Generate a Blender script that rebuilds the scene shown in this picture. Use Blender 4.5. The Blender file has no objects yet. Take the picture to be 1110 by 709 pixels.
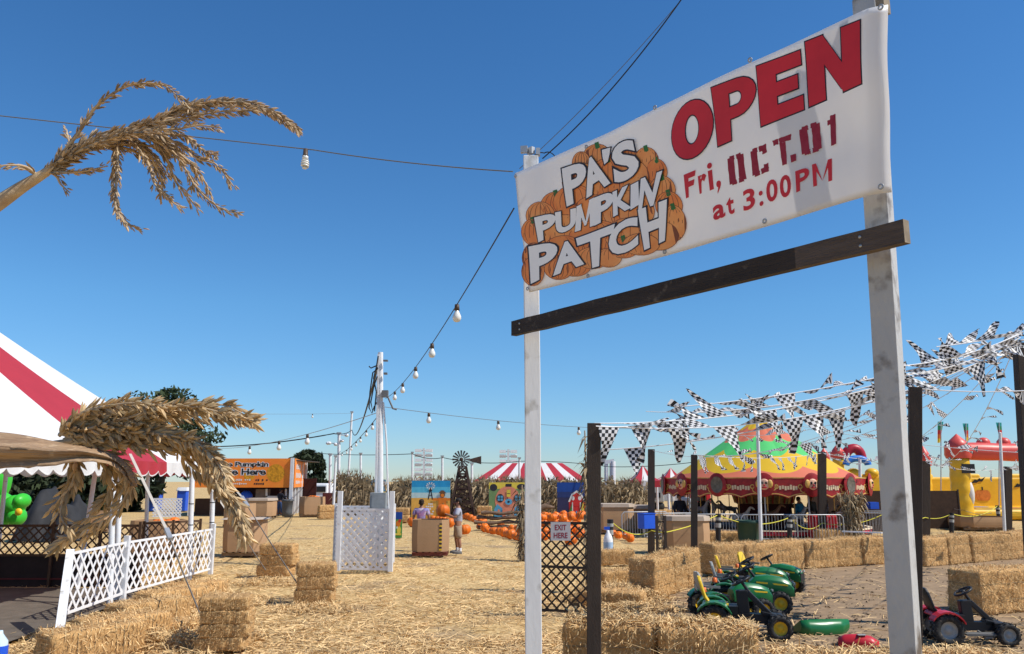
import bpy, bmesh, math, random
import numpy as np
from mathutils import Vector, Matrix, noise
random.seed(7); rng = np.random.default_rng(7)
S = bpy.context.scene
COL = S.collection
PI = math.pi
R = math.radians
V = Vector
# ------------------------------------------------------------------ camera
W, H, F = 1110.0, 709.0, 900.0
HZ, CAMH = 521.0, 2.1
TILT = math.atan((HZ - H / 2) / F)
FWD = V((0, math.cos(TILT), math.sin(TILT))); UP = V((0, -math.sin(TILT), math.cos(TILT))); RT = V((1, 0, 0))
CAM = V((0, 0, CAMH))
def ray(px, py): return (RT * ((px - W / 2) / F) + UP * ((H / 2 - py) / F) + FWD)
def G(px, py, z=0.0):
    d = ray(px, py); t = (z - CAMH) / d.z
    return CAM + d * t
def P(px, py, Y):
    d = ray(px, py); return CAM + d * (Y / d.y)
def XZ(px, d, z=0.0):                      # a point at ground distance d seen in image column px (at height z)
    for _ in range(6):
        # depth along view axis
        dep = (V((0, d, z)) - CAM).dot(FWD)
        x = (px - W / 2) / F * dep
    return V((x, d, z))
def DY(py):                                # ground distance for a base at py
    return G(W / 2, py).y
cd = bpy.data.cameras.new('camera'); cam = bpy.data.objects.new('camera', cd); COL.objects.link(cam)
cam.location = CAM; cam.rotation_euler = (PI / 2 + TILT, 0, 0)
cd.sensor_width = 36; cd.lens = F / W * 36; cd.clip_end = 3000; cd.clip_start = 0.05
S.camera = cam
# ------------------------------------------------------------------ light
S.view_settings.view_transform = 'Standard'; S.view_settings.look = 'None'
S.view_settings.exposure = 0.25; S.view_settings.gamma = 1
S.view_settings.use_curve_mapping = False
SUN_EL = R(50); sx, sy = 0.965, -0.26
n_ = math.hypot(sx, sy); sx /= n_; sy /= n_
sd = V((sx * math.cos(SUN_EL), sy * math.cos(SUN_EL), math.sin(SUN_EL)))
w = bpy.data.worlds.new('World'); S.world = w; w.use_nodes = True
nt = w.node_tree; nt.nodes.clear()
sky = nt.nodes.new('ShaderNodeTexSky'); sky.sky_type = 'NISHITA'; sky.sun_disc = False
sky.sun_elevation = SUN_EL; sky.sun_rotation = math.atan2(sx, sy)
sky.altitude = 0; sky.air_density = 1.0; sky.dust_density = 0.0; sky.ozone_density = 2.0
hs = nt.nodes.new('ShaderNodeHueSaturation'); hs.inputs['Saturation'].default_value = 1.12; hs.inputs['Hue'].default_value = 0.5
tcw = nt.nodes.new('ShaderNodeTexCoord'); sep = nt.nodes.new('ShaderNodeSeparateXYZ'); nt.links.new(tcw.outputs['Generated'], sep.inputs[0])
crw = nt.nodes.new('ShaderNodeValToRGB'); nt.links.new(sep.outputs[2], crw.inputs[0])
crw.color_ramp.elements[0].position = 0.0; crw.color_ramp.elements[0].color = (.47, .62, .90, 1)
crw.color_ramp.elements[1].position = .55; crw.color_ramp.elements[1].color = (.42, .76, 1.0, 1)
for p_, c_ in ((.07, (.47, .68, .93, 1)), (.2, (.50, .80, 1.0, 1))):
    e_ = crw.color_ramp.elements.new(p_); e_.color = c_
mulw = nt.nodes.new('ShaderNodeMixRGB'); mulw.blend_type = 'MULTIPLY'; mulw.inputs[0].default_value = 1
bg = nt.nodes.new('ShaderNodeBackground'); bg.inputs[1].default_value = 0.115
wo = nt.nodes.new('ShaderNodeOutputWorld')
nt.links.new(sky.outputs[0], hs.inputs['Color']); nt.links.new(hs.outputs[0], mulw.inputs[1]); nt.links.new(crw.outputs[0], mulw.inputs[2]); nt.links.new(mulw.outputs[0], bg.inputs[0]); nt.links.new(bg.outputs[0], wo.inputs[0])
sl = bpy.data.lights.new('sun', 'SUN'); sl.energy = 4.6; sl.angle = R(0.53); sl.color = (1.0, 0.95, 0.87)
so = bpy.data.objects.new('sun', sl); COL.objects.link(so)
so.rotation_euler = sd.to_track_quat('Z', 'Y').to_euler()
S.cycles.max_bounces = 6; S.cycles.transparent_max_bounces = 8
# ------------------------------------------------------------------ materials
def c255(r, g, b):
    f = lambda v: (v / 255) / 12.92 if v / 255 < .04045 else ((v / 255 + .055) / 1.055) ** 2.4
    return (f(r), f(g), f(b))
MATS = {}
def mat(name, col, rough=.7, var=.15, scale=6.0, bump=0.0, bscale=40.0, col2=None, spec=.3, metal=0, stretch=None, isl=0.0, rnd=0.0, transl=0.0, stain=None, detail=5, stain_lo=.58):
    if name in MATS: return MATS[name]
    m = bpy.data.materials.new(name); m.use_nodes = True; n = m.node_tree; N = n.nodes; L = n.links
    b = N['Principled BSDF']; out = N['Material Output']
    b.inputs['Roughness'].default_value = rough; b.inputs['Metallic'].default_value = metal
    b.inputs['Specular IOR Level'].default_value = spec
    tc = N.new('ShaderNodeTexCoord'); mp = N.new('ShaderNodeMapping'); L.new(tc.outputs['Object'], mp.inputs[0])
    if stretch: mp.inputs['Scale'].default_value = stretch
    nz = N.new('ShaderNodeTexNoise'); nz.inputs['Scale'].default_value = scale; nz.inputs['Detail'].default_value = detail; nz.inputs['Roughness'].default_value = .65
    L.new(mp.outputs[0], nz.inputs['Vector'])
    mx = N.new('ShaderNodeMixRGB'); c2 = col2 if col2 else tuple(x * (1 - 2 * var) for x in col)
    cr = N.new('ShaderNodeValToRGB'); cr.color_ramp.elements[0].position = .3; cr.color_ramp.elements[1].position = .7
    L.new(nz.outputs[0], cr.inputs[0]); L.new(cr.outputs[0], mx.inputs[0])
    mx.inputs[1].default_value = (*c2, 1); mx.inputs[2].default_value = (*col, 1)
    cur = mx.outputs[0]
    if stain:
        n2 = N.new('ShaderNodeTexNoise'); n2.inputs['Scale'].default_value = scale * 1.7 + 1; n2.inputs['Detail'].default_value = 6
        L.new(tc.outputs['Object'], n2.inputs['Vector'])
        r2 = N.new('ShaderNodeValToRGB'); r2.color_ramp.elements[0].position = stain_lo; r2.color_ramp.elements[1].position = stain_lo + .14
        L.new(n2.outputs[0], r2.inputs[0]); m2 = N.new('ShaderNodeMixRGB'); L.new(r2.outputs[0], m2.inputs[0]); L.new(cur, m2.inputs[1]); m2.inputs[2].default_value = (*stain, 1); cur = m2.outputs[0]
    if isl or rnd:
        ge = N.new('ShaderNodeNewGeometry') if isl else N.new('ShaderNodeObjectInfo')
        a = isl or rnd
        mr = N.new('ShaderNodeMapRange'); mr.inputs[3].default_value = 1 - a; mr.inputs[4].default_value = 1 + a * .8
        L.new(ge.outputs['Random Per Island' if isl else 'Random'], mr.inputs[0])
        h = N.new('ShaderNodeHueSaturation'); L.new(mr.outputs[0], h.inputs['Value']); L.new(cur, h.inputs['Color']); cur = h.outputs[0]
    L.new(cur, b.inputs['Base Color'])
    if bump:
        nb = N.new('ShaderNodeTexNoise'); nb.inputs['Scale'].default_value = bscale; nb.inputs['Detail'].default_value = 4; L.new(mp.outputs[0], nb.inputs['Vector'])
        bp = N.new('ShaderNodeBump'); bp.inputs['Strength'].default_value = min(1, bump); bp.inputs['Distance'].default_value = .02; L.new(nb.outputs[0], bp.inputs['Height']); L.new(bp.outputs[0], b.inputs['Normal'])
    if transl:
        t = N.new('ShaderNodeBsdfTranslucent'); L.new(cur, t.inputs[0]); ms = N.new('ShaderNodeMixShader'); ms.inputs[0].default_value = transl
        L.new(b.outputs[0], ms.inputs[1]); L.new(t.outputs[0], ms.inputs[2]); L.new(ms.outputs[0], out.inputs[0])
    MATS[name] = m; return m
M = mat
m_white = M('white_paint', (.74, .75, .76), .5, .07, 5, 0, 60, stain=(.42, .38, .33), stain_lo=.66)
m_whiteworn = M('worn_white_paint', (.5, .495, .485), .6, .12, 3, .3, 50, stretch=(1, 1, .35), stain=(.12, .095, .075), stain_lo=.545)
m_whitepl = M('white_lattice_plastic', (.82, .82, .82), .45, .05, 3)
m_postbright = M('fresh_white_paint', (.74, .74, .74), .55, .06, 3, .1, 30, stretch=(1, 1, .3), stain=(.4, .38, .34), stain_lo=.58)
m_dark = M('dark_stained_wood', (.062, .044, .033), .65, .2, 5, .4, 60, stretch=(3, 3, .4))
m_beam = M('dark_weathered_beam', (.05, .037, .03), .7, .25, 6, .5, 50, stretch=(.5, .5, 4), stain=(.16, .13, .1), stain_lo=.6)
m_cut = M('cut_wood', (.3, .24, .17), .8, .2, 20)
m_brownlat = M('brown_lattice_wood', (.1, .055, .03), .7, .2, 6, .3)
m_straw = M('straw', (.74, .53, .27), .85, .2, 14, isl=.48, col2=(.58, .37, .16))
m_bale = M('bale_straw', (.64, .385, .155), .9, .2, 26, .9, 55, stretch=(1.2, 1, .5), col2=(.38, .205, .075), rnd=.12)
m_twine = M('twine', (.25, .2, .12), .8, .1)
m_card = M('cardboard', (.44, .27, .145), .85, .07, 2, .2, 120, stretch=(1, 1, .3), rnd=.1)
m_cardd = M('cardboard_lid', (.5, .4, .31), .85, .1, 2)
m_pallet = M('pallet_wood', (.3, .2, .12), .8, .2, 8)
m_palletred = M('red_pallet_wood', (.24, .07, .05), .8, .2, 8)
m_pump = M('pumpkin_skin', (.83, .185, .015), .45, .12, 3, rnd=.22)
m_stem = M('pumpkin_stem', (.16, .17, .06), .8, .2)
m_husk = M('dry_corn_husk', (.47, .35, .215), .8, .2, 9, .4, 30, isl=.25, col2=(.3, .2, .11))
m_tassel = M('dry_tassel', (.60, .46, .30), .8, .2, 40, isl=.4, col2=(.42, .30, .18), transl=.28)
m_tassel2 = M('pale_dry_tassel', (.70, .54, .32), .8, .2, 40, isl=.42, col2=(.5, .35, .18), transl=.3)
m_stalk = M('dry_corn_stalk', (.55, .43, .27), .7, .2, 20, .3, col2=(.33, .22, .13))
m_cornwall = M('dry_corn_leaf', (.38, .29, .17), .85, .2, 9, isl=.6, col2=(.2, .14, .075))
m_black = M('black_plastic', (.02, .02, .022), .45, .1)
m_rubber = M('rubber', (.035, .035, .035), .75, .3, 20, .3, stain=(.14, .11, .08), stain_lo=.56)
m_greyp = M('grey_plastic', (.16, .16, .155), .55, .1)
m_lgrey = M('light_grey_plastic', (.38, .38, .36), .5, .1)
m_green = M('green_paint', (.012, .16, .045), .32, .1, 3, spec=.5)
m_greenl = M('green_plastic', (.02, .25, .05), .35, .1, 3, spec=.5)
m_yel = M('yellow_plastic', (.78, .5, .02), .4, .05, spec=.4)
m_red = M('red_plastic', (.55, .02, .03), .4, .08, spec=.4)
m_redtent = M('red_tent_vinyl', (.52, .045, .06), .5, .05, 1.5, transl=.25)
m_whtent = M('white_tent_vinyl', (.85, .84, .82), .5, .03, 1.5, transl=.25)
m_steel = M('galvanised_steel', (.45, .46, .47), .45, .1, metal=.4)
m_ebox = M('grey_painted_steel', (.27, .29, .29), .5, .08)
m_cable = M('black_cable', (.02, .02, .02), .6, .05)
m_wcable = M('pale_cable', (.45, .45, .43), .6, .05)
m_blue = M('blue_plastic', (.02, .1, .62), .4, .05)
m_skin = M('skin', (.33, .16, .095), .55, .08); m_hair = M('hair', (.015, .01, .008), .7, .1)
m_rust = M('dark_rusty_iron', (.07, .04, .03), .8, .3, 8)
m_orange = M('orange_vinyl', (.85, .2, .03), .6, .1, 1.2, col2=(.9, .3, .03))
# ------------------------------------------------------------------ object helpers
def tag(o, label=None, cat=None, group=None, kind=None):
    if label: o['label'] = label
    if cat: o['category'] = cat
    if group: o['group'] = group
    if kind: o['kind'] = kind
    return o
def wloc(o):
    l = V((0, 0, 0))
    while o is not None: l = l + o.location; o = o.parent
    return l
def empty(name, loc=(0, 0, 0), label=None, cat=None, group=None):
    o = bpy.data.objects.new(name, None); COL.objects.link(o); o.location = loc; o.empty_display_size = .1
    return tag(o, label, cat, group)
def frame(d):
    d = V(d).normalized(); a = V((0, 0, 1)) if abs(d.z) < .9 else V((1, 0, 0))
    u = d.cross(a).normalized(); return u, u.cross(d).normalized(), d
class MB:
    def __init__(s): s.v = []; s.f = []; s.m = []; s.sm = []; s.uv = {}
    def add(s, vs, fs, mi=0, sm=False, uvs=None):
        o = len(s.v); s.v += [tuple(p) for p in vs]
        for k, f in enumerate(fs):
            if uvs: s.uv[len(s.f)] = [uvs[i] for i in f]
            s.f.append(tuple(i + o for i in f)); s.m.append(mi); s.sm.append(sm)
    def box(s, c, sz, rz=0, mi=0, rot=None, taper=1.0):
        hx, hy, hz = sz[0] / 2, sz[1] / 2, sz[2] / 2
        m = rot if rot is not None else Matrix.Rotation(rz, 3, 'Z')
        vs = []
        for z in (-hz, hz):
            t = taper if z > 0 else 1
            for x, y in ((-hx, -hy), (hx, -hy), (hx, hy), (-hx, hy)): vs.append(V(c) + m @ V((x * t, y * t, z)))
        s.add(vs, [(3, 2, 1, 0), (4, 5, 6, 7), (0, 1, 5, 4), (1, 2, 6, 5), (2, 3, 7, 6), (3, 0, 4, 7)], mi)
    def bar(s, a, b, wx, wy, up=None, mi=0):          # a rectangular bar from a to b
        a, b = V(a), V(b); d = (b - a).normalized()
        upv = V(up) if up is not None else (V((0, 0, 1)) if abs(d.z) < .9 else V((0, 1, 0)))
        u = d.cross(upv).normalized(); v = u.cross(d).normalized(); vs = []
        for p in (a, b):
            for x, y in ((-wx, -wy), (wx, -wy), (wx, wy), (-wx, wy)): vs.append(p + u * (x / 2) + v * (y / 2))
        s.add(vs, [(3, 2, 1, 0), (4, 5, 6, 7), (0, 1, 5, 4), (1, 2, 6, 5), (2, 3, 7, 6), (3, 0, 4, 7)], mi)
    def tube(s, pts, r, n=8, mi=0, cap=True, flat=1.0):
        pts = [V(p) for p in pts]; k = len(pts); rs = r if isinstance(r, (list, tuple)) else [r] * k
        vs = []; u = None
        for i, p in enumerate(pts):
            d = (pts[min(i + 1, k - 1)] - pts[max(i - 1, 0)])
            d = d.normalized() if d.length > 1e-9 else V((0, 0, 1))
            if u is None: u, v, _ = frame(d)
            else:
                u = (u - d * u.dot(d)); u = u.normalized() if u.length > 1e-6 else frame(d)[0]; v = u.cross(d).normalized()
            for j in range(n):
                a = 2 * PI * j / n; vs.append(p + u * (math.cos(a) * rs[i]) + v * (math.sin(a) * rs[i] * flat))
        fs = [(i * n + j, i * n + (j + 1) % n, (i + 1) * n + (j + 1) % n, (i + 1) * n + j) for i in range(k - 1) for j in range(n)]
        s.add(vs, fs, mi, True)
        if cap:
            s.add(vs[:n], [tuple(range(n - 1, -1, -1))], mi); s.add(vs[-n:], [tuple(range(n))], mi)
    def lathe(s, prof, c=(0, 0, 0), n=16, mi=0, axis='Z', rot=None, a0=0, sm=True, rib=None):
        vs = []; c = V(c); m = rot if rot is not None else Matrix.Identity(3)
        for r_, z in prof:
            for j in range(n):
                a = 2 * PI * j / n + a0; rr = r_ * (rib(a) if rib else 1)
                vs.append(c + m @ V((rr * math.cos(a), rr * math.sin(a), z)))
        k = len(prof)
        s.add(vs, [(i * n + j, i * n + (j + 1) % n, (i + 1) * n + (j + 1) % n, (i + 1) * n + j) for i in range(k - 1) for j in range(n)], mi, sm)
    def ell(s, c, r, mi=0, n=12, k=8, rot=None):
        prof = [(math.sin(PI * i / k), -math.cos(PI * i / k)) for i in range(k + 1)]
        m = (rot if rot is not None else Matrix.Identity(3)) @ Matrix.Diagonal(V(r))
        s.lathe(prof, c, n, mi, rot=m)
    def sheet(s, fn, nu, nv, mi=0, sm=True, uv=True):
        vs = []; uvs = []
        for i in range(nv + 1):
            for j in range(nu + 1): vs.append(fn(j / nu, i / nv)); uvs.append((j / nu, i / nv))
        q = nu + 1
        s.add(vs, [(i * q + j, i * q + j + 1, (i + 1) * q + j + 1, (i + 1) * q + j) for i in range(nv) for j in range(nu)], mi, sm, uvs if uv else None)
    def build(s, name, mats, parent=None, origin=None, smooth=None):
        if not isinstance(mats, (list, tuple)): mats = [mats]
        me = bpy.data.meshes.new(name); arr = np.array(s.v, dtype=float) if s.v else np.zeros((0, 3))
        if parent is not None: o0 = wloc(parent)
        elif origin is not None: o0 = V(origin)
        else:
            mn, mxx = arr.min(0), arr.max(0); o0 = V(((mn[0] + mxx[0]) / 2, (mn[1] + mxx[1]) / 2, mn[2]))
        arr = arr - np.array(o0)
        me.from_pydata(arr.tolist(), [], s.f)
        for m in mats: me.materials.append(m)
        me.polygons.foreach_set('material_index', s.m)
        me.polygons.foreach_set('use_smooth', s.sm if smooth is None else [smooth] * len(s.f))
        if s.uv:
            l = me.uv_layers.new(name='UVMap')
            for pi, us in s.uv.items():
                p = me.polygons[pi]
                for q, li in enumerate(p.loop_indices): l.data[li].uv = us[q]
        me.update()
        o = bpy.data.objects.new(name, me); COL.objects.link(o)
        if parent is not None: o.parent = parent
        else: o.location = o0
        return o
def bev(o, wd=.004, seg=2):
    m = o.modifiers.new('bevel', 'BEVEL'); m.width = wd; m.segments = seg; m.limit_method = 'ANGLE'; return o
def kids(o): return [c for c in bpy.data.objects if c.parent == o]
KIDS = {}
def copy_tree(o, parent=None, depth=0):
    if o.name not in KIDS: KIDS[o.name] = [c for c in bpy.data.objects if c.parent == o]
    ch = KIDS[o.name]
    c = o.copy(); COL.objects.link(c)
    if parent is not None: c.parent = parent
    for k in ch: copy_tree(k, c, depth + 1)
    return c
def remove_tree(o):
    for k in [c for c in bpy.data.objects if c.parent == o]: remove_tree(k)
    bpy.data.objects.remove(o)
ORD = ['first', 'second', 'third', 'fourth', 'fifth', 'sixth', 'seventh', 'eighth', 'ninth', 'tenth', 'eleventh', 'twelfth', 'thirteenth', 'fourteenth', 'fifteenth', 'sixteenth', 'seventeenth', 'eighteenth', 'nineteenth', 'twentieth']
def lerp(a, b, t): return V(a) * (1 - t) + V(b) * t
def text_poly(ch, offset=0.0, res=4):
    c = bpy.data.curves.new('t', 'FONT'); c.body = ch; c.size = 1; c.offset = offset; c.resolution_u = res; c.fill_mode = 'FRONT'
    o = bpy.data.objects.new('t', c); COL.objects.link(o)
    dg = bpy.context.evaluated_depsgraph_get(); dg.update(); ev = o.evaluated_get(dg); me = ev.to_mesh()
    vs = [v.co.copy() for v in me.vertices]; fs = [tuple(p.vertices) for p in me.polygons]
    ev.to_mesh_clear(); bpy.data.objects.remove(o); bpy.data.curves.remove(c)
    return vs, fs
TXT = {}
def text_cached(ch, off):
    if (ch, off) not in TXT: TXT[(ch, off)] = text_poly(ch, off)
    return TXT[(ch, off)]
def put_text(mb, s, origin, u, v, h, mi=0, bold=.01, center=True, width=None):
    vs, fs = text_cached(s, bold)
    if not vs: return
    x0 = min(p.x for p in vs); x1 = max(p.x for p in vs)
    sc = h / .72; sxx = sc if width is None else width / (x1 - x0)
    off = -(x0 + x1) / 2 if center else -x0
    mb.add([V(origin) + V(u) * ((p.x + off) * sxx) + V(v) * (p.y * sc) for p in vs], fs, mi)
# ================================================================== ground
def gnoise(x, y):
    return noise.noise(V((x * .35, y * .35, 0))) * .05 + noise.noise(V((x * 1.3, y * 1.3, 3))) * .028
def ground_h(x, y):
    if not (4 < y < 48 and abs(x) < 34): return -.05
    e = min(1, (y - 4) / 3, (48 - y) / 6, (34 - abs(x)) / 4)
    return -.05 + (gnoise(x, y) - .03) * e * .8 + .02 * e
gm = bpy.data.materials.new('straw_covered_ground'); gm.use_nodes = True
N = gm.node_tree.nodes; L = gm.node_tree.links; b = N['Principled BSDF']; b.inputs['Roughness'].default_value = .95; b.inputs['Specular IOR Level'].default_value = .1
tc = N.new('ShaderNodeTexCoord')
def nz(sc, det=6, st=None):
    q = N.new('ShaderNodeTexNoise'); q.inputs['Scale'].default_value = sc; q.inputs['Detail'].default_value = det
    if st:
        mp = N.new('ShaderNodeMapping'); mp.inputs['Scale'].default_value = st; L.new(tc.outputs['Object'], mp.inputs[0]); L.new(mp.outputs[0], q.inputs['Vector'])
    else: L.new(tc.outputs['Object'], q.inputs['Vector'])
    return q.outputs[0]
def ramp(i, a, bb):
    r = N.new('ShaderNodeValToRGB'); r.color_ramp.elements[0].position = a; r.color_ramp.elements[1].position = bb; L.new(i, r.inputs[0]); return r.outputs[0]
def mixc(f, a, bb):
    x = N.new('ShaderNodeMixRGB'); L.new(f, x.inputs[0])
    for i, q in ((1, a), (2, bb)):
        if isinstance(q, tuple): x.inputs[i].default_value = (*q, 1)
        else: L.new(q, x.inputs[i])
    return x.outputs[0]
c = mixc(ramp(nz(1.1, 8), .35, .65), (.62, .445, .21), (.74, .555, .28))
c = mixc(ramp(nz(16, 6, (1, .45, 1)), .42, .68), (.45, .295, .125), c)
c = mixc(ramp(nz(.55, 9), .56, .66), c, (.34, .24, .135))
L.new(c, b.inputs['Base Color'])
bp = N.new('ShaderNodeBump'); bp.inputs['Strength'].default_value = .8; bp.inputs['Distance'].default_value = .05; L.new(nz(9, 9), bp.inputs['Height']); L.new(bp.outputs[0], b.inputs['Normal'])
xs = [-900, -300, -120, -60] + list(np.arange(-34, 34.1, .5)) + [60, 120, 300, 900]
ys = [-40, -10] + list(np.arange(0, 48.1, .5)) + [55, 70, 100, 200, 500, 1500]
mb = MB(); q = len(xs)
mb.add([(x, y, ground_h(x, y)) for y in ys for x in xs], [(i * q + j, i * q + j + 1, (i + 1) * q + j + 1, (i + 1) * q + j) for i in range(len(ys) - 1) for j in range(q - 1)], 0, True)
g = mb.build('ground', gm, origin=(0, 0, 0)); tag(g, 'straw covered fairground stretching to the horizon', 'ground', kind='structure')
# dirt of the toy tractor yard
dirt_m = M('packed_dirt', (.35, .235, .135), .95, .25, 3, .5, 30, col2=(.2, .138, .08), detail=9)
dpx = [(640, 668), (668, 655), (700, 650), (745, 634), (768, 626), (860, 618), (957, 612), (1000, 613), (1110, 604), (1300, 598), (1500, 640), (1600, 900), (640, 900)]
base = [G(*p_) for p_ in dpx]
def inpoly(x, y, poly):
    ins = False; k = len(poly)
    for i in range(k):
        x1, y1 = poly[i][0], poly[i][1]; x2, y2 = poly[(i + 1) % k][0], poly[(i + 1) % k][1]
        if (y1 > y) != (y2 > y) and x < (x2 - x1) * (y - y1) / (y2 - y1) + x1: ins = not ins
    return ins
vs = []
for i in range(len(base)):
    a, b2 = base[i], base[(i + 1) % len(base)]; k = max(1, int((b2 - a).length / .5))
    for j in range(k):
        p = lerp(a, b2, j / k); o_ = .14 * noise.noise(p * 1.7); vs.append((p.x + o_, p.y + o_, .004))
mb = MB(); mb.add(vs, [tuple(range(len(vs)))]); tag(mb.build('dirt_yard', dirt_m, origin=(0, 0, 0)), 'bare brown packed dirt where the toy tractors stand', 'dirt', kind='structure')
DIRT = [(p.x, p.y) for p in base]
# ground under the big tent, with a pale slab at the near edge
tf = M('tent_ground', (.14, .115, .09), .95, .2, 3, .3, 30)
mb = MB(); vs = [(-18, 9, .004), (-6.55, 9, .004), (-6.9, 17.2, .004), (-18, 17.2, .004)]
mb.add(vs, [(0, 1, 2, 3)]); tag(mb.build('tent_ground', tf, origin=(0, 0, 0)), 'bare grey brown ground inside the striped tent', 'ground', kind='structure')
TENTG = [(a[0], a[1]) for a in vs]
# ------------------------------------------------------------------ loose straw strands
def straw_strands(pts, h, lmin, lmax, wid, tilt=.25, name='loose_straw', label='', upb=0.0, m_=None, cat='straw'):
    n = len(pts); a = rng.uniform(0, 2 * PI, n); Ln = rng.uniform(lmin, lmax, n); el = rng.normal(0, tilt, n) + upb
    d = np.stack([np.cos(a) * np.cos(el), np.sin(a) * np.cos(el), np.sin(el)], 1)
    s_ = np.stack([-np.sin(a), np.cos(a), np.zeros(n)], 1) * (wid * rng.uniform(.6, 1.4, n))[:, None] / 2
    s_[:, 2] += rng.uniform(-.4, .4, n) * wid
    mid = pts + np.stack([np.zeros(n), np.zeros(n), h], 1)
    bend = np.zeros((n, 3)); bend[:, 2] = rng.uniform(0, .02, n)
    A = mid - d * Ln[:, None] / 2; B = mid + d * Ln[:, None] / 2; Cc = mid + bend
    v = np.stack([A - s_, A + s_, Cc + s_, Cc - s_, B + s_, B - s_], 1).reshape(-1, 3)
    i = np.arange(n)[:, None] * 6; f1 = i + np.array([[0, 1, 2, 3]]); f2 = i + np.array([[3, 2, 4, 5]])
    fs = np.concatenate([f1, f2], 1).reshape(-1, 4)
    me = bpy.data.meshes.new(name); me.vertices.add(len(v)); me.vertices.foreach_set('co', v.ravel())
    me.loops.add(len(fs) * 4); me.loops.foreach_set('vertex_index', fs.ravel())
    me.polygons.add(len(fs)); me.polygons.foreach_set('loop_start', np.arange(len(fs)) * 4); me.polygons.foreach_set('loop_total', np.full(len(fs), 4))
    me.update(calc_edges=True); me.materials.append(m_ or m_straw)
    o = bpy.data.objects.new(name, me); COL.objects.link(o)
    tag(o, label, cat, kind='stuff'); return o
pts = []
while len(pts) < 62000:
    px = rng.uniform(-60, 1170); py = 521 + 250 * rng.random() ** .75 + 22
    p = G(px, py)
    if p.y > 42: continue
    w_ = 1.0
    if inpoly(p.x, p.y, DIRT):
        dn = noise.noise(V((p.x * .8, p.y * .8, 9)))
        w_ = .10 + (.2 if dn > .2 else 0)
        if px < 760 and py < 668: w_ = .25
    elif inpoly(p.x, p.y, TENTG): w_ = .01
    elif noise.noise(V((p.x * .5, p.y * .5, 1))) > .35: w_ = .35
    if rng.random() > w_: continue
    pts.append((p.x, p.y, max(ground_h(p.x, p.y), 0 if inpoly(p.x, p.y, DIRT) else -1)))
pts = np.array(pts)
clump = np.array([max(0, noise.noise(V((x * 1.6, y * 1.6, 5)))) for x, y, _ in pts])
straw_strands(pts, rng.uniform(.005, .03, len(pts)) + clump * .09, .09, .34, .0085, .2, label='loose dry straw strewn over the ground')
pts = []
while len(pts) < 1500:
    p = G(rng.uniform(640, 1150), 521 + 75 + 140 * rng.random())
    if inpoly(p.x, p.y, DIRT) and noise.noise(V((p.x * 1.3, p.y * 1.3, 4))) > rng.uniform(-.6, .3): pts.append((p.x, p.y, .006))
pts = np.array(pts)
straw_strands(pts, rng.uniform(.0, .01, len(pts)), .02, .08, .024, .2, name='dirt_clods', label='dark crumbs and trampled bits on the packed dirt', m_=M('dark_crumbs', (.17, .12, .075), .95, .3, 8, isl=.5), cat='debris')

# ================================================================== gateway posts and banner
def solveY(px1, py1, px2, py2, hgt):        # depth at which two image points are hgt apart vertically
    lo, hi = 1, 60
    for _ in range(60):
        m = (lo + hi) / 2
        if abs(P(px1, py1, m).z - P(px2, py2, m).z) < hgt: lo = m
        else: hi = m
    return m
YL = solveY(569, 183, 573, 316, .915); YR = solveY(950, 3, 955, 210, .915)
print('banner depths', YL, YR)
pL = P(577, 517, YL); pR = P(974, 525, YR)
def white_post(name, px_top, py_top, px_mid, py_mid, Y, wx, wy, az, label, pm=None):
    a = P(px_mid, py_mid, Y); t = P(px_top, py_top, Y)
    d = (t - a); bot = a - d * (a.z / d.z) if abs(d.z) > 0 else a
    e = empty(name, (bot.x, bot.y, 0), label, 'post')
    mb = MB(); fr = V((math.cos(az), math.sin(az), 0)); L_ = (t - bot)
    u = V((-fr.y, fr.x, 0)); u = u
    k = 14; vs = []
    for i in range(k + 1):
        p = bot + L_ * (i / k) + V((noise.noise(V((i * .5, px_top, 0))) * .006, 0, 0))
        for x, y in ((-1, -1), (1, -1), (1, 1), (-1, 1)): vs.append(p + u * (x * wx / 2) + fr * (-y * wy / 2))
    fs = [(i * 4 + j, i * 4 + (j + 1) % 4, (i + 1) * 4 + (j + 1) % 4, (i + 1) * 4 + j) for i in range(k) for j in range(4)] + [(3, 2, 1, 0), (k * 4, k * 4 + 1, k * 4 + 2, k * 4 + 3)]
    mb.add(vs, fs); o = mb.build('post_shaft', pm or m_whiteworn, e); bev(o, .005)
    return e, bot, t, fr, u
eL, bL, tL, fL, uL = white_post('gate_post', 575.5, 171, 577.5, 560, YL, .108, .108, R(-90), 'slim white wooden post carrying the low end of the pumpkin patch banner', m_postbright)
mb = MB()
for i in range(3): mb.box(tL + V((.05 - i * .05, -.03, .03 + i * .01)), (.03, .05, .05), i * .7)
mb.build('post_bracket', m_steel, eL)
azR = math.atan2(-.78, -.62)
eR, bR, tR, fR, uR = white_post('gate_post', 939, 1, 973, 560, YR + .16, .103, .103, azR, 'thick white wooden post with grey stains carrying the high end of the banner')
mb = MB(); topR = P(951, 6, YR - .02); mb.box(topR + V((.02, -.01, .03)), (.05, .04, .16), .6); mb.build('post_bracket', m_cut, eR)
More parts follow.
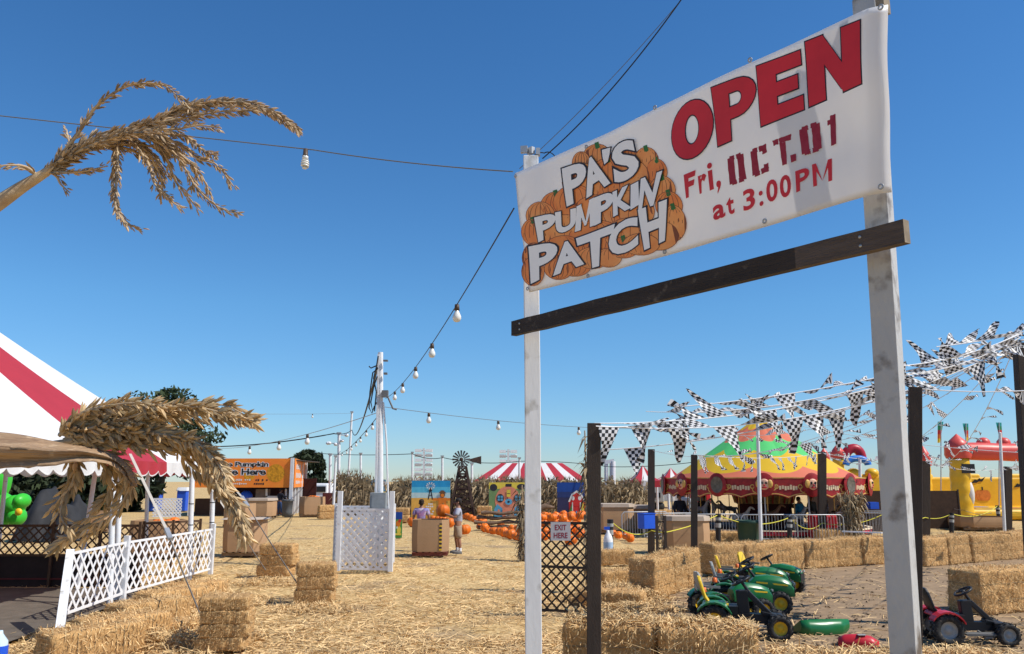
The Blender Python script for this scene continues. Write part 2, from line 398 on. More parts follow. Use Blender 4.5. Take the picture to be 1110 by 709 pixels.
# banner plane: through the front faces of both posts
TLb, BLb = P(558, 188, YL - .09), P(572, 316, YL - .09)
TRb, BRb = P(953, 2, YR - .12), P(960, 207, YR - .12)
bn = (TRb - TLb).cross(BLb - TLb).normalized()
if bn.dot(CAM - TLb) < 0: bn = -bn
bc = (TLb + BLb + TRb + BRb) / 4
ux = ((TRb + BRb) - (TLb + BLb)); ux = (ux - bn * ux.dot(bn)).normalized(); vy = bn.cross(ux)
if vy.z < 0: vy = -vy
def onplane(px, py):
    d = ray(px, py); t = (bc - CAM).dot(bn) / d.dot(bn); return CAM + d * t
def warp(p, lift=0.0):
    r = p - bc; u = r.dot(ux); v = r.dot(vy)
    wv = .014 * math.sin(u * 1.9 + v * .8) + .008 * math.sin(u * 4.1 - v * 2.3 + 1) + .0035 * math.sin(u * 9.5 + v * 6) + .0025 * math.sin(u * 3 - v * 13)
    return p + bn * (wv + lift)
corn = [onplane(558, 188), onplane(955, 2), onplane(961.5, 207.5), onplane(573, 317)]
banner = empty('banner', corn[3], 'large white vinyl banner announcing the pumpkin patch opening date, hung between two white posts', 'banner')
m_ban = M('banner_vinyl', (.88, .86, .84), .4, .03, 1.6, .35, 2.2, transl=.42, col2=(.8, .79, .8))
def bpt(s_, t_):                                            # s along, t down
    a = lerp(corn[0], corn[1], s_); b_ = lerp(corn[3], corn[2], s_)
    sg = .02 * math.sin(PI * s_)
    p = lerp(a, b_, t_) - vy * (sg * 0.6)
    crease = .004 * math.sin(9 * s_ + 7 * t_) * math.sin(5 * t_ + 3 * s_)
    if s_ > .975: crease += -.05 * ((s_ - .975) / .025) ** 1.3
    return warp(p, crease)
mb = MB(); mb.sheet(bpt, 90, 26); fab = mb.build('banner_sheet', m_ban, banner)
md = fab.modifiers.new('thick', 'SOLIDIFY'); md.thickness = .002; md.offset = -1
def layer_mesh(items, name, mats, maxlen=.07):
    """items: list of (vertices on plane (Vector), faces, lift, mat index)"""
    bm = bmesh.new()
    for vs_, fs_, lift, mi in items:
        vv = [bm.verts.new(p) for p in vs_]
        for f_ in fs_:
            try: ff = bm.faces.new([vv[i] for i in f_]); ff.material_index = mi
            except ValueError: pass
        lay = bm.verts.layers.float.get('lift') or bm.verts.layers.float.new('lift')
    bm.free()
    out = MB()
    for vs_, fs_, lift, mi in items:
        bm = bmesh.new(); vv = [bm.verts.new(p) for p in vs_]
        for f_ in fs_:
            try: bm.faces.new([vv[i] for i in f_])
            except ValueError: pass
        bmesh.ops.triangulate(bm, faces=bm.faces[:])
        for _ in range(3):
            es = [e_ for e_ in bm.edges if e_.calc_length() > maxlen]
            if not es: break
            bmesh.ops.subdivide_edges(bm, edges=es, cuts=1); bmesh.ops.triangulate(bm, faces=bm.faces[:])
        bm.verts.index_update()
        out.add([warp(v_.co, lift) for v_ in bm.verts], [tuple(x.index for x in f_.verts) for f_ in bm.faces], mi)
        bm.free()
    o = out.build(name, mats, banner)
    # all faces towards the camera side
    return o
SC2 = 858 / 460
def rects(rs):
    vs_ = []; fs_ = []
    for x0, y0, x1, y1 in rs: k = len(vs_); vs_ += [(x0, y0), (x1, y0), (x1, y1), (x0, y1)]; fs_.append((k, k + 1, k + 2, k + 3))
    return vs_, fs_
def polyM(w_):
    # upright M in a unit square with stroke w_
    return rects([(-w_ * .0, 0, .2 + w_, 1), (.8 - w_, 0, 1, 1)])[0] + [(.0, 1), (.2 + w_, 1), (.5 + w_ * .6, .12), (.5 - w_ * .9, .12)] + [(1, 1), (.8 - w_, 1), (.5 - w_ * .6, .12), (.5 + w_ * .9, .12)], [(0, 1, 2, 3), (4, 5, 6, 7), (8, 9, 10, 11), (12, 13, 14, 15)]
def glyph_on_quad(ch, quad, lift, mi, offset=0.0, base_off=0.0, grow=0):
    if ch == 'M':
        TL, TR, BR, BL = [onplane(*c_) for c_ in quad]; gx = max(0, offset - base_off) * .9
        vs_, fs_ = polyM(.06 if base_off > 0.035 or base_off == .03 and lift > .01 else .0)
        if gx:
            n_v = []
            for i in range(0, 16, 4):
                q4 = vs_[i:i + 4]; cx = sum(p[0] for p in q4) / 4; cy = sum(p[1] for p in q4) / 4
                n_v += [(x + math.copysign(gx * .9, x - cx), y + math.copysign(gx, y - cy)) for x, y in q4]
            vs_ = n_v
        return ([lerp(lerp(BL, BR, x), lerp(TL, TR, x), y) for x, y in vs_], fs_, lift, mi)
    vs0, _ = text_cached(ch, base_off); vs1, fs1 = text_cached(ch, offset)
    x0 = min(p.x for p in vs0); x1 = max(p.x for p in vs0); y0 = min(p.y for p in vs0); y1 = max(p.y for p in vs0)
    TL, TR, BR, BL = [onplane(*c_) for c_ in quad]
    out = []
    for p in vs1:
        s_ = (p.x - x0) / (x1 - x0); t_ = (p.y - y0) / (y1 - y0)
        out.append(lerp(lerp(BL, BR, s_), lerp(TL, TR, s_), t_))
    return (out, fs1, lift, mi)
A = lambda pts, ox, oy, sc: [(ox + x / sc, oy + y / sc) for x, y in pts]
m_lred = M('banner_red_ink', (.7, .03, .04), .45, .12, 2.5, .3, 2.2); m_ldk = M('banner_black_ink', (.03, .025, .035), .5); m_lwh = M('banner_white_ink', (.93, .93, .94), .45, .02)
m_mar = M('sprayed_maroon_paint', (.26, .012, .03), .6, .2, 40, col2=(.33, .03, .06)); m_po = M('banner_pumpkin_orange', (.9, .33, .08), .5, .15, 7, col2=(.78, .2, .04)); m_pd = M('banner_pumpkin_line', (.3, .09, .03), .5); m_pg = M('banner_leaf_green', (.05, .2, .04), .5)
m_pl = M('banner_pumpkin_light', (.93, .42, .13), .5, .15, 7, col2=(.82, .26, .06))
# --- pumpkin heap print
SC1 = 876 / 210
heap = [(400, 80, 62, 55), (545, 78, 48, 34), (632, 102, 58, 60), (680, 155, 52, 60), (330, 110, 40, 50), (215, 300, 62, 58), (150, 350, 60, 62), (120, 425, 52, 60), (560, 180, 85, 85), (450, 180, 85, 90), (330, 200, 85, 90), (300, 290, 95, 80), (710, 235, 62, 62), (400, 350, 120, 95), (550, 330, 120, 95), (740, 305, 62, 62), (250, 430, 110, 85), (400, 450, 130, 80), (560, 440, 120, 80), (120, 540, 50, 66), (760, 385, 56, 80), (250, 520, 95, 80), (690, 440, 90, 66), (300, 575, 72, 48), (380, 540, 75, 48), (230, 590, 62, 48), (455, 540, 62, 42), (530, 495, 72, 46), (610, 480, 82, 48), (118, 600, 48, 66)]
items = []
def ellpts(cx, cy, rx, ry, n=20, lob=0.0):
    return [(cx + rx * math.cos(2 * PI * i / n) * (1 + lob * math.cos(4 * PI * i / n * 2)), cy - 0.3 * rx * math.cos(2 * PI * i / n) * 0 + ry * math.sin(2 * PI * i / n)) for i in range(n)]
for k, (cx, cy, rx, ry) in enumerate(heap):
    l0 = .0045 + k * .00024
    def pol(pts): return [onplane(*q_) for q_ in A(pts, 550, 150, SC1)]
    e1 = ellpts(cx, cy, rx + 2.5, ry + 2.5, 22, .012); e2 = ellpts(cx, cy, rx, ry, 22, .012)
    items.append((pol(e1), [tuple(range(22))], l0, 1)); items.append((pol(e2), [tuple(range(22))], l0 + .00007, 0 if k % 2 else 3))
    for fr_ in (-.72, -.36, 0, .36, .72):                   # ribs
        st = []
        for j in range(9):
            tt = -1 + 2 * j / 8; st.append((cx + fr_ * rx * math.sqrt(max(0, 1 - tt * tt * .98)), cy + tt * ry * .96))
        poly = [(x - 1.3, y) for x, y in st] + [(x + 1.3, y) for x, y in reversed(st)]
        items.append((pol(poly), [tuple(range(len(poly)))], l0 + .00013, 1))
    if k in (0, 2, 3, 5, 7, 9, 12, 15, 17, 20, 22, 24, 27):
        s_ = [(cx - 8, cy - ry + 22), (cx - 14, cy - ry - 6), (cx + 4, cy - ry - 12), (cx + 8, cy - ry + 2), (cx + 13, cy - ry + 14), (cx + 2, cy - ry + 20)]
        items.append((pol(s_), [tuple(range(6))], l0 + .00019, 2))
layer_mesh(items, 'pumpkin_print', [m_po, m_pd, m_pg, m_pl], .12)
q1 = [('P', [(252, 142), (352, 108), (345, 262), (268, 300)]), ('A', [(352, 112), (400, 70), (456, 200), (358, 262)]), ("'", [(430, 55), (460, 46), (455, 98), (436, 115)]), ('S', [(475, 40), (572, 4), (598, 150), (490, 207)]),
      ('P', [(133, 362), (215, 338), (202, 435), (146, 465)]), ('U', [(218, 338), (300, 318), (297, 400), (222, 434)]), ('M', [(310, 310), (385, 272), (392, 388), (302, 418)]), ('P', [(393, 272), (475, 240), (472, 352), (395, 388)]), ('K', [(478, 246), (550, 212), (560, 312), (485, 350)]), ('I', [(563, 214), (592, 200), (598, 298), (566, 318)]), ('N', [(612, 188), (708, 155), (668, 300), (603, 318)]),
      ('P', [(106, 495), (222, 470), (208, 600), (115, 650)]), ('A', [(228, 482), (298, 458), (334, 566), (214, 615)]), ('T', [(313, 455), (480, 396), (446, 560), (345, 590)]), ('C', [(468, 405), (590, 352), (592, 490), (464, 540)]), ('H', [(604, 330), (728, 286), (714, 458), (630, 498)])]
items = []
for ch, qd in q1:
    cx_ = sum(p[0] for p in qd) / 4; cy_ = sum(p[1] for p in qd) / 4; qd = [(cx_ + (x - cx_) * 1.06, cy_ + (y - cy_) * 1.04) for x, y in qd]
    qq = A(qd, 550, 150, SC1)
    items.append(glyph_on_quad(ch, qq, .0125, 1, .075, .03)); items.append(glyph_on_quad(ch, qq, .0135, 0, .045, .03))
layer_mesh(items, 'title_lettering', [m_lwh, m_ldk])
# custom heavy block letters in a unit square (x, y up)
def heavyO(n=28, s1=.0):
    out = [(.5 + (.5 + s1) * math.cos(2 * PI * i / n), .5 + (.5 + s1) * math.sin(2 * PI * i / n)) for i in range(n)]
    inn = [(.5 + (.17 - s1) * math.cos(2 * PI * i / n), .5 + (.26 - s1) * math.sin(2 * PI * i / n)) for i in range(n)]
    return out + inn, [(i, (i + 1) % n, n + (i + 1) % n, n + i) for i in range(n)]
def heavyP(g=0.0):
    vs_, fs_ = rects([(0 - g, 0 - g, .38 + g, 1 + g)]); n = 10
    o_ = [(.38, 1 + g)] + [(.6 + (.4 + g) * math.sin(PI * i / n), .68 + (.32 + g) * math.cos(PI * i / n)) for i in range(n + 1)] + [(.38, .36 - g)]
    i_ = [(.38, .80 - g)] + [(.56 + (.12 - g) * math.sin(PI * i / n), .68 + (.12 - g) * math.cos(PI * i / n)) for i in range(n + 1)] + [(.38, .56 + g)]
    k = len(vs_); m_ = len(o_); vs_ = vs_ + o_ + i_; fs_ = fs_ + [(k + i, k + i + 1, k + m_ + i + 1, k + m_ + i) for i in range(m_ - 1)]
    return vs_, fs_
def heavyE(g=0.0): return rects([(0 - g, 0 - g, .42 + g, 1 + g), (.42, 0 - g, 1 + g, .24 + g), (.42, .39 - g, .9 + g, .62 + g), (.42, .76 - g, 1 + g, 1 + g)])
def heavyN(g=0.0):
    vs_, fs_ = rects([(0 - g, 0 - g, .33 + g, 1 + g), (.67 - g, 0 - g, 1 + g, 1 + g)]); k = len(vs_)
    vs_ += [(.33, 1 + g), (.33, .55 - g), (.67, 0 - g), (.67, .45 + g)]; fs_.append((k, k + 1, k + 2, k + 3)); return vs_, fs_
items = []
for fn, qd in ((heavyO, [(354, 223), (438, 188), (441, 304), (358, 336)]), (heavyP, [(438, 180), (527, 146), (524, 264), (449, 297)]), (heavyE, [(527, 136), (612, 102), (622, 222), (537, 257)]), (heavyN, [(622, 86), (733, 42), (738, 170), (632, 217)])):
    TL, TR, BR, BL = [onplane(*c_) for c_ in A(qd, 540, 0, SC2)]
    for g_, lf, mi in ((.022, .006, 1), (0.0, .0072, 0)):
        vs_, fs_ = fn(s1=g_) if fn is heavyO else fn(g_)
        items.append(([lerp(lerp(BL, BR, x), lerp(TL, TR, x), y) for x, y in vs_], fs_, lf, mi))
layer_mesh(items, 'open_lettering', [m_lred, m_ldk])
SC3 = 1064 / 240
items = []
for ch, qd in (('F', [(108, 400), (165, 376), (150, 497), (117, 513)]), ('r', [(175, 405), (216, 388), (206, 480), (182, 492)]), ('i', [(217, 346), (240, 337), (250, 466), (228, 476)]), (',', [(258, 430), (282, 422), (280, 470), (264, 492)]),
               ('a', [(240, 550), (294, 530), (302, 598), (244, 620)]), ('t', [(300, 512), (338, 498), (344, 582), (312, 593)]), ('3', [(380, 475), (436, 455), (442, 552), (386, 576)]), (':', [(456, 478), (476, 471), (482, 543), (463, 551)]), ('0', [(491, 430), (548, 411), (553, 515), (498, 536)]), ('0', [(558, 409), (614, 390), (621, 495), (566, 516)]), ('P', [(638, 382), (708, 358), (705, 457), (645, 484)]), ('M', [(720, 350), (816, 320), (822, 427), (730, 457)])):
    o_ = .045 if ch in 'Fr' else .02 if ch in 'i,:' else .028
    items.append(glyph_on_quad(ch, A(qd, 720, 100, SC3), .006, 0, o_, o_))
layer_mesh(items, 'time_lettering', [m_lred])
sten = {'O': [(0, .06, .4, .94), (.6, .06, 1, .94), (.14, .84, .44, 1), (.56, .84, .86, 1), (.14, 0, .44, .16), (.56, 0, .86, .16)],
        'C': [(0, .06, .42, .94), (.14, .84, .46, 1), (.54, .80, 1, 1), (.14, 0, .46, .16), (.54, 0, 1, .2), (.72, .1, 1, .3), (.72, .68, 1, .82)],
        'T': [(.32, 0, .7, .8), (0, .8, .3, 1), (.33, .8, 1, 1)], '.': [(0, 0, 1, 1)], '1': [(.34, 0, 1, 1), (0, .72, .36, .88)]}
items = []
for ch, qd in (('O', [(312, 315), (388, 288), (400, 425), (322, 453)]), ('C', [(422, 280), (500, 250), (510, 380), (430, 412)]), ('T', [(530, 235), (620, 202), (614, 340), (556, 362)]), ('.', [(614, 305), (641, 297), (643, 330), (618, 340)]), ('O', [(655, 175), (752, 138), (765, 280), (672, 310)]), ('1', [(788, 120), (828, 105), (834, 250), (797, 267)])):
    TL, TR, BR, BL = [onplane(*c_) for c_ in A(qd, 720, 100, SC3)]
    for k, rr in enumerate(sten[ch]):
        x0, y0, x1, y1 = rr; vs_ = []
        for (xa, ya), (xb, yb) in (((x0, y0), (x1, y0)), ((x1, y0), (x1, y1)), ((x1, y1), (x0, y1)), ((x0, y1), (x0, y0))):
            for j in range(5):
                t_ = j / 5; x = xa + (xb - xa) * t_ + random.uniform(-.018, .018); y = ya + (yb - ya) * t_ + random.uniform(-.012, .012)
                vs_.append(lerp(lerp(BL, BR, x), lerp(TL, TR, x), y))
        items.append((vs_, [tuple(range(20))], .006 + k * .00012, 0))
layer_mesh(items, 'date_lettering', [m_mar])
for gx, gy in ((559, 191), (634, 159), (712, 117), (816, 66), (955, 8), (572, 313), (635, 299), (721, 273), (830, 240), (958, 203)):   # grommets
    mb = MB(); p = warp(onplane(gx, gy), .004); m_ = Matrix((ux, vy, bn)).transposed()
    mb.lathe([(.006, 0), (.006, .003), (.014, .003), (.014, 0)], p, 12, 0, rot=m_); mb.build('grommet', m_steel, banner)
# beam
ba, bb = P(557, 356.5, YL - .1), P(983, 251, YR - .14)
e = empty('cross_beam', (ba + bb) / 2, 'dark weathered timber beam nailed across both white posts below the banner', 'beam')
mb = MB(); k = 16; vs = []; d = (bb - ba).normalized(); nrm = V((d.y, -d.x, 0)).normalized()
if nrm.dot(CAM - ba) < 0: nrm = -nrm
ba = ba; 
for i in range(k + 1):
    p = lerp(ba, bb, i / k) + V((0, 0, noise.noise(V((i * .7, 0, 0))) * .004))
    for x, y in ((-1, -1), (1, -1), (1, 1), (-1, 1)): vs.append(p + nrm * (x * .022) + V((0, 0, 1)) * (y * .05))
fs = [(i * 4 + j, i * 4 + (j + 1) % 4, (i + 1) * 4 + (j + 1) % 4, (i + 1) * 4 + j) for i in range(k) for j in range(4)]
mb.add(vs, fs[:52], 0); mb.add(vs, fs[52:], 2); mb.add(vs[:4], [(3, 2, 1, 0)]); mb.add(vs[-4:], [(0, 1, 2, 3)], 1)
bt_ = mb.build('beam_timber', [m_beam, m_cut, M('bare_weathered_beam', (.13, .098, .08), .8, .25, 6, .5, 50, stretch=(.5, .5, 4))], e)
mb = MB()
for t_ in (.035, .93):
    for q_ in (-.02, .02):
        mb.lathe([(.0, .004), (.007, .003), (.007, 0)], lerp(ba, bb, t_) + nrm * .023 + V((0, 0, q_)), 8, rot=Matrix((V((0, 0, 1)).cross(nrm), V((0, 0, 1)), nrm)).transposed())
mb.build('screw_heads', m_steel, e)
# ================================================================== straw bales
def bale_proto(seed, nstr=900, edge=False):
    rd = random.Random(seed); nx, ny, nz_ = 22, 10, (14 if edge else 9); LX, LY, LZ = 1.0, .46, (.62 if edge else .37)
    mb = MB(); idx = {}; vs = []; fs = []
    def vert(i, j, k):
        if (i, j, k) in idx: return idx[(i, j, k)]
        x, y, z = i / nx * 2 - 1, j / ny * 2 - 1, k / nz_ * 2 - 1
        e = 16 if edge else 9; nn = (abs(x) ** e + abs(y) ** e + abs(z) ** e) ** (1 / e); m_ = max(abs(x), abs(y), abs(z)); q = m_ / nn if nn else 1
        p = V((x * (.35 + .65 * q) * LX / 2, y * (.25 + .75 * q) * LY / 2, z * (.25 + .75 * q) * LZ / 2))
        n1 = noise.noise(V((p.x * 9, p.y * 9, p.z * 9 + seed * 7))) * .022 + noise.noise(V((p.x * 24, p.y * 24, p.z * 24 + seed))) * .012
        if edge:
            for tw in (-.11, .12): n1 -= .016 * math.exp(-((p.z - tw) / .03) ** 2)
            n1 += .03 * noise.noise(V((p.x * 14, seed * 3, p.z * 1.5))) + .03 * noise.noise(V((p.x * 3, p.y * 3, p.z * 3 + seed * 5)))
        else:
            for tw in (-.24, .24): n1 -= .012 * math.exp(-((p.x - tw) / .03) ** 2)
        p = p + p.normalized() * n1; p.z += LZ / 2
        idx[(i, j, k)] = len(vs); vs.append(p); return idx[(i, j, k)]
    for i in range(nx):
        for j in range(ny):
            fs.append((vert(i, j, 0), vert(i, j + 1, 0), vert(i + 1, j + 1, 0), vert(i + 1, j, 0))); fs.append((vert(i, j, nz_), vert(i + 1, j, nz_), vert(i + 1, j + 1, nz_), vert(i, j + 1, nz_)))
    for i in range(nx):
        for k in range(nz_):
            fs.append((vert(i, 0, k), vert(i + 1, 0, k), vert(i + 1, 0, k + 1), vert(i, 0, k + 1))); fs.append((vert(i, ny, k), vert(i, ny, k + 1), vert(i + 1, ny, k + 1), vert(i + 1, ny, k)))
    for j in range(ny):
        for k in range(nz_):
            fs.append((vert(0, j, k), vert(0, j, k + 1), vert(0, j + 1, k + 1), vert(0, j + 1, k))); fs.append((vert(nx, j, k), vert(nx, j + 1, k), vert(nx, j + 1, k + 1), vert(nx, j, k + 1)))
    mb.add(vs, fs, 0, True)
    for _ in range(nstr):
        f = fs[rd.randrange(len(fs))]; c = (vs[f[0]] + vs[f[1]] + vs[f[2]] + vs[f[3]]) / 4; n = (vs[f[1]] - vs[f[0]]).cross(vs[f[2]] - vs[f[0]]).normalized()
        if n.z < -.5: continue
        d = (n * rd.uniform(-.05, .55) + V((rd.gauss(0, 1) * .55, rd.gauss(0, 1), rd.gauss(0, .8)))).normalized(); L_ = rd.uniform(.04, .13)
        s_ = d.cross(n if abs(d.dot(n)) < .9 else V((0, 0, 1))).normalized() * rd.uniform(.0022, .0042)
        a = c + n * .004 - d * L_ * .4; b_ = c + n * .004 + d * L_ * .6
        mid = (a + b_) / 2 + n * .008
        mb.add([a - s_, a + s_, mid + s_, mid - s_, b_ + s_ * .5, b_ - s_ * .5], [(0, 1, 2, 3), (3, 2, 4, 5)], 1)
    o = mb.build('straw_bale', [m_bale, m_straw], origin=(0, 0, 0))
    if edge:
        for tw in (-.11, .12):
            t = MB(); z_ = tw + LZ / 2; t.tube([(-.485, -.2, z_), (-.47, -.226, z_), (0, -.234, z_), (.47, -.226, z_), (.485, -.2, z_), (.485, .2, z_), (.47, .226, z_), (-.47, .226, z_), (-.485, .2, z_), (-.485, -.2, z_)], .003, 4); t.build('twine', m_twine, o)
        return o
    for tw in (-.24, .24):
        t = MB(); pts = [V((tw, y, z)) for y, z in ((-.226, .03), (-.232, .18), (-.226, .345), (-.1, .37), (.1, .37), (.226, .345), (.232, .18), (.226, .03))]
        t.tube(pts, .003, 4); t.build('twine', m_twine, o)
    return o
protos = [bale_proto(i + 1, 1500) for i in range(5)] + [bale_proto(i + 11, 2600, True) for i in range(5)]
def bale(p, rz=0, label='', sc=(1, 1, 1), group=None, k=None, tilt=0, edge=False):
    o = copy_tree(protos[random.randrange(5) + (5 if edge else 0) if k is None else k]); o.name = 'straw_bale'
    o.location = p; o.rotation_euler = (tilt, random.gauss(0, .012), rz + (PI if random.random() < .5 else 0)); o.scale = sc
    return tag(o, label, 'straw bale', group)
BCOUNT = 0
def bale_wall(a, b_, layers, what, group, h=.36, depth=.46, jit=.03, gaps=(), edge=False):
    """courses of bales laid end to end from a to b"""
    a, b_ = V(a), V(b_); L_ = (b_ - a).length; ang = math.atan2(b_.y - a.y, b_.x - a.x); n = max(1, round(L_ / 1.02)); 
    for ly in range(layers):
        m = n if ly % 2 == 0 or n < 2 else n
        for i in range(m):
            if (ly, i) in gaps: continue
            c = lerp(a, b_, (i + .5) / m) + V((random.gauss(0, jit * .4), random.gauss(0, jit), 0)); c.z = ly * h
            wh = {1: ''}.get(layers, ['lower ', 'upper '][ly])
            bale(c, ang + random.gauss(0, .035), f'{wh}straw bale, {ORD[i]} from left in {what}', (L_ / m * 1.045, depth / .46 * random.uniform(.97, 1.03), h / (.62 if edge else .37) * random.uniform(.96, 1.03)), group, edge=edge)
# wall behind the toy tractors
wa, wb = G(768, 624), G(958, 611)
bale_wall((wa.x, wa.y + .25, 0), (wb.x + .1, wb.y + .25, 0), 1, 'the wall behind the green toy tractors', 'straw bales walling the toy tractor yard', h=.66, edge=True)
wa, wb = G(1001, 615), G(1190, 598)
bale_wall((wa.x, wa.y + .25, 0), (wb.x, wb.y + .25, 0), 1, 'the wall right of the tall dark post', 'straw bales walling the toy tractor yard', h=.7, edge=True)
# the pair at the yard corner
wa, wb = G(701, 652), G(754, 634)
bale_wall((wa.x, wa.y + .3, 0), (wb.x, wb.y + .3, 0), 1, 'the short run left of the toy tractors', 'straw bales left of the tractors', h=.7, depth=.5, edge=True)
# near front wall of the yard
wa, wb = P(655, 709, 8.9), P(832, 709, 8.55)
nw = (wa.x - .35, wb.x - .1)
bale_wall((wa.x - .35, 9.15, 0), (wb.x - .1, 8.7, 0), 1, 'the near wall before the toy tractors', 'straw bales in the near front wall', h=.66, depth=.6, edge=True)
bale_wall((wb.x + .1, 8.45, 0), (4.6, 8.3, 0), 1, 'the low wall at the bottom edge', 'straw bales in the near front wall', h=.46, depth=.6, edge=True)
# big bales at the right edge
wa, wb = G(1057, 668), G(1150, 660)
bale_wall((wa.x, wa.y + .35, 0), (wb.x, wb.y + .3, 0), 1, 'the pair behind the red toy tractor', 'straw bales behind the red toy tractor', h=.68, depth=.62, edge=True)
# small loose bales left of the yard
p = G(668, 612); bale((p.x, p.y, 0), .1, 'lone straw bale lying behind the dark lattice gate post', (.9, 1, 1))
p = G(672, 633); bale((p.x, p.y, -.08), .5, 'half buried straw bale beside the corner stack', (1.1, 1, 1))
p = G(664, 655); bale((p.x, p.y, -.12), -.3, 'flattened straw bale nearest the lattice gate', (1.1, 1.2, 1))
# three stacks where the tent guy lines are pegged
def stack(px, py, n, rz, what, sc=.62, h=.2):
    p = G(px, py)
    for i in range(n):
        bale((p.x + random.gauss(0, .02), p.y + .2, i * h), rz + random.gauss(0, .06), f'{["bottom", "middle", "top"][i] if n == 3 else ["bottom", "second", "third", "top"][i]} bale of {what}', (sc, 1, h / .35), 'bales stacked over the tent guy line pegs')
stack(298, 625, 3, -.15, 'the far stack holding the tent guy line', .78, .23)
stack(339, 654, 3, .12, 'the roped stack before the open straw ground', .68, .22)
stack(237, 706, 4, .1, 'the near left stack holding the tent guy line', .62, .16)
# bales banked against the white lattice fence
la, lb = G(92, 690), G(196, 634)
for i, (px, py, rz, z) in enumerate(((98, 712, .9, -.02), (130, 700, 1.0, .0), (160, 680, 1.05, .0), (186, 661, 1.0, -.05), (212, 648, 1.1, -.1))):
    p = G(px, py); bale((p.x, p.y, z), rz, f'{ORD[i]} straw bale from the leaning white post along the lattice fence', (1.15, 1.1, 1.05), 'straw bales banked along the white lattice')
p = G(196, 690); bale((p.x, p.y, -.14), .3, 'sunken straw bale left of the near guy line stack', (1.1, 1.2, 1))
# far bales
for i, (px, py, n, rz) in enumerate(((783, 592, 1, 0), (903, 589, 1, .1), (356, 562, 2, .5))):
    p = G(px, py)
    for j in range(n): bale((p.x, p.y, j * .36), rz, ['straw bale beside the green litter bin', 'straw bale under the carousel side corn shock', ['lower', 'upper'][j] + ' straw bale in shade beside the pole group'][i], (1.2, 1, 1.25 if i < 2 else 1))
wa, wb = G(778, 590), G(802, 589); 
for ly in range(2):
    bale_wall((5.0 + 0, 40 + ly * .0, 0) if False else (G(700, 560).x, G(700, 560).y, 0), (G(752, 559).x, G(752, 559).y, 0), 1, f'the long far row behind the corrals', 'far straw bale row') if ly == 0 else None
for m_, (px0, px1, py) in enumerate(((424, 443, 566), (518, 533, 563))):
    a, b_ = G(px0, py), G(px1, py); bale_wall(a, b_, 2, ['the far pair by the scarecrow board', 'the far stack by the windmill'][m_], 'far bales by the corn fence')
for p_ in protos: remove_tree(p_)
# loose straw spilling over the near walls and heaped beside the corner bales
pts = []; hh = []
for (x0, y0, x1, y1, n_, z0, wd_) in ((nw[0], 9.15, nw[1], 8.7, 3600, .64, .34), (nw[1] + .1, 8.45, 4.6, 8.3, 1900, .44, .3)):
    for i in range(n_):
        t = rng.random(); off = rng.normal(0, wd_ * .55); x, y = x0 + (x1 - x0) * t, y0 + (y1 - y0) * t + off
        inside = abs(off) < wd_ * .85; pts.append((x, y, 0)); hh.append(z0 + rng.uniform(-.03, .06) if inside else rng.uniform(0, .22) if rng.random() < .7 else rng.uniform(0, z0))
for (px, py, rx, ry, hz_, n_) in ((668, 650, 1.0, .7, .28, 2600), (690, 662, .9, .4, .12, 1200), (150, 700, 1.6, .5, .2, 1800), (215, 652, 1.3, .9, .16, 1800), (215, 690, 1.0, .5, .2, 1500), (297, 632, .9, .5, .1, 700), (338, 660, .8, .4, .08, 600)):
    c_ = G(px, py)
    for i in range(n_):
        a_, r_ = rng.uniform(0, 6.28), rng.random() ** .6; pts.append((c_.x + rx * r_ * math.cos(a_), c_.y + ry * r_ * math.sin(a_), 0)); hh.append(hz_ * (1 - r_ ** 2) * rng.uniform(.5, 1.1))
pts = np.array(pts); straw_strands(pts, np.array(hh), .08, .26, .008, .45, label='loose straw heaped over and around the bales')
# ================================================================== pumpkins
def pumpkin_proto(seed, flat=.78):
    rd = random.Random(seed); n = 40; k = 12; prof = []
    for i in range(k + 1):
        t = PI * i / k; r = math.sin(t) ** .85 if 0 < t < PI else 0; z = -math.cos(t) * flat
        z -= .2 * math.exp(-(r / .3) ** 2) * (1 if t > PI / 2 else -1) * .9
        prof.append((r * .5, z * .5))
    mb = MB(); mb.lathe(prof, (0, 0, flat * .46), n, 0, rib=lambda a: 1 - .075 * abs(math.cos(5 * a)) ** 3 * 1.0 + .01 * math.sin(3 * a + seed))
    o = mb.build('pumpkin', m_pump, origin=(0, 0, 0))
    s_ = MB(); s_.tube([(0, 0, flat * .78), (.01, 0, flat * .9), (.05, .02, flat * 1.02)], [.06, .035, .04], 6); s_.build('stem', m_stem, o)
    return o
pp = [pumpkin_proto(1, .8), pumpkin_proto(2, .7), pumpkin_proto(3, .95)]
def pumpkin(p, d, label, group=None, tilt=None):
    o = copy_tree(random.choice(pp)); o.name = 'pumpkin'; o.location = p; o.scale = (d, d, d * random.uniform(.9, 1.1))
    t = tilt if tilt is not None else random.gauss(0, .25); o.rotation_euler = (t, random.gauss(0, .2), random.uniform(0, 6.28)); return tag(o, label, 'pumpkin', group)
def prow(p0, p1, n, d0, d1, what, wide=0):
    a, b_ = G(*p0), G(*p1)
    for i in range(n):
        p = lerp(a, b_, i / max(1, n - 1)); d = .84 * (d0 + (d1 - d0) * i / max(1, n - 1))
        for w_ in range(wide + 1):
            q = p + V((random.gauss(0, .05), random.gauss(0, .06) + w_ * d * .8, -.03))
            pumpkin(q, d * random.uniform(.88, 1.12), f'{ORD[i]} pumpkin ' + (["of the front file ", "of the rear file "][w_] if wide else '') + f'in {what}', 'pumpkins laid in ' + what)
prow((521, 573), (568, 588), 13, .42, .5, 'the near diagonal row right of the man')
prow((545, 572), (590, 584), 11, .4, .45, 'the diagonal row ending behind the white post')
prow((500, 561), (525, 568), 8, .42, .42, 'the short double row behind the man', 1)
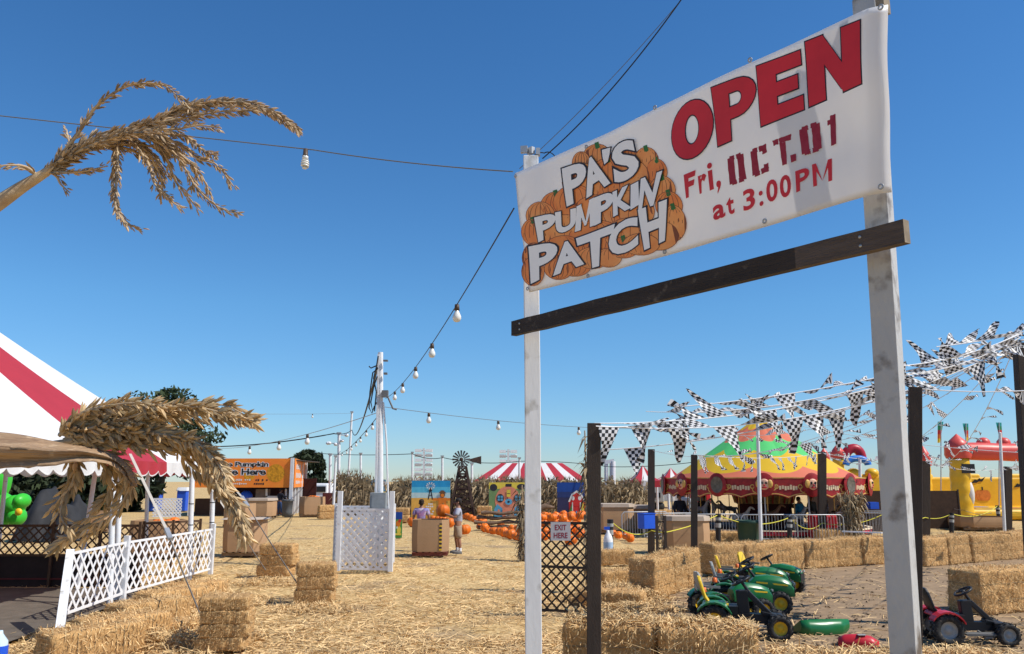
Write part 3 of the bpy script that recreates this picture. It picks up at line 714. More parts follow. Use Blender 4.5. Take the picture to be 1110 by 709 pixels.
prow((436, 564), (447, 570), 4, .5, .5, 'the little row left of the cardboard bin')
prow((666, 580), (687, 587), 6, .34, .36, 'the row behind the white bottle')
prow((470, 563), (486, 565), 5, .4, .4, 'the row under the scarecrow board')
prow((690, 575), (740, 573), 6, .3, .3, 'the strip under the blue box')
for i in range(34):                                       # heap seen above and through the dark lattice
    px = random.uniform(583, 634); py = random.uniform(566, 572); p = G(px, py)
    pumpkin((p.x, p.y, -.02 + (.28 if random.random() < .45 else 0)), random.uniform(.36, .46), 'orange pumpkin in the broad heap beyond the exit sign', 'pumpkins heaped beyond the exit sign')
for i in range(16):
    px = random.uniform(583, 634); py = random.uniform(575, 583); p = G(px, py)
    pumpkin((p.x, p.y, -.03), random.uniform(.32, .4), 'orange pumpkin scattered on straw behind the dark lattice gate', 'pumpkins scattered behind the lattice gate')
for i, (px, py, d, lb) in enumerate(((504, 579, .52, 'large round pumpkin on the straw right of the man'), (487, 571, .5, 'pumpkin on the straw just left of the man'), (620, 590, .45, 'lone pumpkin low behind the dark lattice'))):
    p = G(px, py); pumpkin((p.x, p.y, -.02), d, lb, tilt=.1)
# ================================================================== cardboard bins on pallets
def bin_(px, py, wd, rz, h, label, lid=False, fill=0, tape=False, collar=False):
    p = G(px, py); e = empty('cardboard_bin', (p.x, p.y + wd * .45, 0), label, 'cardboard bin'); e.rotation_euler.z = 0
    c = V(e.location); dp = wd * .9; ch = wd * .17; t = .018
    def octo(hx, hy, cc): return [(-hx + cc, -hy), (hx - cc, -hy), (hx, -hy + cc), (hx, hy - cc), (hx - cc, hy), (-hx + cc, hy), (-hx, hy - cc), (-hx, -hy + cc)]
    rot = Matrix.Rotation(rz, 3, 'Z')
    def ring(hx, hy, cc, z, bulge=0): return [c + rot @ V((x, y, z)) for x, y in octo(hx, hy, cc)]
    mb = MB(); z0 = .12; lv = []
    ks = 4
    for i in range(ks + 1):
        s_ = 1 + .025 * math.sin(PI * i / ks); lv += ring(wd / 2 * s_, dp / 2 * s_, ch, z0 + (h - z0) * i / ks)
    for i in range(ks + 1):
        s_ = 1 + .025 * math.sin(PI * (ks - i) / ks) - t * 2 / wd; lv += ring(wd / 2 * s_, dp / 2 * s_, ch, z0 + (h - z0) * (ks - i) / ks)
    m = 2 * ks + 2
    mb.add(lv, [(i * 8 + j, i * 8 + (j + 1) % 8, (i + 1) * 8 + (j + 1) % 8, (i + 1) * 8 + j) for i in range(m - 1) for j in range(8)])
    mb.build('box_sleeve', m_card, e)
    mb = MB()
    for y in (-.4, 0, .4): mb.box(c + rot @ V((0, y * dp, .05)), (wd * .98, .09, .09), rz)
    for i in range(6): mb.box(c + rot @ V((wd * (-.43 + i * .172), 0, .105)), (.1, dp * 1.02, .02), rz)
    mb.build('pallet', m_palletred if tape else m_pallet, e)
    if lid:
        mb = MB(); s_ = 1.07 if not collar else 1.2
        l1 = ring(wd / 2 * s_, dp / 2 * s_, ch, h - .02 - (.0 if collar else .1)); l2 = ring(wd / 2 * 1.04, dp / 2 * 1.04, ch, h + .012)
        mb.add(l1 + l2, [(j, (j + 1) % 8, 8 + (j + 1) % 8, 8 + j) for j in range(8)] + ([] if fill else [tuple(range(8, 16))]))
        mb.build('lid', m_cardd, e)
    else:
        mb = MB(); mb.add(ring(wd / 2 * .97, dp / 2 * .97, ch, h * .45 if fill else z0 + .03), [tuple(range(8))]); mb.build('bin_bottom', m_card, e)
    if tape:
        mb = MB()
        for i in range(14):
            z = z0 + .06 + i * (h - z0 - .12) / 14; mb.box(c + rot @ V((wd * .305, -dp / 2 * 1.03 - .004, z)), (.075, .004, .035), rz, i % 2)
        mb.build('printed_band', [m_yel, m_black], e)
    for i in range(fill):
        a = random.uniform(0, 6.28); r = math.sqrt(random.random()) * wd * .36
        pumpkin(c + V((r * math.cos(a), r * math.sin(a) * .85, h - .26 + random.uniform(0, .12))), random.uniform(.28, .36), 'pumpkin piled in the ' + label[:200], 'pumpkins piled in the ' + label)
    return e
bin_(465, 603, 1.02, .02, 1.0, 'cardboard bin on a red pallet beside the man', tape=True)
bin_(259, 603, 1.08, .05, 1.03, 'cardboard bin with a flared lid, left of the far guy line stack', lid=True, collar=True)
bin_(255, 571, 1.25, 0, 1.05, 'cardboard bin of pumpkins behind the flared lid bin', fill=6)
bin_(279, 562, 1.5, 0, 1.1, 'wide cardboard bin before the orange booth', lid=True)
bin_(335, 560, 1.45, .3, 1.15, 'cardboard bin heaped with pumpkins right of the orange booth', fill=9)
bin_(160, 605, 1.3, 0, 1.0, 'cardboard bin of pumpkins seen through the tent poles', fill=6)
bin_(668, 578, 1.5, 0, 1.15, 'cardboard bin with a pale rim behind the blue box, left one', lid=True)
bin_(690, 576, 1.5, 0, 1.05, 'cardboard bin beneath the blue box, right one', lid=True)
bin_(748, 600, 1.3, -.05, 1.05, 'tan cardboard bin with a grey lid behind the yard corner post', lid=True)
bin_(1075, 575, 2.2, 0, .55, 'low brown cardboard bin under the yellow castle')
for i, (px, py) in enumerate(((28, 579), (48, 576), (75, 578), (100, 577))):
    bin_(px, py, 1.1, .1, .85, f'cardboard bin behind the brown lattice, {ORD[i]} from the green inflatable', fill=2 if i % 2 else 0)

# ================================================================== lattice panels
def lattice(mb, o, u, v, wd, ht, pitch=.075, sw=.035, th=.006, mi=0, ang=1.0):
    """diamond lattice in the rectangle o + u*[0,wd] + v*[0,ht]; ang = slope"""
    n = V(u).cross(V(v)).normalized(); o, u, v = V(o), V(u), V(v)
    for sgn, off in ((1, 0), (-1, th)):
        c0 = -ht if sgn > 0 else 0; c1 = wd if sgn > 0 else wd + ht
        c = c0 + pitch * .3
        while c < c1:
            # line x = c + sgn*y
            y0, y1 = 0, ht
            if sgn > 0: y0 = max(0, -c); y1 = min(ht, wd - c)
            else: y0 = max(0, c - wd); y1 = min(ht, c)
            if y1 - y0 > .01:
                a = o + u * (c + sgn * y0) + v * y0 + n * off; b_ = o + u * (c + sgn * y1) + v * y1 + n * off
                d = (b_ - a).normalized(); s_ = d.cross(n).normalized() * sw / 2; t_ = n * th / 2 * .9
                mb.add([a - s_ - t_, a + s_ - t_, a + s_ + t_, a - s_ + t_, b_ - s_ - t_, b_ + s_ - t_, b_ + s_ + t_, b_ - s_ + t_], [(0, 1, 5, 4), (1, 2, 6, 5), (2, 3, 7, 6), (3, 0, 4, 7)], mi)
            c += pitch * 1.414 if True else 0
Z = V((0, 0, 1))
def lat_panel(name, e, a, b_, z0, z1, m_, pitch=.1, sw=.04, rail=.04):
    a, b_ = V(a), V(b_); a = V((a.x, a.y, z0)); b_ = V((b_.x, b_.y, z0)); u = (b_ - a).normalized()
    mb = MB(); lattice(mb, a, u, Z, (b_ - a).length, z1 - z0, pitch, sw)
    if rail:
        for z in (z0, z1): mb.bar(V((a.x, a.y, z)), V((b_.x, b_.y, z)), rail * .5, rail)
    return mb.build(name, m_, e)
# white lattice fence by the tent
fA, fB, fC = G(71, 668), G(128, 652), G(228, 622)
fA = XZ(72, 13.2); fB = XZ(131, 15.4); fC = XZ(227, 19.6)
e = empty('lattice_fence', fB, 'white plastic lattice fence running along the striped tent, ending at a leaning white post', 'fence')
lat_panel('lattice_panel', e, fA, fB, .12, 1.0, m_whitepl, .19, .05); lat_panel('lattice_panel', e, fB, fC, .12, 1.0, m_whitepl, .19, .05)
mb = MB(); a = P(62, 709, 11.2); t = P(76, 600, 12.9); a = t + (a - t) * 1.15; mb.bar(V((a.x, a.y, 0)), t, .11, .15); bev(mb.build('leaning_post', m_postbright, e))
for p in (fB, fC):
    mb = MB(); mb.bar((p.x, p.y + .06, 0), (p.x, p.y + .06, 1.12), .09, .09); mb.build('fence_post', m_white, e)
# brown lattice barrier on a dark kick board, deep in the tent
e = empty('lattice_barrier', XZ(60, 17.3), 'brown wooden lattice above a dark kick board under the striped tent', 'fence')
a, b_ = XZ(-60, 17.3), XZ(150, 17.3)
lat_panel('lattice_panel', e, a, b_, .62, 1.2, m_brownlat, .13, .03, .05)
mb = MB(); mb.box(((a.x + b_.x) / 2, 17.35, .31), (b_.x - a.x, .05, .62)); mb.build('kick_board', M('dark_board', (.03, .018, .016), .7, .2), e)
mb = MB(); mb.bar((a.x, 17.3, .16), (b_.x, 17.3, .16), .03, .03); mb.build('red_trim', M('dull_red', (.12, .02, .02), .7), e)
for px in (-10, 52, 104, 147):
    p = XZ(px, 17.28); mb = MB(); mb.bar((p.x, p.y, 0), (p.x, p.y, 1.28), .05, .05); mb.build('fence_post', m_brownlat, e)
a, b_ = XZ(152, 19.2), XZ(214, 20.5)
e = empty('lattice_barrier', a, 'short brown lattice barrier behind the white lattice fence', 'fence')
lat_panel('lattice_panel', e, a, b_, .55, 1.15, m_brownlat, .13, .03, .05)
for p in (a, lerp(a, b_, .5), b_):
    mb = MB(); mb.bar((p.x, p.y, 0), (p.x, p.y, 1.2), .05, .05); mb.build('fence_post', m_brownlat, e)
# exit gate
ga, gb = XZ(583, 14.1), XZ(640, 13.8)
e = empty('lattice_gate', ga, 'dark brown lattice gate carrying the exit sign', 'gate')
lat_panel('lattice_panel', e, ga, gb, .04, 1.42, m_dark, .115, .028, .04)
mb = MB(); mb.bar((ga.x, ga.y, 0), (ga.x, ga.y, 1.46), .05, .05); mb.bar((ga.x, ga.y, .72), (gb.x, gb.y, .72), .03, .04); mb.build('gate_frame', m_dark, e)
sc_ = XZ(607.5, 13.75); so_ = V((sc_.x, 13.85, 0)); zt, zb = P(607, 566, 13.85).z, P(607, 586, 13.85).z
e2 = empty('exit_sign', (sc_.x, 13.85, zb), 'grey exit here sign with dark red letters on the dark lattice gate', 'sign')
w_ = P(618.5, 575, 13.85).x - P(597, 575, 13.85).x; cx = P(607.7, 575, 13.85).x
mb = MB(); mb.box((cx, 13.85, (zt + zb) / 2), (w_, .012, zt - zb)); mb.build('sign_board', M('grey_sign', (.48, .46, .47), .5, .04), e2)
mb = MB(); hh = (zt - zb)
put_text(mb, 'EXIT', (cx, 13.842, zb + hh * .57), (1, 0, 0), Z, hh * .3, bold=.02, width=w_ * .58); put_text(mb, 'HERE', (cx, 13.842, zb + hh * .14), (1, 0, 0), Z, hh * .3, bold=.02, width=w_ * .7)
mb.build('sign_lettering', M('dark_red_ink', (.3, .03, .05), .5), e2)
# ================================================================== posts
def post(px, py_top, D, w_, label, m_, name='post', lean=0, cat='post', top=None, rz=0.0, round_=False):
    b_ = XZ(px, D); t = P(px if top is None else top, py_top, D)
    e = empty(name, b_, label, cat); mb = MB()
    if round_: mb.tube([b_, lerp(b_, t, .33), lerp(b_, t, .66), t], [w_ / 2, w_ / 2 * .97, w_ / 2 * .93, w_ / 2 * .9], 10)
    else: mb.bar(b_, t, w_, w_, up=(math.sin(rz), math.cos(rz), 0))
    o = mb.build('post_shaft', m_, e)
    if not round_: bev(o, .006)
    return e, b_, t
_, _, TA = post(644, 459, 8.4, .135, 'dark square post at the exit gate with flags tied on top', m_dark, rz=.12)
for px in (642,): pass
_, _, TB = post(992, 420, 8.6, .12, 'tall dark square post right behind the stained white post', m_dark, rz=.3)
post(706, 487, DY(603), .19, 'dark square post with the blue box', m_dark, rz=.1)
post(752.5, 493, DY(632), .14, 'dark square post at the corner of the straw bale yard', m_dark, rz=.2)
post(891, 490, DY(588), .25, 'dark square post before the carousel right side', m_dark, rz=.1)
post(1003, 500, DY(583), .27, 'dark square post just right of the thick white post', m_dark, rz=.1)
post(1092, 506, DY(577), .27, 'dark square post in front of the yellow castle', m_dark, rz=.1)
post(1124, 372, 12.5, .17, 'tall dark post at the right edge where flag strings meet', m_dark, rz=.1, top=1106)
m_chrome = M('brushed_aluminium', (.62, .63, .64), .35, .05, metal=.3)
for px, pt, by, w_, lb in ((824, 455, 595, .12, 'white round pole in front of the carousel'), (1087, 470, 578, .13, 'white round pole in front of the yellow castle')):
    e, _, t = post(px + (1 if px < 900 else 2), pt, DY(by), w_, lb, m_white, 'flag_pole', top=px - 3, cat='pole', round_=True)
    mb = MB(); mb.lathe([(0, .06), (.05, .04), (.07, 0), (.05, -.02)], t, 10); mb.build('finial', m_white, e)
# white string light poles, far left to right
k = 0
for pxb, pxt, pt, by, w_, lb in ((376, 381.5, 447, 548, .2, 'tall leaning white pole left of the utility pole'), (357.5, 358, 493, 556, .2, 'short white pole left of the pole group, on a maroon base'), (361, 364, 495, 560, .16, 'thin leaning white pole in the pole group'), (367, 367.5, 470, 553, .24, 'white pole with lamp cluster in the pole group'), (391, 391, 492, 550, .2, 'faint white pole between the leaning pole and utility pole'),
                                 (447, 447, 491, 553, .16, 'thin white pole left of the scarecrow board'), (479.5, 479.5, 495, 551, .2, 'white pole above the scarecrow board right half'), (511.5, 511.5, 503, 551, .22, 'white pole right of the windmill'), (563, 563, 497, 551, .2, 'white pole above the round house board')):
    e, b_, t = post(pxb, pt, DY(by), w_, lb, m_white, 'light_pole', top=pxt, cat='pole', round_=True)
    mb = MB(); mb.box(t + V((0, 0, .04)), (w_ * 1.3, w_ * 1.3, .1)); mb.build('pole_cap', m_steel, e)
    if pxb == 367:
        for i in range(5):
            mb = MB(); q = t + V((random.uniform(-.9, 1.0), 0, random.uniform(-1.0, .05))); mb.tube([t + V((0, 0, q.z - t.z)), q], .03, 5); mb.ell(q, (.16, .16, .12)); mb.build('lamp_head', m_white, e)
    if pxb == 357.5:
        mb = MB(); mb.box((b_.x, b_.y - .1, .65), (.9, .5, 1.3)); mb.build('pole_base', M('maroon_paint', (.12, .03, .03), .6), e)
e = empty('goal_frame', XZ(660, DY(556)), 'far white double pole with crossbar above the corn fence', 'pole'); D = DY(556)
for px in (657, 664):
    a = XZ(px, D); t = P(px, 500, D); mb = MB(); mb.tube([a, t], .2 if px > 660 else .13, 8); mb.build('pole', m_white, e)
mb = MB(); mb.bar(P(655.5, 501, D), P(665.5, 499.5, D), .3, .25); mb.build('crossbar', m_white, e)
# floodlight racks
for px, pt, lb in ((459.5, 487, 'far white rack of floodlights above the scarecrow board'), (551, 488, 'far white rack of floodlights above the round house board')):
    D = 95; b_ = XZ(px, D); t = P(px, pt - 1, D); e = empty('floodlight_mast', b_, lb, 'floodlight')
    mb = MB(); mb.bar(b_, t, .25, .25); mb.build('mast', m_white, e)
    for i in range(7):
        z = t.z - .25 - i * .53; mb = MB(); 
        for sx_ in (-.62, .62):
            mb.box((t.x + sx_, D, z), (.75, .3, .3), 0, 0, rot=Matrix.Rotation(.25 if i % 2 else -.1, 3, 'X'))
        mb.bar((t.x - .95, D + .2, z), (t.x + .95, D + .2, z), .1, .1); mb.build('lamp_bar', m_white, e)
# ================================================================== big striped tent
pk = P(-164, 243, 15.05); EZ = 2.47
tx0, tx1, ty0, ty1 = -17.1, -7.12, 10.1, 20.0
tent = empty('striped_tent', ((tx0 + tx1) / 2, (ty0 + ty1) / 2, 0), 'large red and white striped marquee tent on white poles at left', 'tent')
cn = {'NE': V((tx1, ty1, EZ)), 'SE': V((tx1, ty0, EZ)), 'SW': V((tx0, ty0, EZ)), 'NW': V((tx0, ty1, EZ))}
mb = MB(); vb = MB()
def roofside(a, b_, cuts, cols):
    for (s0, s1), c_ in zip(zip(cuts[:-1], cuts[1:]), cols):
        def fn(u, v, s0=s0, s1=s1):
            e = lerp(a, b_, s0 + (s1 - s0) * u); p = lerp(e, pk, v); p.z -= .22 * math.sin(PI * v) * .8; return p
        mb.sheet(fn, 6, 14, c_, uv=False)
        nsc = max(2, round((b_ - a).length * (s1 - s0) / .42)); nrm = V(((b_ - a).y, -(b_ - a).x, 0)).normalized()
        k = nsc * 6; top = []; bot = []
        for i in range(k + 1):
            e = lerp(a, b_, s0 + (s1 - s0) * i / k); w_ = .02 * math.sin(i * .9)
            top.append(e); bot.append(e + V((0, 0, -.2 - .09 * abs(math.sin(PI * i / 6)))) + nrm * w_)
        vb.add(top + bot, [(i, i + 1, k + 2 + i, k + 1 + i) for i in range(k)], c_, True)
        ed = [(p + nrm * .004) for p in bot]
        vb.add(ed + [p + V((0, 0, .025)) for p in ed], [(i, i + 1, k + 2 + i, k + 1 + i) for i in range(k)], 0)
yy = lambda y: (y - ty0) / (ty1 - ty0)
roofside(cn['SE'], cn['NE'], [0, .22, yy(14.75), yy(17.35), 1], [0, 0, 1, 0])
roofside(cn['NE'], cn['NW'], [0, .25, .5, .75, 1], [1, 0, 1, 0]); roofside(cn['NW'], cn['SW'], [0, .25, .5, .75, 1], [1, 0, 1, 0]); roofside(cn['SW'], cn['SE'], [0, .25, .5, .75, 1], [1, 0, 1, 0])
mb.build('canopy', [m_whtent, m_redtent], tent); vb.build('valance', [m_whtent, m_redtent], tent)
poles = [(228, 19.7, .11), (205, 18.6, .11), (157, 20.0, .09), (126, 15.5, .10), (196, 24.5, .09)]
tp = []
for x, y in ((tx1, ty0), (tx0, ty0), (tx0, ty1), (-12, ty0), (-12, ty1), (tx0, 15)): tp.append((x, y, x, y, .1))
for px, D, w_ in poles[:4]:
    p = XZ(px, D); t = P(px + 3, 512, D); tp.append((p.x, p.y, t.x, t.y, w_))
p = XZ(119, 14.9); t = P(122, 512, 14.9); tp.append((p.x, p.y, t.x, t.y, .1))
p = XZ(95, 17); t = P(104, 512, 17); tp.append((p.x - .2, p.y, t.x, t.y, .09))
for i, (x, y, xt, yt, w_) in enumerate(tp):
    mb = MB(); mb.tube([(x, y, 0), ((x + xt) / 2, (y + yt) / 2, EZ / 2), (xt, yt, EZ + .02)], w_ / 2, 10); o = mb.build('tent_pole', m_white, tent)
    if w_ > .1:
        for z in (.75, 1.15, 1.6):
            r = MB(); q = z / EZ; r.lathe([(w_ / 2 + .003, -.01), (w_ / 2 + .003, .01)], (x + (xt - x) * q, y + (yt - y) * q, z), 10); r.build('pole_joint', m_black, o)
# guy lines with broad webbing
m_web = M('beige_webbing', (.5, .45, .38), .8, .1); m_rope = M('grey_rope', (.22, .19, .16), .85, .2)
for a, mid, b_, lb in ((P(232, 503, 19.9), P(263, 540, 18.6), G(322, 632, .3), 'guy line from the tent corner down to the roped bale stack'), (P(212, 505, 19.2), P(262, 577, 17.9), G(288, 618, .25), 'guy line from the tent edge down to the far bale stack'), (P(141, 492, 15.2), P(181, 575, 13.6), G(218, 668, .35), 'guy line with broad white strap down to the near left stack')):
    e = empty('guy_line', b_, lb, 'guy line')
    mb = MB(); mb.bar(a, mid, .05, .008); mb.build('strap', m_web, e)
    mb = MB(); mb.tube([mid, lerp(mid, b_, .5) - V((0, 0, .02)), b_], .012, 6); mb.build('rope', m_rope, e)
    mb = MB(); mb.bar(lerp(mid, b_, -.02), lerp(mid, b_, .12), .07, .05); mb.build('ratchet', m_steel, e)
# green inflatable and dark tarps inside
m_infl = M('green_inflatable', (.05, .55, .04), .4, .05, spec=.4, transl=.1)
D = 21; c = XZ(4, D); e = empty('inflatable_toy', c, 'bright green inflatable character body at the far left edge', 'inflatable'); 
mb = MB(); s_ = D / 900
for px, py, rx, rz_ in ((-4, 553, 22, 20), (16, 548, 11, 11), (2, 520, 9, 22), (-12, 530, 16, 30), (18, 560, 9, 10), (24, 543, 7, 8)):
    mb.ell(P(px, py, D), (rx * s_, .3, rz_ * s_), n=14)
mb.build('inflatable_body', m_infl, e)
mb = MB(); mb.ell(P(20, 555, D - .3), (.09, .06, .09)); mb.build('yellow_patch', m_yel, e)
m_tarp = M('grey_tarpaulin', (.035, .036, .04), .8, .25, 1.5, .4, 6)
for i, (x0, x1, yt, lb) in enumerate(((10, 44, 528, 'grey tarpaulin heap right of the green inflatable'), (44, 75, 540, 'grey tarpaulin heap beside the leaning tent pole'))):
    a, b_ = XZ(x0, 30), XZ(x1, 30); hz = P(20, yt, 30).z
    mb = MB(); mb.sheet(lambda u, v: V((lerp(a, b_, u).x, 30 + 1.5 * v, max(0, hz * (math.sin(PI * u) ** .6) * math.sin(PI * v * .5) ** .5 + .3 * noise.noise(V((u * 4, v * 4, i))) * math.sin(PI * u)))), 20, 10)
    tag(mb.build('tarpaulin', m_tarp), lb, 'tarpaulin')
# water bottle at the lower left corner
p = P(-3, 702, 8.6); e = empty('water_bottle', (p.x, p.y, p.z - .14), 'clear plastic water bottle with blue label in the lower left corner', 'bottle')
mb = MB(); mb.lathe([(0, 0), (.09, 0), (.095, .03), (.09, .07), (.095, .12), (.09, .2), (.04, .27), (.035, .3), (0, .3)], e.location, 16); mb.build('bottle_body', M('pale_clear_plastic', (.55, .68, .75), .15, .05), e)
mb = MB(); mb.lathe([(.097, .07), (.097, .16)], e.location, 16); mb.build('bottle_label', m_blue, e)
mb = MB(); mb.box(e.location + V((0, 0, -.32)), (.4, .4, .62)); tag(mb.build('bottle_crate', m_dark), 'dark crate under the water bottle in the corner', 'crate')
# ================================================================== trees
def tree(px, py_top, py_base, D, wpx, label, leafcol, n=9000, flat=.8, seed=1, open_=.35, lsize=.35, hide=1.0):
    rd = random.Random(seed); b_ = XZ(px, D); sc = D / 900; top = P(px, py_top, D).z; bot = P(px, py_base, D).z; rx = wpx * sc / 2
    e = empty('tree', b_, label, 'tree')
    mb = MB(); th = bot + (top - bot) * .35
    mb.tube([b_, b_ + V((.2, 0, th * .5)), b_ + V((0, 0, th))], [.5, .38, .28], 8)
    cl = []
    nb = 26
    for i in range(nb):
        a = rd.uniform(0, 6.28); r = math.sqrt(rd.random()); z = rd.random()
        env = math.sin(PI * min(1, .18 + z * .82)) ** .6
        q = b_ + V((math.cos(a) * rx * r * env * .85, math.sin(a) * rx * r * env * .85, bot + (top - bot) * (.08 + z * .84))); cl.append((q, rx * rd.uniform(.2, .38)))
        st = b_ + V((0, 0, th * rd.uniform(.6, 1))); md = lerp(st, q, .5) + V((0, 0, -.3)); mb.tube([st, md, q], [.16, .09, .03], 5)
    mb.build('trunk', M('bark', (.1, .075, .055), .9, .2, 4), e)
    ar = np.array([[*q, r] for q, r in cl]); ci = rng.integers(0, nb, n); d = rng.normal(size=(n, 3)); d /= np.linalg.norm(d, axis=1)[:, None]
    rr = ar[ci, 3] * rng.random(n) ** .45; pos = ar[ci, :3] + d * rr[:, None] * np.array([1.15, 1.15, flat])
    u = rng.normal(size=(n, 3)); u /= np.linalg.norm(u, axis=1)[:, None]; w_ = np.cross(u, rng.normal(size=(n, 3))); w_ /= np.linalg.norm(w_, axis=1)[:, None]
    ls = lsize * rng.uniform(.5, 1.3, n)[:, None]
    v = np.stack([pos - u * ls, pos + w_ * ls * .4, pos + u * ls, pos - w_ * ls * .4], 1).reshape(-1, 3)
    m2 = MB(); m2.v = [tuple(x) for x in v]; m2.f = [(i * 4, i * 4 + 1, i * 4 + 2, i * 4 + 3) for i in range(n)]; m2.m = [0] * n; m2.sm = [False] * n
    m2.build('crown', M(leafcol[0], leafcol[1], .7, .25, .4, isl=.5, transl=.15), e)
tree(168, 419, 520, 62, 120, 'dark airy tree rising behind the striped tent', ('olive_foliage', (.06, .085, .035)), 4300, .6, 3, lsize=.24)
tree(331, 488, 556, 105, 62, 'dense dark round tree behind the orange booth', ('dark_foliage', (.035, .05, .02)), 14000, .75, 5, lsize=.42)
tree(105, 505, 556, 58, 120, 'dark low tree seen beneath the tent valance', ('dark_foliage', (.035, .05, .02)), 6000, .8, 8, lsize=.4)
tree(20, 500, 556, 60, 120, 'dark low tree at the left edge under the tent', ('dark_foliage', (.035, .05, .02)), 6000, .8, 9, lsize=.4)
# ================================================================== orange order booth
D = DY(559) ; bx0, bx1 = XZ(206, D).x, XZ(315, D).x; dz = lambda py: P(315, py, D).z
bth = empty('order_booth', (bx0, D, 0), 'booth with orange pumpkin order banner signs and white corner posts', 'booth')
zt, zb = dz(497), dz(528.5)
mb = MB(); mb.box(((bx0 + bx1) / 2, D, (zt + zb) / 2), (bx1 - bx0, .06, zt - zb)); sg = mb.build('front_sign', m_orange, bth)
sidx = P(330, 503, D + 6).x; s0 = V((bx1 + .12, D + .05, 0)); s1 = V((P(330, 515, D + 7).x, D + 7, 0))
mb = MB(); q = (s1 - s0); n_ = V((q.y, -q.x, 0)).normalized() * .03
mb.add([s0 + Z * zb, s1 + Z * zb, s1 + Z * zt, s0 + Z * zt, s0 + Z * zb - n_, s1 + Z * zb - n_, s1 + Z * zt - n_, s0 + Z * zt - n_], [(0, 1, 2, 3), (7, 6, 5, 4), (0, 4, 5, 1), (3, 2, 6, 7), (0, 3, 7, 4), (1, 5, 6, 2)]); sg2 = mb.build('side_sign', m_orange, bth)
def btxt(s, px0, px1, py, h, m_, par, bold=.02, out=True):
    x0, x1 = P(px0, py, D).x, P(px1, py, D).x; z = dz(py)
    if out:
        mb = MB(); put_text(mb, s, ((x0 + x1) / 2, D - .036, z), (1, 0, 0), Z, h, bold=.09, width=(x1 - x0) * 1.02); mb.build('sign_lettering', m_white, par)
    mb = MB(); put_text(mb, s, ((x0 + x1) / 2, D - .042, z), (1, 0, 0), Z, h, bold=bold, width=x1 - x0); mb.build('sign_lettering', m_, par)
btxt('Purchase Pumpkin', 214, 291, 505.5, .28, m_black, sg); btxt('Please Here', 226, 288, 514.5, .38, m_black, sg)
for x0, x1, y, c_ in ((231, 254, 520.5, m_ldk), (257, 276, 520.2, m_whtent), (278, 294, 520.4, m_ldk), (230, 272, 524.4, m_whtent), (274, 291, 524.4, m_ldk)):
    a, b_ = P(x0, y, D).x, P(x1, y, D).x; mb = MB(); 
    n_ = int((b_ - a) / .13)
    for i in range(n_): 
        if random.random() < .8: mb.box((a + .13 * i, D - .036, dz(y)), (.09, .006, random.uniform(.06, .13)))
    mb.build('small_print', c_, sg)
mb = MB(); p = P(299, 513, D); mb.lathe([(0, 0), (.55, 0)], (p.x, D - .034, p.z), 20, rot=Matrix.Rotation(PI / 2, 3, 'X')); mb.lathe([(0, 0), (.35, 0)], (p.x - 1.6, D - .034, p.z - .1), 20, rot=Matrix.Rotation(PI / 2, 3, 'X')); mb.build('printed_leaves', M('yellow_print', (.85, .38, .02), .6, .3, 8), sg)
for k_, (t, h_) in enumerate(((.72, .32), (.42, .3), (.18, .2))):
    mb = MB(); qn = q.normalized(); put_text(mb, ['HERE', 'YOUR', 'PAY'][0] if 0 else '    ', (0, 0, 0), (1, 0, 0), Z, .1) if 0 else None
    for i in range(9):
        c_ = lerp(s0, s1, .12 + i * .085) + Z * (zb + (zt - zb) * t) + V((n_ if isinstance(n_, V) else V((q.y, -q.x, 0)).normalized() * .03)) * .3 if 0 else lerp(s0, s1, .14 + i * .085) + Z * (zb + (zt - zb) * t) + V((q.y, -q.x, 0)).normalized() * .012
        if random.random() < .85: mb.bar(c_ - qn * .16, c_ + qn * .16, .012, h_ * random.uniform(.8, 1.1), up=Z)
    mb.build('small_print', m_whtent, sg2)
for px, dd in ((207, 0), (315.5, 0), (318.5, 2), (322, 3.6), (325.5, 5.2), (330, 7)):
    x = P(px, 540, D + dd).x; mb = MB(); zt_ = zt + (.04 if dd in (0,) else 0); mb.bar((x, D + dd - (.0 if dd else .09), 0), (x, D + dd - (.0 if dd else .09), zt_), .2, .1) ; mb.build('corner_post', m_white, bth)
mb = MB(); mb.box(((bx0 + bx1) / 2, D + 3.5, zt - .08), (bx1 - bx0 + .1, 6.8, .06)); mb.build('roof', m_dark, bth)
mb = MB(); mb.box(((bx0 + bx1) / 2, D + 6.5, 1.1), (bx1 - bx0, .1, 2.3)); mb.build('back_wall', M('dark_maroon_cloth', (.05, .015, .015), .8), bth)
a, b_ = P(205, 550, D).x, P(300, 550, D).x; mb = MB(); mb.box(((a + b_) / 2, D + 1.2, .5), (b_ - a, .6, 1.0)); mb.build('counter', M('dark_brown_panel', (.07, .035, .02), .8), bth)
a, b_ = P(272, 540, D).x, P(288, 540, D).x; zz = dz(545); mb = MB(); mb.box(((a + b_) / 2, D + .9, dz(537)), (b_ - a, .03, dz(530) - dz(543))); mb.build('notice_board', M('grey_brown_board', (.2, .16, .14), .8), bth)
mb = MB()
for px in (289, 310): mb.bar(P(px, 530, D + .8), P(px, 539, D + .8), .12, .05)
mb.bar(P(288, 539, D + .8), P(311, 539, D + .8), .05, .16); mb.build('window_frame', m_white, bth)
mb = MB(); p = P(267, 538, D + 1); mb.ell(p, (.4, .2, .35)); tag(mb.build('balloon', m_blue), 'blue round object on the booth counter', 'balloon')
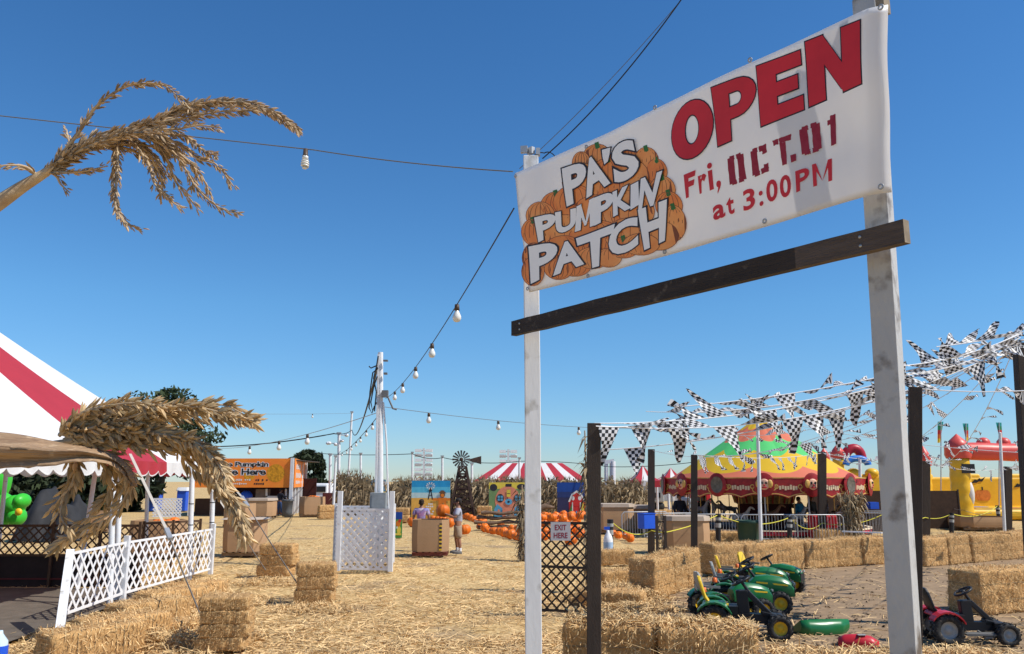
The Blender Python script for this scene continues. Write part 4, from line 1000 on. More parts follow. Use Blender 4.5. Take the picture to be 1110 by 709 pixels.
def bin_round(px, by, w_, h_, m_, label, name='litter_bin', cat='bin'):
    p = XZ(px, DY(by)); e = empty(name, p, label, cat); mb = MB()
    mb.lathe([(0, .0), (w_ * .42, 0), (w_ * .44, h_ * .3), (w_ * .5, h_ * .93), (w_ * .54, h_ * .94), (w_ * .54, h_), (w_ * .48, h_), (w_ * .4, h_ * .15), (0, h_ * .15)], p, 20); mb.build('bin_body', m_, e)
    mb = MB(); mb.lathe([(w_ * .56, h_ * .9), (w_ * .58, h_ * .95), (w_ * .55, h_ * 1.0)], p, 20); mb.build('bin_rim', m_, e)
bin_round(311, 560, .65, 1.0, M('grey_bin', (.12, .13, .14), .6), 'grey litter bin at the booth corner post')
bin_round(294, 561, .6, 1.1, M('brown_bin', (.06, .045, .035), .6), 'brown litter bin in front of the booth counter')
bin_round(812, 594, .72, .86, M('dark_green_bin', (.02, .06, .045), .5, .1), 'dark green litter bin left of the white round pole')
# portable blue cabins, white panel fence far behind the tent poles
for px0, px1, lb in ((161, 172, 'far blue and white portable cabin, left one'), (194, 204, 'far blue and white portable cabin, right one')):
    D = 60; a, b_ = XZ(px0, D), XZ(px1, D); zt = P(165, 532, D).z; e = empty('portable_cabin', a, lb, 'cabin')
    mb = MB(); mb.box(((a.x + b_.x) / 2, D, zt / 2), (b_.x - a.x, 1.2, zt)); bev(mb.build('cabin_body', m_blue, e), .05)
    mb = MB(); mb.box(((a.x + b_.x) / 2, D, zt + .12), (b_.x - a.x + .1, 1.3, .24), taper=.8); mb.build('cabin_roof', m_white, e)
a, b_ = XZ(165, 48), XZ(196, 48); e = empty('lattice_fence', a, 'far white lattice panel beyond the tent poles', 'fence'); lat_panel('lattice_panel', e, a, b_, .1, 1.1, m_whitepl, .14, .07)
# ================================================================== utility pole, enclosure, meter box
D = 21.8; b_ = XZ(412, D); t = P(412.5, 382, D); up_ = empty('utility_pole', b_, 'tall white utility pole with cables and a meter box', 'utility pole')
mb = MB(); mb.tube([b_, lerp(b_, t, .5), t], [.08, .075, .068], 12); mb.build('pole_shaft', m_whiteworn if 0 else m_white, up_)
mb = MB(); q = P(408.5, 545, D); mb.bar((q.x, D - .1, 0), P(410.3, 384, D - .12), .05, .06); mb.build('pole_batten', m_white, up_)
mb = MB(); mb.tube([P(422.5, 600, D + .2), P(419, 480, D), P(415.5, 436, D - .05)], .024, 8); mb.build('brace_pipe', m_white, up_)
mb = MB(); q0, q1 = P(397.5, 534, D - .35), P(418.5, 552, D - .35); mb.box(((q0.x + q1.x) / 2 + .05, D - .32, (q0.z + q1.z) / 2), (q1.x - q0.x - .1, .25, q0.z - q1.z)); o = mb.build('meter_box', m_ebox, up_); bev(o, .01)
mb = MB(); mb.box(((q0.x + q1.x) / 2 + .06, D - .452, (q0.z + q1.z) / 2 - .01), (q1.x - q0.x - .18, .012, q0.z - q1.z - .07)); mb.build('box_door', M('grey_painted_door', (.31, .33, .33), .45), o)
mb = MB(); mb.box(P(417.5, 427, D - .12), (.16, .14, .18)); mb.tube([P(419, 427, D - .1), P(426, 443, D - .1), P(430, 444, D - .1)], .025, 6); mb.box(P(418, 405, D - .12), (.09, .1, .05)); mb.box(P(418, 391, D - .12), (.12, .1, .04)); mb.build('junction_box', m_greyp, up_)
for pts in ([(409, 400), (404, 404), (401, 425), (400, 442), (403, 448), (406, 440)], [(409, 408), (405, 420), (402, 436), (404, 446), (408, 436)], [(410, 386), (408, 398), (405, 410), (408, 425), (406, 446)], [(409, 396), (402, 399), (400, 397)]):
    mb = MB(); mb.tube([P(x, y, D - .18) for x, y in pts], .018, 5); mb.build('cable_loop', m_cable, up_)
enc = empty('lattice_enclosure', XZ(395, 20.6), 'white lattice enclosure around the utility pole foot', 'enclosure')
c1, c2 = XZ(366, 20.4), XZ(423, 20.2); c0 = XZ(363, 22.6); c3 = XZ(425, 22.4)
htp = 1.42
for a, b_ in ((c1, c2), (c0, c1), (c2, c3), (c0, c3)): lat_panel('lattice_panel', enc, a, b_, .05, htp, m_whitepl, .135, .06, .05)
for p, h_ in ((c1, 1.85), (c2, 1.85), (c0, 1.5), (c3, 1.5)):
    mb = MB(); mb.bar(p, p + Z * h_, .11, .11); bev(mb.build('corner_post', m_white, enc))
# ================================================================== corn stalk fence
def cornfence(p0, p1, h_, n, label, D1=None, seed=2):
    rd = random.Random(seed); L_ = (p1 - p0).length; mb = MB(); nr = V((-(p1 - p0).y, (p1 - p0).x, 0)).normalized(); al = (p1 - p0).normalized()
    for i in range(n):
        p = lerp(p0, p1, rd.random()) + nr * rd.uniform(-.25, .25); hh = h_ * rd.uniform(.82, 1.08); tilt_ = al * rd.gauss(0, .14)
        top = p + tilt_ * hh + Z * hh; s_ = al * .025
        mb.add([p - s_, p + s_, top + s_ * .5, top - s_ * .5], [(0, 1, 2, 3)])
        for j in range(9):
            t_ = rd.uniform(.05, .98); q = lerp(p, top, t_); d = (al * rd.gauss(0, 1) + nr * rd.gauss(0, .4) + Z * rd.gauss(-.35, .7)).normalized(); l_ = rd.uniform(.25, .7); w_ = rd.uniform(.03, .07)
            e1 = q + d * l_ * .5 + Z * .04; e2 = q + d * l_ - Z * l_ * .35; sd_ = (d.cross(nr)).normalized() * w_
            mb.add([q - sd_ * .4, q + sd_ * .4, e1 + sd_, e1 - sd_, e2], [(0, 1, 2, 3), (3, 2, 4)])
        if rd.random() < .35:
            for j in range(5):
                d = V((rd.gauss(0, .4), 0, 1)).normalized() * rd.uniform(.2, .4); mb.add([top - s_ * .5, top + s_ * .5, top + d], [(0, 1, 2)])
    o = mb.build('corn_stalk_fence', m_cornwall); tag(o, label, 'fence')
    bk = MB(); bk.bar(p0 + nr * .3 + Z * h_ * .45, p1 + nr * .3 + Z * h_ * .45, .04, h_ * .8, up=Z); b2 = bk.build('backing_board', M('dry_stalk_backing', (.1, .07, .04), .9, .3, 12, stretch=(6, 1, 1)), o); b2.location = b2.location
DF = DY(560)
def ht(py, D): return P(500, py, D).z
cornfence(XZ(424, DF), XZ(584, DF + 1), ht(521, DF), 620, 'long wall of dried corn stalks behind the painted boards', seed=2)
cornfence(XZ(584, DF + 1.0), XZ(640, DF + 1), ht(522, DF), 230, 'dried corn stalk wall behind the barn painting', seed=3)
cornfence(XZ(648, DF), XZ(698, DF), ht(523, DF), 210, 'dried corn stalk wall between the tall gate post and the blue box', seed=4)
cornfence(XZ(366, DF + 2), XZ(400, DF + 2), ht(515, DF), 130, 'dried corn stalk wall left of the utility pole', seed=5)
# ================================================================== painted boards
def board(px0, px1, py0, py1, D, label, layers, name='painted_board', stand=False):
    x0, x1 = P(px0, (py0 + py1) / 2, D).x, P(px1, (py0 + py1) / 2, D).x; zt, zb = P(px0, py0, D).z, P(px0, py1, D).z; 
    e = empty(name, (x0, D, 0), label, 'painted board'); mb = MB()
    mb.box(((x0 + x1) / 2, D, (zt + zb) / 2), (x1 - x0, .03, zt - zb)); mb.build('board_back', m_pallet, e)
    mb = MB(); mats = []
    for k, (col, poly) in enumerate(layers):
        if col not in mats: mats.append(col)
        pts = [V((x0 + (x1 - x0) * u, D - .018 - k * .0022, zb + (zt - zb) * v)) for u, v in poly]
        mb.add(pts, [tuple(range(len(pts)))], mats.index(col))
    mb.build('painting', mats, e)
    mb = MB()
    for x in (x0 + .1, x1 - .1): mb.bar((x, D + .1, 0), (x, D + .05, zt - .05), .08, .08)
    mb.build('prop', m_pallet, e)
    return e
def pm(n, c): return M('paint_' + n, c, .6, .12, 3)
def R_(x0, y0, x1, y1): return [(x0, y0), (x1, y0), (x1, y1), (x0, y1)]
def El(cx, cy, rx, ry, n=18, a0=0, a1=2 * PI): return [(cx + rx * math.cos(a0 + (a1 - a0) * i / n), cy + ry * math.sin(a0 + (a1 - a0) * i / n)) for i in range(n)]
sky1, sky2, sky3, wheat, wheat2 = pm('deep_sky', (.02, .3, .6)), pm('mid_sky', (.1, .5, .72)), pm('pale_sky', (.5, .68, .7)), pm('wheat', (.75, .42, .08)), pm('ochre', (.62, .33, .05))
blk, jeans, orng, wht, rd_, gr_, brn = pm('black', (.03, .03, .04)), pm('denim', (.03, .12, .5)), pm('orange', (.7, .2, .02)), pm('white', (.75, .75, .72)), pm('red', (.6, .03, .03)), pm('green', (.08, .3, .06)), pm('brown', (.16, .08, .04))
L1 = [(sky1, R_(0, .8, 1, 1)), (sky2, R_(0, .66, 1, .83)), (sky3, R_(0, .52, 1, .68)), (wheat, R_(0, .2, 1, .54)), (wheat2, R_(0, 0, 1, .22))]
L1 += [(blk, [(.42, .5), (.45, .5), (.49, .8), (.47, .8)]), (blk, [(.53, .5), (.56, .5), (.5, .8), (.48, .8)]), (blk, R_(.44, .6, .54, .62)), (blk, El(.49, .76, .045, .06))]
for i in range(10):
    a = 2 * PI * i / 10; L1.append((wht, [(.49 + .03 * math.cos(a), .86 + .02 * math.sin(a)), (.49 + .12 * math.cos(a - .15), .86 + .1 * math.sin(a - .15)), (.49 + .12 * math.cos(a + .15), .86 + .1 * math.sin(a + .15))]))
L1 += [(orng, R_(.55, .47, 1, .53)), (orng, R_(.7, .28, .9, .55)), (jeans, R_(.7, .04, .79, .32)), (jeans, R_(.81, .04, .9, .32)), (jeans, R_(.7, .24, .9, .34)), (brn, El(.8, .62, .07, .07)), (brn, [(.7, .66), (.9, .66), (.83, .74), (.76, .74)]), (orng, El(.8, .61, .045, .045))]
for j, (x0, x1) in enumerate(((.4, .56), (.38, .58), (.42, .55), (.4, .6), (.44, .58))): 
    for i in range(4):
        if (i + j) % 5: L1.append((wht, R_(x0 + (x1 - x0) * i / 4, .36 - j * .065, x0 + (x1 - x0) * (i + .75) / 4, .40 - j * .065)))
DB = DY(562)
board(446, 488, 521, 562, DB, 'painted board of a scarecrow and windmill under blue sky', L1)
pk_, bl_, yl_, gn_ = pm('coral', (.72, .26, .16)), pm('sky_blue', (.1, .38, .6)), pm('yellow', (.75, .6, .08)), pm('sage', (.18, .3, .12))
L2 = [(gn_, R_(0, 0, 1, 1)), (yl_, R_(0, .82, 1, 1)), (blk, El(.12, .86, .1, .1)), (blk, El(.86, .88, .12, .08)), (pk_, El(.5, .48, .34, .42)), (blk, R_(.44, .88, .6, .96)), (bl_, [(.14, 0), (.38, 0), (.36, .28), (.22, .4), (.14, .26)]), (bl_, [(.66, 0), (.96, 0), (.94, .3), (.8, .42), (.68, .3)]), (pk_, El(.26, .2, .03, .06))]
for cx in (.3, .76): L2 += [(blk, El(cx, .56, .1, .12, 12)), (bl_, R_(cx - .07, .49, cx + .07, .63)), (blk, R_(cx - .008, .49, cx + .008, .63)), (blk, R_(cx - .07, .555, cx + .07, .57))]
L2 += [(bl_, El(.52, .46, .1, .09, 8)), (blk, El(.52, .46, .035, .035, 8)), (yl_, R_(.47, .6, .57, .8)), (brn, R_(.48, .68, .56, .7)), (pk_, R_(.36, .04, .66, .3)), (wht, [(.42, 0), (.62, 0), (.58, .16), (.46, .16)]), (brn, R_(.43, .05, .61, .07))]
board(530, 571, 523, 562, DB + .4, 'painted board of a round coral house with blue windows', L2)
nv, dk = pm('night_blue', (.01, .06, .3)), pm('night_violet', (.03, .03, .09))
L3 = [(dk, R_(0, 0, 1, 1)), (nv, R_(0, .72, 1, 1)), (pm('night_mid', (.02, .04, .16)), R_(0, .58, 1, .74)), (gn_, R_(0, 0, 1, .1)), (rd_, [(.34, .1), (.8, .1), (.8, .5), (.7, .68), (.56, .76), (.42, .68), (.34, .5)]), (wht, [(.32, .46), (.42, .68), (.57, .78), (.72, .68), (.84, .46), (.78, .46), (.69, .64), (.57, .72), (.45, .64), (.37, .46)]), (wht, El(.46, .56, .05, .06)), (wht, El(.66, .56, .05, .06)), (rd_, El(.56, .4, .1, .07)), (gr_, [(.3, .1), (.46, .1), (.44, .42)]), (yl_, [(.66, .1), (.8, .1), (.76, .46)]), (bl_, [(.46, .02), (.66, .02), (.56, .22)]), (orng, El(.86, .36, .08, .1)), (wht, R_(.43, .1, .46, .45)), (wht, R_(.66, .1, .69, .45))]
board(604, 641, 523, 562, DB + .6, 'painted board of a red barn at night', L3)
L0 = [(bl_, R_(0, .55, 1, 1)), (yl_, R_(0, 0, 1, .56)), (gn_, [(0, .4), (.4, .55), (.3, .5), (0, .5)]), (rd_, El(.62, .68, .05, .12)), (blk, [(.05, .75), (.2, .66), (.16, .76)]), (blk, [(.3, .85), (.42, .78), (.4, .88)]), (wht, El(.85, .85, .2, .1)), (brn, El(.3, .35, .14, .03))]
board(396.5, 418, 520, 549, DY(557), 'painted board of blue sky and wheat behind the utility pole', L0)
L4 = [(gr_, R_(0, 0, 1, 1)), (nv, R_(0, .72, 1, 1)), (yl_, El(.6, .3, .25, .16)), (orng, El(.5, .55, .3, .12)), (yl_, R_(.1, .1, .9, .18)), (rd_, El(.7, .66, .18, .06)), (wht, El(.35, .4, .08, .05))]
board(427.5, 436, 555, 583, DY(584), 'small narrow painted board with a face, on a blue foot beside the lattice enclosure', L4)
# ================================================================== windmill
D = DY(560) - 1.0; b_ = XZ(501, D); zt = P(500, 506, D).z; e = empty('windmill', b_, 'dark rusty ornamental windmill tower with a bladed wheel', 'windmill'); sc_ = D / 900
mb = MB(); hw0, hw1 = 13 * sc_, 3.5 * sc_
cs0 = [b_ + V((sx_ * hw0, sy_ * hw0, 0)) for sx_, sy_ in ((-1, -1), (1, -1), (1, 1), (-1, 1))]; cs1 = [b_ + V((sx_ * hw1, sy_ * hw1, zt)) for sx_, sy_ in ((-1, -1), (1, -1), (1, 1), (-1, 1))]
for a, c_ in zip(cs0, cs1): mb.bar(a, c_, .13, .13)
for i in range(7):
    t0, t1 = i / 7, (i + 1) / 7
    for j in range(4):
        a0, a1 = lerp(cs0[j], cs1[j], t0), lerp(cs0[j], cs1[j], t1); b0, b1 = lerp(cs0[(j + 1) % 4], cs1[(j + 1) % 4], t0), lerp(cs0[(j + 1) % 4], cs1[(j + 1) % 4], t1)
        mb.bar(a0, b1, .09, .07); mb.bar(b0, a1, .09, .07); mb.bar(a1, b1, .1, .1)
mb.build('tower', m_rust, e)
for z_, w_ in ((.55, 1.15), (.8, .7)):
    mb = MB(); mb.box(b_ + Z * zt * z_, (2 * (hw0 + (hw1 - hw0) * z_) * .95,) * 2 + (.12,)); mb.build('platform', m_rust, e)
hub = P(500, 498, D - .5); mb = MB(); r_ = 9.5 * sc_
for i in range(16):
    a = 2 * PI * i / 16; d = V((math.cos(a), 0, math.sin(a))); s_ = V((-math.sin(a), .35, math.cos(a))) * .055
    mb.add([hub + d * r_ * .3 - s_ * .5, hub + d * r_ * .3 + s_ * .5, hub + d * r_ + s_, hub + d * r_ - s_], [(0, 1, 2, 3)])
w_h = mb.build('wheel', M('dark_grey_tin', (.1, .1, .1), .6), e); sol = w_h.modifiers.new('t', 'SOLIDIFY'); sol.thickness = .015
mb = MB(); mb.ell(hub, (.12, .15, .12)); mb.tube([hub, hub + V((0, 1.2, 0))], .05, 6); mb.bar((hub.x, hub.y + .6, zt - .1), hub + V((0, .6, 0)), .1, .1); mb.build('hub', m_rust, e)
mb = MB(); q = hub + V((.2, 1.5, 0)); mb.add([q, q + V((.9, .3, .25)), q + V((.9, .3, -.25)), q + V((0, .02, 0)), q + V((.9, .32, .25)), q + V((.9, .32, -.25))], [(0, 1, 2), (5, 4, 3)]); mb.build('tail_vane', m_rust, e)
# ================================================================== far striped tents
def striped(pxs, pye, pyt, D, depth, n, label, legs=True, peak=None, name='striped_tent', flipc=0):
    x0, x1 = P(pxs[0], pye, D).x, P(pxs[1], pye, D).x; ze = P(pxs[0], pye, D).z; zt = P(pxs[0], pyt, D + depth / 2).z; ins = (x1 - x0) * .2
    e = empty(name, ((x0 + x1) / 2, D + depth / 2, 0), label, 'tent'); mb = MB()
    if peak is None:
        a, b_, c_, d_ = V((x0, D, ze)), V((x1, D, ze)), V((x0, D + depth, ze)), V((x1, D + depth, ze)); r0, r1 = V((x0 + ins * (1.15), D + depth / 2, zt)), V((x1 - ins, D + depth / 2, zt))
        for i in range(n):
            for lo, hi, lo2, hi2 in ((a, b_, r0, r1), (d_, c_, r1, r0)):
                mb.add([lerp(lo, hi, i / n), lerp(lo, hi, (i + 1) / n), lerp(lo2, hi2, (i + 1) / n), lerp(lo2, hi2, i / n)], [(0, 1, 2, 3)], (i + flipc) % 2)
                q = -Z * .35; mb.add([lerp(lo, hi, i / n), lerp(lo, hi, (i + 1) / n), lerp(lo, hi, (i + 1) / n) + q, lerp(lo, hi, i / n) + q], [(0, 3, 2, 1)], (i + flipc) % 2)
        mb.add([a, r0, c_], [(0, 1, 2)], 1); mb.add([b_, d_, r1], [(0, 1, 2)], 1)
    else:
        top = V(((x0 + x1) / 2 + peak, D + depth / 2, zt)); cs = [V((x0, D, ze)), V((x1, D, ze)), V((x1, D + depth, ze)), V((x0, D + depth, ze))]
        for s_ in range(4):
            for i in range(n):
                def fn(u, v, s_=s_, i=i):
                    q = lerp(lerp(cs[s_], cs[(s_ + 1) % 4], (i + u) / n), top, v); q.z -= (zt - ze) * .33 * math.sin(PI * v) ** 1.1; return q
                mb.sheet(fn, 2, 8, (i + flipc) % 2, uv=False)
                a, b_ = lerp(cs[s_], cs[(s_ + 1) % 4], i / n), lerp(cs[s_], cs[(s_ + 1) % 4], (i + 1) / n); mb.add([a, b_, b_ - Z * .4, a - Z * .4], [(0, 3, 2, 1)], (i + flipc) % 2)
    mb.build('canopy', [m_redtent, m_whtent], e)
    for x in (x0, x1):
        for y in (D, D + depth):
            m2 = MB(); m2.tube([(x, y, 0), (x, y, ze)], .08, 6); m2.build('tent_pole', m_white, e)
striped((514, 638), 521, 502, 72, 9, 11, 'long red and white striped tent roof above the corn stalk wall')
striped((681, 724), 521, 504, 52, 4, 3, 'peaked red and white tent left of the carousel', peak=0)
striped((713, 752), 520, 507, 66, 4, 3, 'smaller red and white tent half behind the carousel edge', peak=0)
# driftwood and plank pile
p = G(545, 573); 
for i, (px, py, l_, w_, rz, lb) in enumerate(((542, 568, 1.9, .28, .02, 'top'), (540, 570, 2.3, .3, -.06, 'third lowest'), (546, 572, 2.5, .3, .05, 'second lowest'), (540, 574, 2.2, .35, -.03, 'bottom'))):
    q = G(545, 574); mb = MB(); k = 10; pts = [V((q.x + (j / k - .5) * l_ * 1.0, q.y + (j / k - .5) * l_ * math.sin(rz), .1 + (3 - i) * .2 + .03 * math.sin(j + i))) for j in range(k + 1)]
    mb.tube(pts, [.13 * (1 + .25 * math.sin(j * 2.1 + i)) for j in range(k + 1)], 7, flat=.6); tag(mb.build('driftwood_plank', M('weathered_driftwood', (.22, .14, .09), .9, .3, 6, .5)), lb + ' weathered plank of the pile before the round house board', 'plank', 'weathered planks stacked in a pile')
p = G(577, 574); mb = MB(); pts = [P(560, 572, p.y), P(572, 563, p.y), P(583, 552, p.y), P(592, 549, p.y), P(601, 550, p.y)]
mb.tube(pts, [.1, .16, .2, .17, .05], 8, flat=.8); mb.tube([pts[1], P(580, 572, p.y)], [.12, .05], 6); mb.tube([pts[3], P(597, 542, p.y)], [.1, .02], 6)
tag(mb.build('driftwood_log', M('weathered_driftwood', (.22, .14, .09), .9)), 'pale driftwood log leaning beside the white post', 'log')
# far vehicle by the booth
D = 78; p = XZ(348, D); e = empty('parked_van', p, 'far white van parked by the dense round tree', 'van')
mb = MB(); mb.box(p + Z * 1.1, (2.2, 4.5, 1.5), taper=.9); bev(mb.build('van_body', m_white, e), .15, 3)
mb = MB(); mb.box(p + V((0, -2.2, 1.35)), (1.7, .1, .5)); mb.build('windscreen', m_black, e)
for sx_ in (-.85, .85): mb = MB(); mb.lathe([(0, -.1), (.35, -.1), (.35, .1), (0, .1)], p + V((sx_, -1.6, .36)), 12, rot=Matrix.Rotation(PI / 2, 3, 'Y')); mb.build('wheel', m_rubber, e)
# ================================================================== people
def skin(name, joints, edges, m_, parent, origin, sub=2, root=0):
    me = bpy.data.meshes.new(name); me.from_pydata([tuple(j[0]) for j in joints], edges, []); me.materials.append(m_)
    o = bpy.data.objects.new(name, me); COL.objects.link(o)
    bm = bmesh.new(); bm.from_mesh(me); lay = bm.verts.layers.skin.verify()
    for v, j in zip(bm.verts, joints):
        r = j[1]; v[lay].radius = (r, r) if not isinstance(r, tuple) else r
    bm.verts.ensure_lookup_table(); bm.verts[root][lay].use_root = True
    bm.to_mesh(me); bm.free()
    s = o.modifiers.new('skin', 'SKIN'); s.use_smooth_shade = True; s.branch_smoothing = .4
    s2 = o.modifiers.new('sub', 'SUBSURF'); s2.levels = sub; s2.render_levels = sub
    dg = bpy.context.evaluated_depsgraph_get(); dg.update(); ev = o.evaluated_get(dg); m2 = bpy.data.meshes.new_from_object(ev)
    o.modifiers.clear(); o.data = m2
    for p in m2.polygons: p.use_smooth = True
    if not m2.materials: m2.materials.append(m_)
    o.parent = parent; return o
def person(loc, h, rz, label, shirt, shorts, pose='stand', hair=m_hair, shoes=None, print_=None, long_=False):
    """faces -Y before rotation; h = standing height"""
    e = empty('person', loc, label, 'person'); e.rotation_euler.z = rz; e.scale = (1.1, 1.05, 1); k = h / 1.7
    hipz = .92
    if pose == 'hold':                # forearms raised forward, holding a pumpkin at chest height
        aL = [V((-.19, .0, 1.38)), V((-.27, -.1, 1.13)), V((-.13, -.36, 1.24)), V((-.09, -.42, 1.27))]; aR = [V((.19, .0, 1.38)), V((.27, -.1, 1.13)), V((.13, -.36, 1.24)), V((.09, -.42, 1.27))]
    elif pose == 'lean': aL = [V((-.19, 0, 1.38)), V((-.27, -.08, 1.12)), V((-.2, -.32, 1.05)), V((-.17, -.38, 1.04))]; aR = [V((.19, 0, 1.38)), V((.27, -.08, 1.12)), V((.2, -.32, 1.05)), V((.17, -.38, 1.04))]
    else: aL = [V((-.19, 0, 1.38)), V((-.25, .02, 1.1)), V((-.25, -.08, .86)), V((-.24, -.1, .8))]; aR = [V((.19, 0, 1.38)), V((.25, .02, 1.1)), V((.25, -.08, .86)), V((.24, -.1, .8))]
    st = .06 if pose != 'hold' else .03
    J = [(V((0, 0, hipz)), .125), (V((0, 0, 1.1)), .12), (V((0, .01, 1.3)), .135), (V((0, .01, 1.42)), .08), (V((0, 0, 1.5)), .052), (V((0, -.015, 1.58)), .082), (V((0, -.02, 1.65)), .075), (V((0, -.045, 1.55)), .05)]
    E = [(0, 1), (1, 2), (2, 3), (3, 4), (4, 5), (5, 6), (5, 7)]
    for arm in (aL, aR):
        b_ = len(J); J += [(arm[0], .055), (arm[1], .043), (arm[2], .03), (arm[3], .036)]; E += [(2, b_), (b_, b_ + 1), (b_ + 1, b_ + 2), (b_ + 2, b_ + 3)]
    for sx_ in (-1, 1):
        b_ = len(J); J += [(V((sx_ * .1, 0, .82)), .09), (V((sx_ * .105, -.01 + sx_ * st, .48)), .06), (V((sx_ * .11, .02 + sx_ * st, .3)), .058), (V((sx_ * .11, .03 + sx_ * st, .09)), .038), (V((sx_ * .12, -.1 + sx_ * st, .045)), .036)]
        E += [(0, b_), (b_, b_ + 1), (b_ + 1, b_ + 2), (b_ + 2, b_ + 3), (b_ + 3, b_ + 4)]
    J = [(p * k, r * k) for p, r in J]; skin('body', J, E, m_skin, e, loc)
    # shirt
    Js = [(V((0, 0, .9)), .155), (V((0, 0, 1.1)), .15), (V((0, .01, 1.3)), .16), (V((0, .01, 1.42)), .085)]; Es = [(0, 1), (1, 2), (2, 3)]
    for arm in (aL, aR):
        b_ = len(Js); end = arm[0].lerp(arm[1], .8); Js += [(arm[0], .08), (end, .075)]; Es += [(2, b_), (b_, b_ + 1)]
        if long_: Js += [(arm[1], .058), (arm[2], .042)]; Es += [(b_ + 1, b_ + 2), (b_ + 2, b_ + 3)]
    sh = skin('shirt', [(p * k, r * k) for p, r in Js], Es, shirt, e, loc)
    Jp = [(V((0, 0, .95)), .14), (V((0, 0, .86)), .145)]; Ep = [(0, 1)]
    for sx_ in (-1, 1):
        b_ = len(Jp); Jp += [(V((sx_ * .1, 0, .78)), .115), (V((sx_ * .11, sx_ * st, .46 if not long_ else .12)), .105 if not long_ else .06)]; Ep += [(1, b_), (b_, b_ + 1)]
    skin('shorts' if not long_ else 'trousers', [(p * k, r * k) for p, r in Jp], Ep, shorts, e, loc)
    mb = MB(); mb.ell(V(loc) + V((0, .012, 1.655)) * k, (.088 * k, .1 * k, .085 * k), n=12); mb.ell(V(loc) + V((0, .05, 1.6)) * k, (.08 * k, .06 * k, .09 * k), n=12)
    for v in range(len(mb.v)): pass
    mb.build('hair', hair, e)
    mb = MB()
    for sx_ in (-1, 1):
        mb.ell(V(loc) + V((sx_ * .028, -.1, 1.6)) * k, (.012 * k, .008 * k, .008 * k), 1, 8, 6)
        mb.ell(V(loc) + V((sx_ * .088, -.005, 1.59)) * k, (.012 * k, .02 * k, .028 * k), 0, 8, 6)
    mb.ell(V(loc) + V((0, -.115, 1.575)) * k, (.014 * k, .02 * k, .022 * k), 0, 8, 6); mb.ell(V(loc) + V((0, -.1, 1.535)) * k, (.026 * k, .01 * k, .007 * k), 2, 8, 6)
    mb.build('face_features', [m_skin, m_black, m_red], e)
    # five fingers a hand
    for s_, arm in ((-1, aL), (1, aR)):
        mb = MB(); d = (arm[3] - arm[2]).normalized(); u = d.cross(V((0, 0, 1)) if abs(d.z) < .8 else V((0, 1, 0))).normalized(); v_ = d.cross(u)
        for i, L_ in enumerate((.06, .072, .078, .07)):
            a = arm[3] + u * (i - 1.5) * .019 + d * .02; mb.tube([(V(loc) + q * k) for q in (a, a + d * L_ * .55 + v_ * .008, a + d * L_ + v_ * .03)], [.009 * k, .0085 * k, .006 * k], 6)
        a = arm[3] + u * .035 * s_ - d * .01; mb.tube([(V(loc) + q * k) for q in (a, a + u * .03 * s_ + d * .02 + v_ * .01, a + u * .035 * s_ + d * .05 + v_ * .02)], [.011 * k, .01 * k, .007 * k], 6)
        mb.build('fingers', m_skin, e)
    for sx_ in (-1, 1):
        mb = MB(); c = V(loc) + V((sx_ * .115, -.05 + sx_ * st, .045)) * k; mb.ell(c, (.052 * k, .14 * k, .055 * k), n=12); mb.box(c - Z * .03 * k, (.1 * k, .27 * k, .025 * k))
        mb.build('shoe', shoes or m_greyp, e)
        if not long_: mb = MB(); mb.lathe([(.045 * k, 0), (.05 * k, .08 * k), (.046 * k, .1 * k)], V(loc) + V((sx_ * .11, .03 + sx_ * st, .08)) * k, 10); mb.build('sock', m_white, e)
    return e
def cloth(n, c, **kw): return M('cloth_' + n, c, .9, .1, 12, .3, 20, **kw)
pm_ = G(496, 600); k_ = 1.56
hld = person(pm_, k_, R(-82), 'person in light grey shirt and khaki shorts lifting a pumpkin beside the bin', cloth('light_grey', (.42, .43, .5)), cloth('khaki', (.36, .27, .19)), 'hold')
hld.scale = (1.22, 1.12, 1)
a = R(-82); off = V((0, -.5, 1.26)) * (k_ / 1.7); q = V(pm_) + Matrix.Rotation(a, 3, 'Z') @ off
pumpkin((q.x, q.y, q.z - .11), .4, 'pumpkin held up by the person in the grey shirt', tilt=.1)
p2 = XZ(456, 26.6)
tie = M('tie_dye_cloth', (.55, .1, .2), .9, .2, 3.2, .2, 20, col2=(.12, .3, .55), stain=(.6, .55, .58), stain_lo=.5)
person(p2, 1.5, PI, 'person in a tie dye shirt bending behind the cardboard bin', tie, cloth('denim', (.05, .09, .2)), 'stand', hair=M('brown_hair', (.03, .018, .01), .8))
D = DY(559); person(XZ(303, D + .1), 1.6, PI * .8, 'person in dark clothes and blue jeans at the orange booth', cloth('black', (.02, .02, .03)), cloth('denim', (.05, .12, .35)), 'lean', long_=True)
for p_ in pp: remove_tree(p_)
